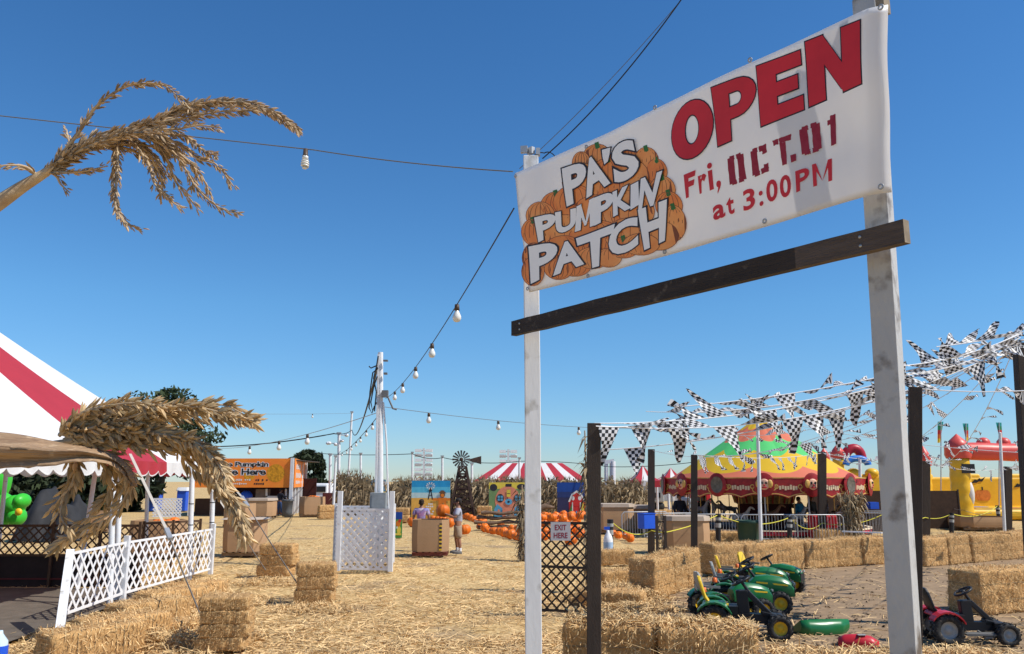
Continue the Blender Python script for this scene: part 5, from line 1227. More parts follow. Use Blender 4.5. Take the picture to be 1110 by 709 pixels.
# ================================================================== carousel
CD = 34.2; cc = XZ(830, CD); RR = 104 * 34.6 / 900; zE = P(830, 519, CD - RR).z; zB = P(830, 538.5, CD - RR).z; zP = P(829, 450.5, CD).z
car = empty('carousel', cc, 'carousel with a yellow, green and coral striped top and red ornate rim', 'carousel')
m_cy, m_cg, m_cc = M('canopy_yellow', (.9, .56, .03), .55, .05, 1, transl=.25), M('canopy_green', (.13, .72, .2), .55, .05, 1, transl=.25), M('canopy_coral', (.82, .22, .12), .55, .05, 1, transl=.25)
mb = MB(); na = 240; ns = 15
def crad(t):                                                  # radius along the canopy profile, t 0 peak .. 1 eave
    return RR * .93 * t
def cz(t, a):
    lobes = abs(math.sin(a * ns / 2)); return zE + (zP - zE) * ((1 - t) ** 1.03) - .05 * math.sin(PI * t) * (1 - lobes) * .6
bands = [(0, .2, 0, 0), (.2, .37, 2, 1), (.37, .6, 1, 1), (.6, .86, 0, 1), (.86, 1, 2, 1)]
def bt(t, a, wv): return t + wv * .11 * (abs(math.cos(a * 5 + .5)) ** .8 - .5) * min(1, t * 3) * (1 if 0 < t < 1 else 0)
for bi, (t0, t1, mi, wv) in enumerate(bands):
    vs = []
    for i in range(na + 1):
        a = 2 * PI * i / na
        for s_ in range(5):
            ta, tb = bt(t0, a, 1), bt(t1, a + .2 * bi * 0, 1)
            t = ta + (tb - ta) * s_ / 4; r = crad(max(t, .001)); vs.append(cc + V((r * math.sin(a), -r * math.cos(a), cz(t, a))))
    mb.add(vs, [(i * 5 + s_, (i + 1) * 5 + s_, (i + 1) * 5 + s_ + 1, i * 5 + s_ + 1) for i in range(na) for s_ in range(4)], mi, True)
mb.build('canopy', [m_cy, m_cg, m_cc], car)
m_cr = M('carousel_red', (.42, .025, .025), .45, .15, 6, col2=(.2, .015, .02)); m_gold = M('gold_trim', (.75, .45, .12), .45, .15, 10); m_cream = M('cream_paint', (.8, .62, .4), .5, .15, 8); m_face = M('face_paint', (.78, .45, .3), .5, .05); m_dkint = M('dark_interior', (.05, .03, .03), .8, .1)
for i in range(ns):
    a = R(8) + 2 * PI * i / ns; a2 = a + 2 * PI / ns; R1 = RR * 1.01
    pa, pb = cc + V((R1 * math.sin(a), -R1 * math.cos(a), 0)), cc + V((R1 * math.sin(a2), -R1 * math.cos(a2), 0)); u = (pb - pa).normalized(); n_ = V((math.sin((a + a2) / 2), -math.cos((a + a2) / 2), 0)); L_ = (pb - pa).length
    mb = MB(); K = 16; tp_ = []; bt_ = []
    for j in range(K + 1):
        s_ = j / K; tp_.append(pa + u * L_ * s_ + Z * (zE + .05 * math.sin(PI * s_) + .1 * (abs(s_ - .5) * 2) ** 4)); bt_.append(pa + u * L_ * s_ + Z * (zB + .1 * abs(math.sin(2 * PI * s_)) - .06 * math.sin(PI * s_)))
    for off in (0, -.04): mb.add([p + n_ * off for p in tp_ + bt_], [(j, j + 1, K + 2 + j, K + 1 + j) for j in range(K)])
    for row, o_ in ((tp_, -.03), (bt_, .03)):
        mb.add([p + n_ * .008 + Z * o_ for p in row] + [p + n_ * .008 + Z * (o_ + .035) for p in row], [(j, j + 1, K + 2 + j, K + 1 + j) for j in range(K)], 1)
    cz_ = (zE + zB) / 2; c_ = (pa + pb) / 2 + Z * cz_
    for s_ in (-1, 1):                                    # swirls of painted ornament
        for q_ in range(3): 
            cx = c_ + u * s_ * (.42 + .1 * q_); m3 = Matrix((u, Z, n_)).transposed(); mb.lathe([(.05 + .03 * (q_ % 2), .011), (.085 + .03 * (q_ % 2), .011)], cx + Z * (.07 * math.cos(q_ * 2.4 + s_)), 12, 1, rot=m3)
    for q_ in range(7): mb.box(c_ + u * (q_ - 3) * .095 + n_ * .012 + Z * .02 * math.sin(q_ * 2), (.07, .07, .16 * random.uniform(.7, 1.1)), 0, 2, rot=Matrix((u, n_ * .1, Z)).transposed())
    rb = mb.build('rounding_board', [m_cr, m_gold, m_cream], car)
    # medallion at the joint
    n2 = V((math.sin(a), -math.cos(a), 0)); u2 = V((math.cos(a), math.sin(a), 0)); m3 = Matrix((u2, Z, n2)).transposed(); pc = pa + Z * (cz_ + .1) + n2 * .03
    mb = MB(); mb.lathe([(0, .03), (.3, .03), (.36, 0)], pc, 20, 0, rot=m3 @ Matrix.Diagonal(V((1, 1.2, 1))))
    if i % 2 == 0:
        mb.ell(pc + n2 * .04 + Z * .02, (.19, .05, .2), 3, rot=Matrix((u2, n2, Z)).transposed())
        for s_ in (-1, 1):
            mb.ell(pc + n2 * .04 + u2 * s_ * .2 + Z * .04, (.1, .05, .15), 1, rot=Matrix((u2, n2, Z)).transposed()); mb.ell(pc + n2 * .09 + u2 * s_ * .07 + Z * .07, (.035, .02, .05), 4, rot=Matrix((u2, n2, Z)).transposed())
        mb.ell(pc + n2 * .1 - Z * .01, (.035, .03, .035), 5); mb.ell(pc + n2 * .09 - Z * .09, (.1, .02, .03), 5, rot=Matrix((u2, n2, Z)).transposed())
    else: mb.lathe([(0, .036), (.2, .036), (.24, .045)], pc, 16, 6, rot=m3 @ Matrix.Diagonal(V((1, 1.25, 1))))
    mb.build('medallion', [m_cr, m_gold, m_cream, m_face, m_black, m_red, M('tarnished_mirror', (.2, .17, .13), .35, .3, 8)], car)
mb = MB(); mb.lathe([(0, .28), (RR * .96, .28), (RR * .98, .22), (RR * .98, .1), (0, .1)], cc, 40); mb.build('platform', m_dkint, car)
mb = MB(); mb.lathe([(RR * .985, .17), (RR * .99, .3), (RR * .96, .31)], cc, 40, 0); mb.lathe([(RR * .995, .31), (RR * .995, .345), (RR * .95, .345)], cc, 40, 1); mb.build('platform_rim', [m_red, m_cream], car)
mb = MB(); mb.lathe([(1.1, .28), (1.05, 1.15), (1.1, 1.2)], cc, 14, 0, sm=False); mb.lathe([(1.12, 1.2), (1.3, 1.85)], cc, 14, 1, sm=False)
for i in range(28):
    a = 2 * PI * i / 28; mb.bar(cc + V((1.13 * math.sin(a), -1.13 * math.cos(a), 1.22)), cc + V((1.31 * math.sin(a), -1.31 * math.cos(a), 1.84)), .05, .05, mi=2 if i % 2 else 3)
mb.build('centre_drum', [M('dark_red_curtain', (.07, .012, .012), .9, .3, 9, stretch=(6, 6, .2)), M('drum_panels', (.35, .23, .09), .6, .4, 10), m_gold, m_cr], car)
mb = MB(); mb.lathe([(RR * .97, zE - .02), (1.2, zE - .05)], cc, 40); mb.build('ceiling', m_dkint, car)
def horse(loc, rz, sc, body_m, par):
    J = [((0, 0, .62), .13), ((.28, 0, .64), .14), ((-.26, 0, .64), .14), ((.42, 0, .82), .085), ((.52, 0, 1.0), .06), ((.62, 0, 1.0), .05), ((.74, 0, .9), .035), ((-.4, 0, .68), .04), ((-.5, 0, .5), .05), ((-.52, 0, .36), .02)]
    E = [(0, 1), (0, 2), (1, 3), (3, 4), (4, 5), (5, 6), (2, 7), (7, 8), (8, 9)]
    for x, s_, kx, fx in ((.3, .07, .42, .36), (.3, -.07, .36, .22), (-.28, .07, -.36, -.46), (-.28, -.07, -.3, -.24)):
        b_ = len(J); J += [((x, s_, .5), .06), ((kx, s_, .33), .035), ((fx, s_, .16), .025), ((fx + .03, s_, .1), .03)]; E += [(1 if x > 0 else 2, b_), (b_, b_ + 1), (b_ + 1, b_ + 2), (b_ + 2, b_ + 3)]
    m3 = Matrix.Rotation(rz, 3, 'Z'); off = V(loc) - wloc(par)
    o = skin('horse', [(off + m3 @ V(p) * sc, r * sc) for p, r in J], E, body_m, par, loc, sub=1)
    mb = MB(); mb.box(V(loc) + Z * .79 * sc, (.26 * sc, .2 * sc, .06 * sc), rz); mb.build('saddle', m_red, o) if 0 else None
    return o
hm = [M('horse_white', (.6, .55, .5), .4), M('horse_brown', (.16, .07, .03), .4), M('horse_black', (.03, .025, .03), .4), M('horse_grey', (.25, .25, .28), .4)]
for i in range(14):
    a = 2 * PI * i / 14 + .2; r = RR * (.78 if i % 2 else .58); p = cc + V((r * math.sin(a), -r * math.cos(a), .25 + .12 * (i % 3)))
    horse(p, a + (0 if 1 else PI), .85, hm[i % 4], car)
    mb = MB(); mb.tube([(p.x, p.y, .28), (p.x, p.y, zE)], .02, 6); mb.build('pole', m_gold, car)
for i in range(ns):
    if i % 2: continue
    a = R(8) + 2 * PI * i / ns; mb = MB(); mb.tube([cc + V((RR * .93 * math.sin(a), -RR * .93 * math.cos(a), .28)), cc + V((RR * .93 * math.sin(a), -RR * .93 * math.cos(a), zE))], .028, 6); mb.build('rim_post', m_steel, car)
# crowd barriers
def barrier_proto():
    e = empty('crowd_barrier'); mb = MB(); 
    fr = [(-.98, 0, .2), (-1, 0, .28), (-1, 0, .95), (-.9, 0, 1.05), (.9, 0, 1.05), (1, 0, .95), (1, 0, .28), (.9, 0, .2), (-.9, 0, .2)]
    mb.tube(fr, .019, 8); mb.build('frame', m_steel, e)
    mb = MB()
    for i in range(17): x = -.88 + i * .11; mb.tube([(x, 0, .2), (x, 0, 1.05)], .008, 5, cap=False)
    mb.build('bars', m_steel, e)
    for x in (-.7, .7): mb = MB(); mb.tube([(x, -.28, 0), (x, -.2, .03), (x, 0, .2), (x, .2, .03), (x, .28, 0)], .016, 6); mb.build('foot', m_steel, e)
    return e
bp_ = barrier_proto(); DR = DY(590.5)
for i, (px, D, rz) in enumerate(((726, DR + 1.2, .2), (772, DR + .4, .05), (835, DR, 0), (886, DR - .1, .03), (938, DR + 1.6, -.5), (966, DR + 3.2, -.2), (700, DR + 2.6, .3))):
    o = bp_ if i == 0 else copy_tree(bp_); o.location = XZ(px, D); o.rotation_euler.z = rz; o.scale = (.93, 1, .93)
    tag(o, 'grey steel crowd barrier ' + ['left of the tan bin', 'behind the dark green bin', 'before the carousel centre', 'just right of the carousel centre', 'right of the corn shock', 'behind the stained white post', 'far left of the carousel'][i], 'barrier', 'crowd barriers around the carousel')
# bollards and rope
def boll(px, pt, pb, label, lean=0):
    D = DY(pb); b_ = XZ(px, D); t = P(px + lean, pt, D); e = empty('bollard', b_, label, 'bollard'); r = .085
    mb = MB(); mb.tube([b_, t], r, 12); mb.tube([b_, b_ + Z * .04], [r * 1.5, r * 1.3], 12); mb.build('tube', m_black, e)
    for s0, s1 in ((.62, .74), (.82, .9)):
        mb = MB(); mb.tube([lerp(b_, t, s0), lerp(b_, t, s1)], r * 1.03, 12); mb.build('reflective_band', m_lgrey, e)
    return lerp(b_, t, .97)
Bo = [boll(661.5, 563, 607, 'black banded bollard with the white spray bottle'), boll(778.5, 557, 596, 'black banded bollard right of the tan cardboard bin'), boll(856, 560, 591, 'black banded bollard before the carousel centre'),
      boll(1031.5, 556, 583, 'black banded bollard right of the thick white post'), boll(1084, 548, 572, 'leaning black banded bollard by the white round pole', -3), boll(1021, 544, 566, 'black banded bollard far behind the rope, near the castle corner')]
def rope(pts, sag, label, m_, r=.014, name='rope'):
    mb = MB(); out = []
    for a, b_, s_ in zip(pts[:-1], pts[1:], sag):
        for i in range(12): t = i / 12; out.append(lerp(a, b_, t) - Z * s_ * 4 * t * (1 - t))
    out.append(pts[-1]); mb.tube(out, r, 6); o = mb.build(name, m_); tag(o, label, name); return o
m_yr = M('yellow_rope', (.75, .68, .08), .8, .15, 30)
pA = P(706, 575, DY(603) - .12); pB = P(752, 571, DY(632) - .1)
pB2 = P(722, 577, 24)
rope([Bo[0], pA, pB2, Bo[1], Bo[2], P(891, 567, DY(588) - .15), P(960, 556, 30), P(1003, 561, DY(583) - .15), Bo[3], Bo[4], P(1125, 553, 36)], [.22, .02, .05, .25, .28, .2, .15, .1, .25, .2], 'sagging yellow rope strung between the bollards and dark posts', m_yr)
rope([Bo[5], P(1045, 553, 34), P(1075, 556, 36)], [.1, .1], 'thin grey rope at the far bollard near the castle corner', m_rope, .01)
p = P(659, 598, DY(607) - .15); e = empty('spray_bottle', p, 'white plastic spray bottle with pale blue label hanging on the bollard', 'bottle')
s_ = DY(607) / 900; mb = MB(); mb.lathe([(0, 0), (4.6 * s_, 0), (5 * s_, 1 * s_), (5 * s_, 12 * s_), (4 * s_, 16 * s_), (1.6 * s_, 20 * s_), (1.5 * s_, 22 * s_), (0, 22 * s_)], p - V((0, .1, 0)), 16); mb.build('bottle_body', m_whitepl, e)
mb = MB(); mb.lathe([(5.1 * s_, 3 * s_), (5.1 * s_, 10 * s_)], p - V((0, .1, 0)), 16); mb.build('bottle_label', M('pale_blue', (.4, .55, .72), .5), e)
mb = MB(); mb.box(p + V((-1 * s_, -.1, 24 * s_)), (6 * s_, 2 * s_, 3 * s_)); mb.build('trigger', m_blue, e)
D = DY(603) - .22; a, b_ = P(691.5, 557, D), P(710.5, 573, D); e = empty('blue_box', (a + b_) / 2, 'bright blue box fixed to the dark square post', 'box')
mb = MB(); c_ = (a + b_) / 2; mb.box(c_, (abs(b_.x - a.x) * .84, .3, a.z - b_.z), .5); bev(mb.build('box_body', m_blue, e), .01)
mb = MB(); mb.box(c_ + Z * ((a.z - b_.z) / 2 + .012), (abs(b_.x - a.x) * .88, .33, .02), .5); mb.build('box_lid', m_blue, e)
# little dark rack with dried corn beside the post
D = DY(607); a, b_ = XZ(713, D), XZ(722, D); e = empty('wooden_rack', a, 'small dark wooden frame filled with dried corn leaves beside the blue box', 'rack')
mb = MB()
for p in (a, b_): mb.bar(p, V((p.x, p.y, P(715, 559, D).z)), .07, .07)
mb.bar(a + Z * .3, b_ + Z * .3, .05, .05); mb.bar(a + Z * 1.0, b_ + Z * 1.0, .05, .05); mb.build('rack_frame', m_dark, e)
mb = MB()
for i in range(120):
    p = lerp(a, b_, random.random()) + V((0, .04, random.uniform(.3, 1.2))); d = V((random.gauss(0, .3), random.gauss(0, .2), random.gauss(0, 1))).normalized() * .18; mb.add([p, p + V((.02, 0, 0)), p + d + V((.01, 0, 0))], [(0, 1, 2)])
mb.build('dried_leaves', m_cornwall, e)
# corn shocks
def shock(px, pt, pb, wpx, label, n=46, seed=1):
    rd = random.Random(seed); D = DY(pb); b_ = XZ(px, D); zt = P(px, pt, D).z; rw = wpx * D / 900 / 2; e = empty('corn_shock', b_, label, 'corn shock'); s1 = MB(); s2 = MB()
    for i in range(n):
        a = rd.uniform(0, 6.28); r = rw * math.sqrt(rd.random()); h_ = zt * rd.uniform(.75, 1)
        p0 = b_ + V((math.cos(a) * r, math.sin(a) * r, 0)); w_ = b_ + V((math.cos(a) * r * .55, math.sin(a) * r * .55, h_ * .62)); p1 = b_ + V((math.cos(a) * r * 1.1, math.sin(a) * r * 1.1, h_)); s1.tube([p0, w_, p1], .014, 5)
        for j in range(15):
            t = rd.random(); q = lerp(p0, w_, t * 2) if t < .5 else lerp(w_, p1, t * 2 - 1); d = V((rd.gauss(0, 1), rd.gauss(0, 1), rd.gauss(-.5, .8))).normalized(); l_ = rd.uniform(.15, .4); sd_ = d.cross(Z).normalized() * rd.uniform(.015, .04)
            e1 = q + d * l_ * .5; e2 = q + d * l_ - Z * .5 * l_; s2.add([q - sd_ * .3, q + sd_ * .3, e1 + sd_, e1 - sd_, e2], [(0, 1, 2, 3), (3, 2, 4)])
    s1.build('stalks', m_stalk, e); s2.build('dried_leaves', m_cornwall, e)
    s3 = MB(); s3.lathe([(rw * .66, -.03), (rw * .66, .03)], b_ + Z * zt * .6, 12); s3.build('tie_band', m_twine, e)
shock(925, 531, 589, 26, 'corn shock standing right of the carousel behind the rope')
shock(567, 524, 606, 12, 'slim dark corn shock half hidden by the slim white post', 26, 2)
shock(639, 462, 640, 9, 'corn stalks tied behind the dark post at the exit gate', 12, 3)
# ================================================================== inflatable castles
m_iy, m_ir, m_ib = M('inflatable_yellow', (.82, .47, .02), .4, .08, 2, spec=.4), M('inflatable_coral', (.7, .09, .07), .4, .08, 2, spec=.4), M('inflatable_blue', (.03, .2, .65), .4)
D = DY(563.5); cas = empty('bouncy_castle', XZ(1045, D), 'yellow and coral inflatable castle with turret and painted pumpkin wall', 'bouncy castle')
def X(px, D): return P(px, 521, D).x
def column(px, D, w_, py_t, py_b, par, cone=None, m1=m_iy, m2=m_ir):
    b_ = P(px, py_b, D); t = P(px, py_t, D); s_ = w_ * D / 900 / 2; mb = MB(); k = 5; prof = []
    for i in range(k * 4 + 1): prof.append((s_ * (.93 + .07 * abs(math.sin(PI * i / 4))), b_.z + (t.z - b_.z) * i / (k * 4)))
    prof.append((0, t.z)); mb.lathe(prof, (b_.x, D, 0), 16); mb.build('column', m1, par)
    if cone:
        z1 = P(px, cone[0], D).z; zc = P(px, cone[1], D).z; mb = MB(); mb.lathe([(s_ * 1.15, t.z), (s_ * 1.3, t.z + (zc - t.z) * .3), (s_ * 1.25, zc - .05), (s_ * 1.3, zc), (s_ * .7, zc + (z1 - zc) * .5), (0, z1)], (b_.x, D, 0), 16); mb.build('turret', m2, par)
column(1045.5, D, 21, 497, 563, cas, (470, 484)); column(1006, D + 7, 12, 505, 548, cas, (483, 496)); column(1210, D, 22, 497, 563, cas, (470, 484))
mb = MB(); t0, t1 = P(1046, 489, D), P(1230, 494, D); mb.tube([lerp(t0, t1, i / 20) for i in range(21)], [.5 * (.95 + .05 * abs(math.sin(i * PI / 4))) for i in range(21)], 14); mb.build('top_beam', m_ir, cas)
for px in (1066, 1088, 1110, 1132):
    mb = MB(); mb.ell(P(px, 480, D + .3), (.35, .35, .3)); mb.box(P(px, 482, D + .3), (.6, .5, .5)); bev(mb.build('merlon', m_ir, cas), .1, 3)
mb = MB(); x0, x1 = X(988, D + 7), X(1260, D + 7); zt = P(1060, 519, D + 7).z; mb.box(((x0 + x1) / 2, D + 7.2, zt / 2 + .1), (x1 - x0, .6, zt)); bev(mb.build('back_wall', m_iy, cas), .15, 3)
for i in range(12):
    px = 1000 + i * 17; 
    if px > 1200: break
    
    if i % 3: continue
    mb = MB(); p = P(px, 517.5, D + 7.2); mb.box(p, (1.2, .5, .45)); bev(mb.build('wall_merlon', m_iy, cas), .16, 3)
mb = MB(); x0, x1 = X(1040, D), X(1225, D); zf = P(1070, 553, D).z * 0 + .55
mb.box(((x0 + x1) / 2, D + 3.4, zf / 2), (x1 - x0, 7.2, zf)); bev(mb.build('bounce_floor', m_iy, cas), .2, 3)
mb = MB()
for i in range(9): mb.lathe([(0, 0), (random.uniform(.4, .8), 0)], (x0 + 1.2 + i * .95, D + 1.6 + random.uniform(0, 3), zf + .012 + i * .002), 12, i % 3)
mb.build('floor_print', [m_ir, M('infl_green', (.05, .4, .12), .4), m_ib], cas)
mb = MB(); q = P(1065.5, 537, D + 6.85); m3 = Matrix.Rotation(PI / 2, 3, 'X'); yw = D + 6.88
for ii, (dx, rx) in enumerate(((-.28, .22), (.28, .22), (-.12, .26), (.12, .26), (0, .2))): mb.add([V((q.x + dx + rx * math.cos(t), yw - .004 * (1 + ii), q.z + .33 * math.sin(t))) for t in [2 * PI * i / 16 for i in range(16)]], [tuple(range(16))], 0)
mb.box((q.x, yw - .03, q.z + .42), (.09, .01, .2), 0, 1)
for px, py in ((1060, 520.5), (1106, 525)):
    r_ = P(px, py, yw); mb.add([V((r_.x + a_, yw - .012, r_.z + b_)) for a_, b_ in ((-.45, -.2), (-.2, .05), (-.05, .0), (.1, .14), (.2, .05), (.5, .22), (.25, -.1), (.05, -.08), (-.1, -.16))], [tuple(range(9))], 1)
mb.build('wall_print', [M('infl_print_orange', (.7, .22, .04), .5), m_black], cas)
mb = MB(); q = P(1048.5, 508, D - .42); mb.box((q.x, D - .5, q.z), (.7, .1, .5)); mb.build('badge', m_black, cas)
mb = MB(); q = P(1053, 540, D - .4); mb.ell((q.x, D - .12, 1.4), (.28, .42, .8)); mb.build('pale_patch', m_whtent, cas)
cas2 = empty('bouncy_castle', XZ(905, 50), 'second inflatable castle with coral turrets behind the carousel right edge', 'bouncy castle')
D2 = 50; column(912, D2, 12, 497, 548, cas2, (481, 491)); column(897, D2 + 4, 9, 499, 548, cas2, (485, 494), m2=m_ir)
mb = MB(); pts = [P(925 + 9 * math.cos(t), 497 + 11 * math.sin(-t), D2) for t in [PI * i / 12 for i in range(13)]]; mb.tube(pts, .28, 10); mb.build('arch', M('inflatable_crimson', (.45, .02, .04), .4), cas2)
mb = MB(); pts = [P(929 + 12 * math.cos(t), 504 + 7 * math.sin(-t), D2 - .5) for t in [PI * i / 12 for i in range(13)]]; mb.tube(pts, .2, 10); mb.build('arch', m_ib, cas2)
mb = MB(); x0, x1 = X(880, D2), X(962, D2); zt = P(900, 514, D2).z; mb.box(((x0 + x1) / 2, D2 + .5, zt / 2), (x1 - x0, 1, zt)); bev(mb.build('front_wall', m_iy, cas2), .2, 3)
for px in (905, 925, 945): mb = MB(); mb.ell(P(px, 513, D2), (.4, .4, .3)); mb.build('merlon', m_iy, cas2)
mb = MB(); mb.tube([XZ(933, D2 - 6), P(932, 498, D2 - 6)], .08, 8); tag(mb.build('flag_pole', m_white), 'short white pole before the second inflatable castle', 'pole')
# rainbow feather flags
cols = [M('flag_' + n, c, .7, .05, transl=.3) for n, c in (('red', (.6, .05, .04)), ('yellow', (.8, .55, .03)), ('orange', (.75, .2, .03)), ('teal', (.03, .35, .33)), ('green', (.05, .3, .12)))]
for i, (px, pt, pb, ln, what) in enumerate(((996, 465, 490, -3, 'beside the tall dark square post'), (1020, 457, 480, -2, 'left of the castle turret'), (1047, 459, 478, 2, 'just right of the castle turret'), (1083, 458, 478, 3, 'beside the white round pole'))):
    D = 50; e = empty('feather_flag', XZ(px, D), 'rainbow striped feather flag ' + what, 'flag', 'rainbow feather flags by the yellow castle'); mb = MB(); mb.tube([XZ(px, D), P(px, pt, D)], .03, 6); mb.build('flag_pole', m_steel, e)
    mb = MB(); top = P(px, pt, D); bot = P(px + ln, pb, D)
    for k in range(5):
        a, b_ = lerp(top, bot, k / 5), lerp(top, bot, (k + 1) / 5); w0 = .2 - .02 * k; w1 = .2 - .02 * (k + 1)
        mb.add([a - V((w0, 0, 0)), a + V((w0, .1, 0)), b_ + V((w1, .1, 0)), b_ - V((w1, 0, 0))], [(0, 1, 2, 3)], [3, 4, 0, 2, 1][k])
    mb.build('flag_cloth', cols, e)
# mesh fence, red pop-up shade, trucks, far row
a, b_ = XZ(880, 38), XZ(1042, 38); zt = P(950, 532, 38).z; e = empty('mesh_fence', a, 'dark brown mesh fence in front of the yellow castles', 'fence')
mb = MB(); mb.box(((a.x + b_.x) / 2, 38, zt / 2), (b_.x - a.x, .03, zt)); mb.build('mesh_screen', M('dark_brown_mesh', (.07, .04, .025), .9, .2, 4), e)
for i in range(5):
    mb = MB(); p = lerp(a, b_, i / 4); mb.bar(p, p + Z * (zt + .06), .06, .06); mb.build('fence_post', m_dark, e)
D = 42; x0, x1 = X(853, D), X(905, D); e = empty('popup_canopy', XZ(878, D), 'red pop-up canopy with pale side curtains behind the carousel', 'canopy tent'); ze, zt = P(870, 529, D).z, P(875, 513, D + 1).z
mb = MB(); cs = [V((x0, D, ze)), V((x1, D, ze)), V((x1, D + 3, ze)), V((x0, D + 3, ze))]; tp_ = V(((x0 + x1) / 2, D + 1.5, zt))
for i in range(4): mb.add([cs[i], cs[(i + 1) % 4], tp_], [(0, 1, 2)]); mb.add([cs[i], cs[(i + 1) % 4], cs[(i + 1) % 4] - Z * .35, cs[i] - Z * .35], [(0, 3, 2, 1)])
mb.build('canopy', M('bright_red_canvas', (.75, .03, .03), .6, transl=.3), e)
for i in range(4): mb = MB(); mb.tube([V((cs[i].x, cs[i].y, 0)), cs[i]], .04, 6); mb.build('tent_pole', m_white, e)
mb = MB(); mb.sheet(lambda u, v: V((x0 + (x1 - x0) * u * .45, D + 2.9 + .08 * math.sin(u * 50), ze * v)), 60, 2); mb.sheet(lambda u, v: V((x1 - .5 + .5 * u, D + .3 + .06 * math.sin(u * 30), ze * v)), 20, 2); mb.build('side_curtain', M('lavender_curtain', (.6, .52, .62), .8), e)
for i, (px0, px1, pt, D, m_, lb) in enumerate(((700, 716, 526, 60, m_lgrey, 'far grey box trailer left of the peaked tents'), (722, 752, 528, 62, m_whtent, 'far white box trailer under the carousel left edge'), (745, 765, 530, 55, m_red, 'far red trailer behind the carousel left side'))):
    x0, x1 = X(px0, D), X(px1, D); zt = P(px0, pt, D).z; e = empty('box_trailer', XZ((px0 + px1) / 2, D), lb, 'trailer'); mb = MB(); mb.box(((x0 + x1) / 2, D, zt / 2 + .3), (x1 - x0, 2.5, zt - .6)); bev(mb.build('trailer_body', m_, e), .08)
    mb = MB(); mb.box(((x0 + x1) / 2, D - 1.27, zt * .62), ((x1 - x0) * .5, .02, zt * .2)); mb.build('side_window', m_black, e)
    for s_ in (.3, .7): mb = MB(); mb.lathe([(0, -.1), (.34, -.1), (.34, .1), (0, .1)], (x0 + (x1 - x0) * s_, D - 1.1, .34), 12, rot=m3); mb.build('wheel', m_rubber, e)
# visitors and staff round the carousel
for i, (px, D, h_, c1_, c2_, lb) in enumerate(((764, 36, 1.5, (.03, .03, .04), (.05, .05, .07), 'person in black standing left of the carousel drum'), (744, 40, 1.6, (.5, .5, .5), (.05, .08, .2), 'person in white shirt far left of the carousel'), (868, 33.5, 1.45, (.03, .25, .45), (.04, .05, .1), 'person in blue shirt on the right side of the carousel'), (882, 34.5, 1.5, (.05, .05, .05), (.1, .1, .12), 'person in dark shirt by the red canopy'), (738, 33, 1.6, (.02, .02, .03), (.03, .03, .04), 'person in black by the dark post left of carousel'))):
    person(XZ(px, D), h_, random.uniform(-1, 1), lb, cloth(f'shirt_{i}', c1_), cloth(f'trousers_{i}', c2_), 'stand', long_=True)
mb = MB(); p = XZ(893, DR + 1.5); mb.box(p + Z * .5, (.9, .5, .8)); bev(mb.build('red_crate', m_red), .05); o = COL.objects[-1]; tag(o, 'red plastic crate behind the barrier right of the carousel centre', 'crate')
mb = MB(); p = P(946, 548, 36); mb.box(p, (.36, .4, .28)); e_ = mb.build('cooler_box', m_blue); tag(e_, 'small blue cooler by the mesh fence', 'cooler')
mb = MB(); mb.box(V((p.x, p.y, (p.z - .175) / 2)), (.6, .6, p.z - .18)); tag(mb.build('cooler_stand', m_dark), 'dark stand carrying the small blue cooler', 'stand')
# pale board lying on the yard wall
a, b_ = P(914, 588, 22.2), P(957, 589.5, 21.6); mb = MB(); mb.bar(V((a.x, a.y, .80)), V((b_.x, b_.y, .80)), .09, .03); tag(mb.build('white_board', m_white), 'thin white board lying on the straw bale wall', 'board')
# ================================================================== toy tractors
def wheel(name, c, r, w_, rim_m, par, n=14):
    rot = Matrix.Rotation(PI / 2, 3, 'X'); mb = MB(); mb.lathe([(r * .55, -w_ / 2), (r * .85, -w_ / 2), (r * .95, -w_ * .4), (r * .97, 0), (r * .95, w_ * .4), (r * .85, w_ / 2), (r * .55, w_ / 2), (r * .55, -w_ / 2)], c, 24, rot=rot)
    for i in range(n):
        for s_ in (-1, 1):
            a = 2 * PI * (i + (.5 if s_ > 0 else 0)) / n; d = V((math.cos(a), 0, math.sin(a))); t = V((-math.sin(a), 0, math.cos(a)))
            mb.box(V(c) + d * r * .97 + V((0, s_ * w_ * .24, 0)), (r * .1, w_ * .5, r * .13), rot=Matrix((d, (V((0, 1, 0)) + t * s_ * .5).normalized(), t)).transposed())
    o = mb.build(name, m_rubber, par)
    mb = MB(); mb.lathe([(0, -w_ * .3), (r * .2, -w_ * .32), (r * .25, -w_ * .2), (r * .5, -w_ * .22), (r * .57, -w_ * .45), (r * .57, w_ * .45), (r * .5, w_ * .22), (r * .25, w_ * .2), (r * .2, w_ * .32), (0, w_ * .3)], c, 20, rot=rot); mb.build('rim', rim_m, o)
    return o
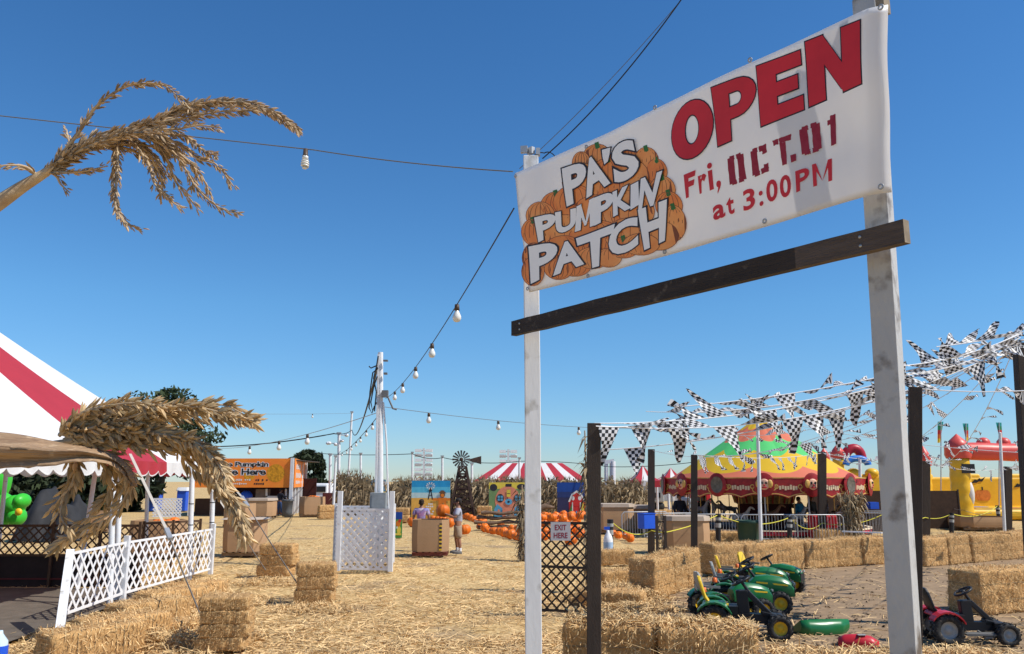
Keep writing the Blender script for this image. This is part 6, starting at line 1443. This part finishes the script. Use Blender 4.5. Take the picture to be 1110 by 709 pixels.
def tractor(label, body_m, seat_m, rim_m, hood=True, group=None, arms=True, deck=None):
    e = empty('toy_tractor', (0, 0, 0), label, 'toy tractor', group); rw, fw = .185, .15 if hood else .135
    for s_ in (-1, 1):
        wheel('rear_wheel', (-.32, s_ * .25, rw), rw, .12, rim_m, e); wheel('front_wheel', (.38, s_ * .22, fw), fw, .1, rim_m, e)
        mb = MB(); pts = []
        for i in range(9): t = R(25 + i * 15); pts.append(V((-.32 + math.cos(t) * .215, 0, rw + math.sin(t) * .215)))
        vs = [];
        for p in pts: vs += [p + V((0, s_ * .17, .0)), p + V((0, s_ * .32, -.0)), p * 1.0 + V((0, s_ * .32, -.02)), p + V((0, s_ * .17, -.02))]
        mb.add(vs, [(i * 4 + j, i * 4 + (j + 1) % 4, (i + 1) * 4 + (j + 1) % 4, (i + 1) * 4 + j) for i in range(8) for j in range(4)], 0, False); mb.build('fender', body_m, e)
    mb = MB(); mb.box((0, 0, .2), (.75, .12, .1)); mb.bar((-.32, -.25, rw), (-.32, .25, rw), .04, .04); mb.bar((.38, -.22, fw), (.38, .22, fw), .04, .04); mb.box((-.22, 0, .29), (.34, .26, .09)); mb.build('chassis', m_black, e)
    mb = MB()
    for s_ in (-1, 1): mb.bar((.1, s_ * .07, .15), (.16, s_ * .2, .12 + s_ * .03), .02, .02); mb.box((.16, s_ * .19, .13 + s_ * .03), (.09, .07, .025))
    mb.build('pedals', m_greyp, e)
    mb = MB()
    if hood:
        prof = [(.02, .25, .40, .12), (.1, .25, .47, .125), (.25, .25, .485, .125), (.42, .24, .46, .12), (.53, .22, .42, .11), (.58, .22, .36, .10)]
        vs = []
        for x, z0, z1, w_ in prof: vs += [V((x, -w_, z0)), V((x, w_, z0)), V((x, w_, z1 - .05)), V((x, w_ * .6, z1)), V((x, -w_ * .6, z1)), V((x, -w_, z1 - .05))]
        mb.add(vs, [(i * 6 + j, i * 6 + (j + 1) % 6, (i + 1) * 6 + (j + 1) % 6, (i + 1) * 6 + j) for i in range(5) for j in range(6)], 0, True); mb.add(vs[:6], [(5, 4, 3, 2, 1, 0)]); mb.add(vs[-6:], [(0, 1, 2, 3, 4, 5)])
        h_ = mb.build('hood', body_m, e); bev(h_, .006)
        mb = MB()
        for s_ in (-1, 1): mb.bar((.1, s_ * .127, .40), (.5, s_ * .116, .365), .02, .004, up=(0, 1, 0))
        mb.build('side_stripe', m_yel, h_)
        mb = MB(); mb.box((.585, 0, .29), (.012, .17, .12)); mb.build('grille', m_black, h_)
        for s_ in (-1, 1): mb = MB(); mb.box((.588, s_ * .07, .385), (.02, .045, .025)); mb.build('headlight', m_lgrey, h_)
    else:
        mb.bar((.02, 0, .22), (.0, 0, .5), .13, .1); mb.bar((.06, 0, .48), (.3, 0, .24), .1, .06); mb.bar((.2, 0, .25), (.44, 0, .2), .12, .07); mb.box((.36, 0, .22), (.14, .2, .06)); bev(mb.build('front_frame', m_black, e), .01)
        mb = MB(); mb.box((-.3, 0, .345), (.3, .3, .05), taper=.8); bev(mb.build('seat_deck', deck or m_red, e), .02)
        mb = MB(); mb.bar((.1, -.12, .1), (.1, -.12, .14), .3, .07); mb.bar((-.1, -.2, .13), (.28, -.2, .13), .07, .02); mb.build('footboard', m_greyp, e)
    sx0 = -.27
    mb = MB(); n = 8; vs = []
    prof = [(.12, .36, .11), (.0, .355, .13), (-.08, .36, .13), (-.12, .42, .13), (-.15, .52, .125), (-.17, .60, .105), (-.18, .64, .06)]
    for x, z, w_ in prof: 
        nx_, nz_2 = (0, -.03) if z < .4 else (-.035, -.0)
        vs += [V((sx0 + x, -w_, z)), V((sx0 + x, w_, z)), V((sx0 + x + nx_, w_, z + nz_2)), V((sx0 + x + nx_, -w_, z + nz_2))]
    mb.add(vs, [(i * 4 + j, i * 4 + (j + 1) % 4, (i + 1) * 4 + (j + 1) % 4, (i + 1) * 4 + j) for i in range(6) for j in range(4)], 0, True); mb.add(vs[:4], [(0, 1, 2, 3)]); mb.add(vs[-4:], [(3, 2, 1, 0)])
    bev(mb.build('seat', seat_m, e), .01)
    mb = MB(); sw = V((-.0, 0, .575)) if hood else V((.0, 0, .6)); rot = Matrix.Rotation(R(-28), 3, 'Y'); mb.tube([(.12, 0, .42), sw], .018, 8); mb.build('steering_column', m_black, e)
    mb = MB(); ring = [sw + rot @ V((.105 * math.cos(t), .105 * math.sin(t), 0)) for t in [2 * PI * i / 20 for i in range(21)]]; mb.tube(ring, .013, 8, cap=False)
    for t in (0, 2.1, 4.2): mb.tube([sw, sw + rot @ V((.1 * math.cos(t), .1 * math.sin(t), 0))], .01, 6)
    mb.ell(sw, (.03, .03, .02)); mb.build('steering_wheel', m_black, e)
    if arms and hood:
        for s_ in (-1, 1): mb = MB(); mb.bar((-.42, s_ * .17, .46), (-.2, s_ * .17, .45), .035, .03); mb.bar((-.42, s_ * .17, .46), (-.42, s_ * .15, .34), .03, .03); mb.build('armrest', m_greyp, e)
    if arms and hood: mb = MB(); mb.lathe([(0, .06), (.03, .055), (.035, 0)], (-.44, -.2, .40), 10); mb.build('warning_light', M('amber_plastic', (.8, .15, .02), .4), e)
    return e
def place(e, px, py, rz, sc=1.0, tilt=0):
    p = G(px, py); e.location = (p.x, p.y, .004); e.rotation_euler = (tilt, 0, rz); e.scale = (sc,) * 3
gseat = M('grey_seat', (.33, .34, .32), .5)
tg = 'green pedal tractors parked in the yard'
place(tractor('green toy tractor farthest back, hood pointing right, beside the straw wall', m_green, m_yel, m_yel, group=tg), 833, 643, R(-38), 1.14)
place(tractor('green toy tractor with a yellow seat, second from the back', m_green, m_yel, m_yel, group=tg), 812, 650, R(-8), 1.18)
place(tractor('green toy tractor with a grey seat in the middle of the row', m_green, gseat, m_yel, group=tg), 812, 664, R(-10), 1.22)
place(tractor('green toy tractor with a grey seat and amber light at the left', m_green, gseat, m_yel, group=tg), 792, 672, R(8), 1.12)
place(tractor('hoodless green toy tractor nearest the front straw wall', m_green, m_yel, m_yel, hood=False, group=tg, deck=m_green), 806, 690, R(-12), 1.22)
place(tractor('red and black toy tractor standing right of the tall dark post', m_red, m_black, m_lgrey, hood=False), 1049, 697, R(-5), 1.08)
# fallen hoods
def shell(loc, rz, sc, m_, label, name, tiltx=0, flip=False):
    mb = MB(); prof = [(-.3, .0, .12, .13), (-.2, .0, .17, .14), (0, 0, .19, .14), (.18, 0, .17, .13), (.3, 0, .1, .11)]; vs = []
    rot = Matrix.Rotation(rz, 3, 'Z') @ Matrix.Rotation(tiltx, 3, 'X')
    arcs = 9
    for x, z0, z1, w_ in prof:
        for j in range(arcs): t = PI * j / (arcs - 1); vs.append(V(loc) + rot @ V((x, math.cos(t) * w_, z1 * math.sin(t) ** .7)) * sc)
    mb.add(vs, [(i * arcs + j, i * arcs + j + 1, (i + 1) * arcs + j + 1, (i + 1) * arcs + j) for i in range(4) for j in range(arcs - 1)], 0, True)
    mb.add(vs[:arcs], [tuple(range(arcs))], 0)
    o = mb.build(name, [m_, m_yel]); s = o.modifiers.new('t', 'SOLIDIFY'); s.thickness = .012; s.offset = 0; tag(o, label, 'toy part'); return o
p = G(889, 686); shell((p.x, p.y, .12), R(12), 1.25, m_green, 'loose green tractor hood lying on the dirt', 'tractor_hood', R(150)); 
mb = MB(); mb.bar((p.x - .26, p.y - .15, .07), (p.x + .26, p.y - .1, .08), .02, .012); tag(mb.build('yellow_strip', m_yel, COL.objects['tractor_hood'] if 'tractor_hood' in COL.objects else None), None)
p = G(931, 701); shell((p.x, p.y, 0), R(-20), .8, m_red, 'small red plastic toy hood lying on the dirt', 'toy_hood')
mb = MB(); mb.box((p.x + .02, p.y - .06, .155), (.1, .06, .01)); mb.build('sticker', m_lgrey, COL.objects['toy_hood'])
# ================================================================== pennant strings
def checker_mat():
    m = bpy.data.materials.new('checkered_pennant'); m.use_nodes = True; n = m.node_tree; N_ = n.nodes; L_ = n.links; b_ = N_['Principled BSDF']; out = N_['Material Output']
    uv = N_.new('ShaderNodeUVMap'); uv.uv_map = 'UVMap'; ck = N_.new('ShaderNodeTexChecker'); ck.inputs['Scale'].default_value = 1.0
    ck.inputs[1].default_value = (.82, .82, .82, 1); ck.inputs[2].default_value = (.02, .02, .022, 1); L_.new(uv.outputs[0], ck.inputs[0]); L_.new(ck.outputs[0], b_.inputs['Base Color']); b_.inputs['Roughness'].default_value = .45
    t = N_.new('ShaderNodeBsdfTranslucent'); L_.new(ck.outputs[0], t.inputs[0]); ms = N_.new('ShaderNodeMixShader'); ms.inputs[0].default_value = .35; L_.new(b_.outputs[0], ms.inputs[1]); L_.new(t.outputs[0], ms.inputs[2]); L_.new(ms.outputs[0], out.inputs[0]); return m
m_ck = checker_mat()
def pennant(par, a, b_, drop, L_, rd, curl=.25, sq=.037):
    """triangular flag hanging from edge a-b towards direction drop"""
    w_ = (b_ - a).length; u = (b_ - a).normalized(); d = V(drop).normalized(); n_ = u.cross(d); n_ = n_.normalized() if n_.length > .05 else V((0, 1, 0))
    NV, NU = 10, 5; vs = []; uvs = []; ph = rd.uniform(0, 6); p_ = lerp(a, b_, .5); pos = V(p_); dd = V(d); tw = rd.gauss(0, .22)
    for i in range(NV + 1):
        t = i / NV; ww = w_ * (1 - t) + .004
        uu = (u * math.cos(tw * t) + n_ * math.sin(tw * t)).normalized()
        for j in range(NU + 1):
            s_ = j / NU - .5; vs.append(pos + uu * (ww * s_) + n_ * (curl * .10 * math.sin(ph + 5.5 * t + 3 * s_) * (t ** .7))); uvs.append(((s_ * ww + 5) / sq, (t * L_ + 5) / sq))
        dd = (dd + n_ * curl * .55 * math.cos(ph + 4 * t) * .5 + Z * rd.gauss(0, .03)).normalized(); pos = pos + dd * (L_ / NV)
    q = NU + 1; mb = MB(); mb.add(vs, [(i * q + j, i * q + j + 1, (i + 1) * q + j + 1, (i + 1) * q + j) for i in range(NV) for j in range(NU)], 0, True, uvs)
    return mb.build('pennant', m_ck, par)
FL = 0
def flag_string(a, b_, sag, label, n=None, sp=.42, w_=.25, L_=.42, hang=.15, seed=1, wind=V((1.0, .35, .12)), start=.3, mixd=1.0):
    global FL
    rd = random.Random(seed); a, b_ = V(a), V(b_); Ln = (b_ - a).length; f = lambda t: lerp(a, b_, t) - Z * sag * 4 * t * (1 - t)
    e = empty('pennant_string', a, label, 'flag string', 'checkered pennant strings'); mb = MB(); mb.tube([f(i / 30) for i in range(31)], .006, 5); mb.build('cord', m_whitepl, e)
    x = start; k = 0
    while x + w_ < Ln:
        t0, t1 = x / Ln, (x + w_) / Ln; r = rd.random()
        if r < hang: d = V((rd.gauss(.1, .15), rd.gauss(0, .1), -1))
        else:
            d = V(wind) * mixd + V((rd.gauss(0, .2), rd.gauss(0, .25), rd.gauss(-.02, .2)))
            if rd.random() < .12: d = V((-.7, rd.gauss(0, .3), .6))
        pennant(e, f(t0), f(t1), d, L_ * rd.uniform(.85, 1.1), rd, rd.uniform(.15, .75)); x += sp * rd.uniform(.85, 1.2); k += 1; FL += 1
    return e
A0 = P(644, 459, 8.4); TR_ = P(1104, 366, 12.4)
flag_string(A0, P(1104, 362, 10.2), .28, 'topmost pennant string from the exit gate post to the right edge post', hang=.3, seed=11, sp=.29)
flag_string(A0 + V((0, 0, -.02)), P(1106, 371, 9.4), .34, 'second pennant string from the exit gate post, tangled below the topmost', hang=.28, seed=23, sp=.25)
flag_string(P(735, 441, 9.2), P(1103, 368, 9.9), .12, 'third pennant string tangled with the top two right of the gateway', hang=.12, seed=37, sp=.27)
flag_string(P(700, 446, 14), P(1106, 366, 12.3), .35, 'pennant string passing above the carousel peak', hang=.1, seed=5, sp=.5)
flag_string(P(648, 488, 9.5), P(992, 421, 8.6), .12, 'pennant string from below the gate post top to the tall dark post', hang=.12, seed=14, sp=.62, L_=.3)
flag_string(P(706, 488, DY(603)), TR_, .8, 'pennant string from the blue box post to the right edge post', hang=.1, seed=8, sp=.85, L_=.42)
flag_string(P(752, 493, DY(632)), TR_, .55, 'pennant string from the yard corner post to the right edge post', hang=.1, seed=9, sp=.75, L_=.42)
flag_string(P(752.5, 493, DY(632)), P(891, 491, DY(588)), .12, 'low pennant string with upright flags before the carousel roof', hang=.9, seed=31, sp=.95, start=.25, w_=.34, L_=.4)
flag_string(P(891, 490, DY(588)), TR_, 1.0, 'pennant string from the carousel side post to the right edge post', hang=.05, seed=10, sp=1.0, L_=.42)
flag_string(P(891, 491, DY(588)), P(1003, 500, DY(583)), .12, 'short sagging pennant string right of the carousel roof', hang=.3, seed=12, sp=1.0, L_=.42, start=.5)
flag_string(P(992, 421, 8.6), P(1135, 422, 8.4), .03, 'level pennant string from the tall dark post to the right edge', hang=0, seed=44, sp=.78, w_=.2, L_=.36, start=.06)
flag_string(P(1003, 501, DY(583)), P(1092, 507, DY(577)), .2, 'low pennant string in front of the yellow castle', hang=.1, seed=15, sp=.7, L_=.5, start=.3)
flag_string(P(1003, 500, DY(583)), TR_, .8, 'pennant string rising from the post left of the castle', hang=.05, seed=16, sp=1.1, L_=.45)
flag_string(P(1092, 507, DY(577)), P(1150, 402, 13), .4, 'pennant string rising at the right edge over the castle', hang=.05, seed=17, sp=.9, L_=.45)
flag_string(P(870, 462, 17), P(1140, 492, 15), .1, 'pennant string crossing before the castle turrets', hang=.05, seed=19, sp=.8, L_=.4)
flag_string(P(646, 462, 8.3), P(760, 446, 8.9), .06, 'short pennant string of hanging flags beside the gate post', hang=.6, seed=61, sp=.36, start=.03, L_=.44)
flag_string(P(760, 447, 8.9), P(992, 404, 9.0), .08, 'pennant string with large upright flags before the carousel peak', hang=.45, seed=62, sp=.85, start=.1, L_=.5, w_=.27)
flag_string(P(955, 398, 8.6), P(1106, 362, 9.0), .08, 'tangled pennant string near the right edge, upper one', hang=.05, seed=63, sp=.17, start=.05, L_=.34)
flag_string(P(958, 408, 8.8), P(1106, 366, 9.2), .1, 'tangled pennant string near the right edge, lower one', hang=.05, seed=64, sp=.17, start=.05, L_=.34)
flag_string(P(1015, 376, 9.2), P(1140, 352, 9.4), .03, 'frayed pennant string sticking up at the upper right', hang=0, seed=65, sp=.2, start=.05, L_=.3, wind=V((.6, .2, .35)))
flag_string(P(780, 470, 22), P(1106, 372, 12.5), .5, 'middle pennant string fanning from behind the carousel pole to the right post', hang=.05, seed=66, sp=.62, L_=.42)
flag_string(P(840, 478, 24), P(1106, 372, 12.5), .6, 'lower pennant string fanning over the carousel roof to the right post', hang=.05, seed=67, sp=.7, L_=.42)
print('pennants', FL)
# big hanging flags at the front of the strings
# ================================================================== string lights and wires
m_glass = M('bulb_glass', (.75, .74, .68), .15, .02, spec=.6); m_sock = M('bulb_socket', (.09, .06, .04), .5, .1)
def bulb(par, p, s_=1.0, cfl=False):
    mb = MB(); mb.lathe([(0, 0), (.018, 0), (.02, -.05), (.026, -.06), (0, -.062)], p, 12) if s_ == 1 else mb.lathe([(0, 0), (.018 * s_, 0), (.022 * s_, -.05 * s_), (0, -.052 * s_)], p, 8)
    so_ = mb.build('socket', m_sock, par); mb = MB()
    if cfl:
        mb.lathe([(0, -.055), (.024, -.058), (.024, -.085), (.012, -.09)], p, 12)
        mb.tube([p + V((math.cos(t) * (.021 + .006 * math.sin(t / 8)), math.sin(t) * (.021 + .006 * math.sin(t / 8)), -.092 - t * .0028)) for t in [i * .5 for i in range(44)]], .008, 8); mb.ell(p - Z * .158, (.018, .018, .012))
    else: mb.lathe([(.014 * s_, -.05 * s_), (.02 * s_, -.065 * s_), (.034 * s_, -.095 * s_), (.036 * s_, -.115 * s_), (.025 * s_, -.14 * s_), (0, -.148 * s_)], p, 12)
    mb.build('bulb', m_glass, so_)
def strand(pts, sags, r, m_, label, name='light_string', bulbs=(), cfl=False, sc=1.0, cat='string lights'):
    e = empty(name, pts[0], label, cat); out = []
    for a, b_, s_ in zip(pts[:-1], pts[1:], sags):
        for i in range(24): t = i / 24; out.append(lerp(a, b_, t) - Z * s_ * 4 * t * (1 - t))
    out.append(V(pts[-1])); mb = MB(); mb.tube(out, r, 6); mb.build('cable', m_, e)
    def scr(p): q = p - CAM; dpt = q.dot(FWD); return W / 2 + q.x / dpt * F
    for bx in bulbs:
        best = min(((abs(scr(lerp(out[i], out[i + 1], k / 6)) - bx), i, k) for i in range(len(out) - 1) for k in range(6)))
        bulb(e, lerp(out[best[1]], out[best[1] + 1], best[2] / 6), sc, cfl)
    return e
PT = tL
strand([P(-60, 119, 6.4), P(340, 162.5, 6.25), P(556, 186, YL - .05)], [.0, .02], .0045, m_greyp, 'bulb string across the blue sky left of the banner, one spiral bulb', bulbs=(332,), cfl=True)
D = 21.8
strand([P(557, 226, YL), P(418, 432, D - .3)], [.22], .006, m_cable, 'bulb string descending from the slim gate post to the utility pole', bulbs=(495, 468, 451, 436.5, 428), sc=1.3)
strand([P(416, 443, D), P(367, 492, DY(553))], [.25], .012, m_cable, 'bulb string from the utility pole back to the far white poles', bulbs=(404, 397, 391, 386, 381, 376, 371), sc=1.5)
strand([P(-30, 440, 40), P(381.5, 448, DY(548))], [.2], .01, m_greyp, 'thin high bulb string left of the leaning white pole', bulbs=(255, 339), sc=2.2)
strand([P(416, 441, D), P(760, 462, 40)], [.3], .008, m_greyp, 'thin high bulb string right of the utility pole', bulbs=(465, 540, 627), sc=2.0)
strand([P(225, 486, 45), P(410, 447, 22)], [.3], .01, m_wcable, 'pale bulb string rising over the orange booth to the utility pole', bulbs=(271, 303, 334), sc=2.4)
strand([P(409, 399, D - .2), P(381.5, 466, DY(548) - .3), P(362, 470, 40), P(150, 480, 48)], [1.0, .15, .4], .028, m_cable, 'heavy black cable from the utility pole across the left poles', 'power_cable', cat='cable')
strand([P(340, 491, 62), P(447, 492, 48), P(480, 496, 50), P(563, 500, 50)], [.1, .15, .2], .022, m_cable, 'black cable along the far thin white poles', 'power_cable', cat='cable')
strand([P(563, 500, 50), P(660, 506, 48), P(760, 500, 46)], [-.1, .1], .02, m_cable, 'black cable behind the slim white gate post', 'power_cable', cat='cable')
strand([P(563, 183, YL + .1), P(752, -16, 5.4)], [.05], .0025, m_greyp, 'thin pale wire rising behind the banner toward the sky', 'wire', cat='wire')
strand([P(588, 172, YL + .1), P(748, -14, 5.2)], [.08], .0045, m_cable, 'black wire rising from the slim post over the banner', 'wire', cat='wire')
strand([P(576, 172, YL + .05), P(590, 166, YL + .05), P(602, 170, YL)], [-.02, -.02], .004, m_cable, 'short black wire loop on top of the slim post', 'wire', cat='wire')
# ================================================================== near corn stalks with tassels
def spikelets(mb, path, dens, ln, spread, rd, wid=.28, r0=1.0):
    """small husk shaped spikelets set along a 3-D path"""
    for i in range(len(path) - 1):
        a, b_ = path[i], path[i + 1]; L_ = (b_ - a).length; n = max(1, int(L_ * dens)); d0 = (b_ - a).normalized(); u, v_, _ = frame(d0)
        for k in range(n):
            t = rd.random(); p = lerp(a, b_, t); g_ = (i + t) / (len(path) - 1); th = rd.uniform(0, 6.28); side = u * math.cos(th) + v_ * math.sin(th)
            l_ = ln * rd.uniform(.7, 1.25) * (1 - .25 * g_); d = (d0 * rd.uniform(.7, 1.1) + side * spread * rd.uniform(.3, 1.1) + V((0, 0, -.15))).normalized(); s_ = d.cross(side).normalized() * l_ * wid * .5; nn = d.cross(s_).normalized() * l_ * .09
            q = p + side * .003 * r0
            m1, m2, e_ = q + d * l_ * .3, q + d * l_ * .65, q + d * l_
            mb.add([q, m1 + s_, m1 + nn, m1 - s_, m2 + s_ * .8, m2 + nn * 1.1, m2 - s_ * .8, e_, m1 - nn, m2 - nn], [(0, 1, 2), (0, 2, 3), (1, 4, 5, 2), (2, 5, 6, 3), (4, 7, 5), (5, 7, 6), (0, 8, 1), (0, 3, 8), (1, 8, 9, 4), (8, 3, 6, 9), (4, 9, 7), (9, 6, 7)])
def smooth(pts, k=4):
    out = []
    for i in range(len(pts) - 1):
        p0, p1, p2, p3 = pts[max(0, i - 1)], pts[i], pts[i + 1], pts[min(len(pts) - 1, i + 2)]
        for j in range(k):
            t = j / k; out.append(.5 * ((2 * p1) + (p2 - p0) * t + (2 * p0 - 5 * p1 + 4 * p2 - p3) * t * t + (3 * p1 - p0 - 3 * p2 + p3) * t ** 3))
    out.append(pts[-1]); return out
def branch(st, sp, px, D0, rd, r=(.0035, .0012), dens=420, ln=.019, spread=.6, dz=.12, r0=1.0):
    n = len(px); dd = rd.uniform(-dz, dz); pts = [P(x, y, D0 + dd * (i / max(1, n - 1))) for i, (x, y) in enumerate(px)]; sm = smooth(pts)
    st.tube(sm, [r[0] + (r[1] - r[0]) * i / (len(sm) - 1) for i in range(len(sm))], 6); spikelets(sp, sm, dens, ln, spread, rd, r0=r0)
rd = random.Random(5); D = 1.55
e = empty('corn_stalk', P(-60, 260, D), 'dry corn stalk with a drooping tassel against the blue sky at upper left', 'corn stalk')
mb = MB(); mb.tube(smooth([P(-110, 300, D), P(-40, 246, D), P(0, 219, D), P(25, 202, D), P(48, 188, D), (P(70, 172, D))]), [.0195 - .0135 * i / 20 for i in range(21)], 12); mb.build('stalk', m_stalk, e)
st, sp = MB(), MB()
for px in ([(48, 188), (80, 165), (112, 150), (158, 139), (200, 119), (250, 113), (292, 122), (322, 140)],) * 3 + ([(60, 176), (100, 154), (150, 140), (200, 128), (240, 122), (275, 120)], [(55, 180), (95, 160), (140, 148), (175, 145)]): branch(st, sp, [(x + rd.uniform(-3, 3), y + rd.uniform(-4, 4)) for x, y in px[:-1]] + [px[-1]], D, rd, dens=560, ln=.024)
for px in ([(62, 172), (84, 146), (104, 116), (130, 97), (150, 91), (176, 92), (192, 104), (206, 118)], [(70, 170), (104, 152), (150, 142), (190, 140), (216, 136), (240, 139)], [(128, 152), (124, 180), (122, 205), (128, 228), (140, 243), (154, 249)],
           [(128, 156), (127, 190), (125, 222), (136, 244)], [(140, 148), (160, 165), (174, 192), (178, 212), (198, 226)], [(150, 146), (182, 160), (200, 182), (214, 205), (236, 224), (258, 232)], [(165, 142), (192, 156), (214, 172), (234, 178), (253, 202)], [(160, 146), (180, 170), (190, 196), (206, 216), (216, 228)],
           [(150, 144), (170, 150), (196, 168), (212, 186), (206, 206)], [(176, 140), (205, 150), (222, 165), (236, 168)], [(120, 150), (150, 158), (170, 172), (182, 192)], [(110, 158), (140, 162), (166, 178), (176, 200), (172, 216)], [(150, 142), (178, 152), (200, 170), (218, 190), (228, 212)], [(140, 150), (160, 176), (168, 200), (186, 214)], [(100, 160), (140, 156), (168, 160), (190, 172)]): branch(st, sp, px, D, rd, dens=420)
for px in ([(40, 190), (28, 181), (12, 179), (-12, 181)], [(54, 186), (62, 192), (66, 200), (76, 209)], [(50, 187), (75, 187), (95, 185), (116, 180)], [(78, 165), (74, 150), (72, 140)]): branch(st, sp, px, D, rd, dens=300)
tz = st.build('tassel', m_stalk, e); sp.build('spikelets', m_tassel, tz)
# lower stalk with husk leaf
D = 1.5; rd = random.Random(9)
e = empty('corn_stalk', P(-80, 500, D), 'dry corn stalk with thick tassel and husk leaf before the striped tent', 'corn stalk')
mb = MB(); mb.tube(smooth([P(-90, 492, D), P(-20, 489, D), P(40, 484, D), P(90, 476, D), P(130, 468, D)]), [.009, .0088, .0086, .0083, .008, .0078, .0075, .007, .0068, .0065, .006, .0058, .0055, .0053, .005, .0045, .004], 8); mb.build('stalk', m_stalk, e)
top = smooth([P(-30, 466, D - .05), P(15, 470, D - .05), P(60, 479, D - .05), P(100, 486, D - .05), P(128, 495, D - .04), P(144, 512, D - .03), P(147, 527, D - .02)], 5); bot = smooth([P(-30, 506, D - .09), P(15, 507, D - .09), P(55, 505, D - .09), P(92, 500, D - .08), P(122, 503, D - .06), P(138, 516, D - .04), P(145, 528, D - .03)], 5)
mb = MB(); vs = []; K = 10
for i, (a, b_) in enumerate(zip(top, bot)):
    for j in range(K + 1):
        t = j / K; p = lerp(a, b_, t + (.1 * noise.noise(V((i * .9, 0, 7))) if j == K else .0)); p.y += .012 * math.sin(t * 9 + i * .12) + -.03 * math.sin(PI * t) * (1 - i / len(top)) + .0035 * math.sin(t * 24 + i * .25) + .004 * noise.noise(V((i * .6, t * 3, 0))); vs.append(p)
mb.add(vs, [(i * (K + 1) + j, i * (K + 1) + j + 1, (i + 1) * (K + 1) + j + 1, (i + 1) * (K + 1) + j) for i in range(len(top) - 1) for j in range(K)], 0, True)
lf = mb.build('husk_leaf', M('dry_husk_leaf', (.45, .30, .175), .65, .3, 34, .6, 80, stretch=(.12, 1, 3), col2=(.22, .13, .07), stain=(.55, .4, .25), stain_lo=.58), e); s_ = lf.modifiers.new('t', 'SOLIDIFY'); s_.thickness = .0015
st, sp = MB(), MB()
for k in range(5): branch(st, sp, [(x + rd.uniform(-5, 5), y + rd.uniform(-8, 8)) for x, y in [(70, 470), (104, 458), (150, 451), (195, 447), (238, 445)]] + [(276, 457)], D, rd, dens=340, ln=.032, spread=.8)
for k in range(4): branch(st, sp, [(x + rd.uniform(-3, 3), y + rd.uniform(-6, 4)) for x, y in [(66, 474), (92, 452), (122, 442), (148, 440), (180, 446)]], D, rd, dens=330, ln=.031, spread=.8)
for k in range(6): branch(st, sp, [(x + rd.uniform(-9, 9), y + rd.uniform(-10, 10)) for x, y in [(74, 478), (128, 472), (178, 477), (214, 494), (238, 520), (252, 550)]] + [(266 + rd.uniform(-4, 4), 584)], D, rd, dens=320, ln=.033, spread=.75)
for k in range(5): branch(st, sp, [(x + rd.uniform(-5, 5), y + rd.uniform(-5, 5)) for x, y in [(80, 474), (120, 466), (165, 468), (205, 480), (236, 500)]] + [(246, 520)], D, rd, dens=320, ln=.032, spread=.8)
for px in ([(96, 486), (126, 496), (140, 520), (130, 548), (100, 568), (62, 590)], [(100, 488), (134, 510), (142, 536), (122, 560), (92, 580)], [(80, 490), (82, 515), (70, 540), (66, 560), (74, 572)], [(76, 492), (78, 520), (62, 545), (56, 556)], [(110, 490), (130, 510), (132, 530), (128, 545)], [(106, 490), (120, 525), (108, 550), (84, 572), (58, 596)]): branch(st, sp, px, D, rd, dens=300, ln=.030, spread=.8)
tz = st.build('tassel', m_stalk, e); sp.build('spikelets', m_tassel2, tz)
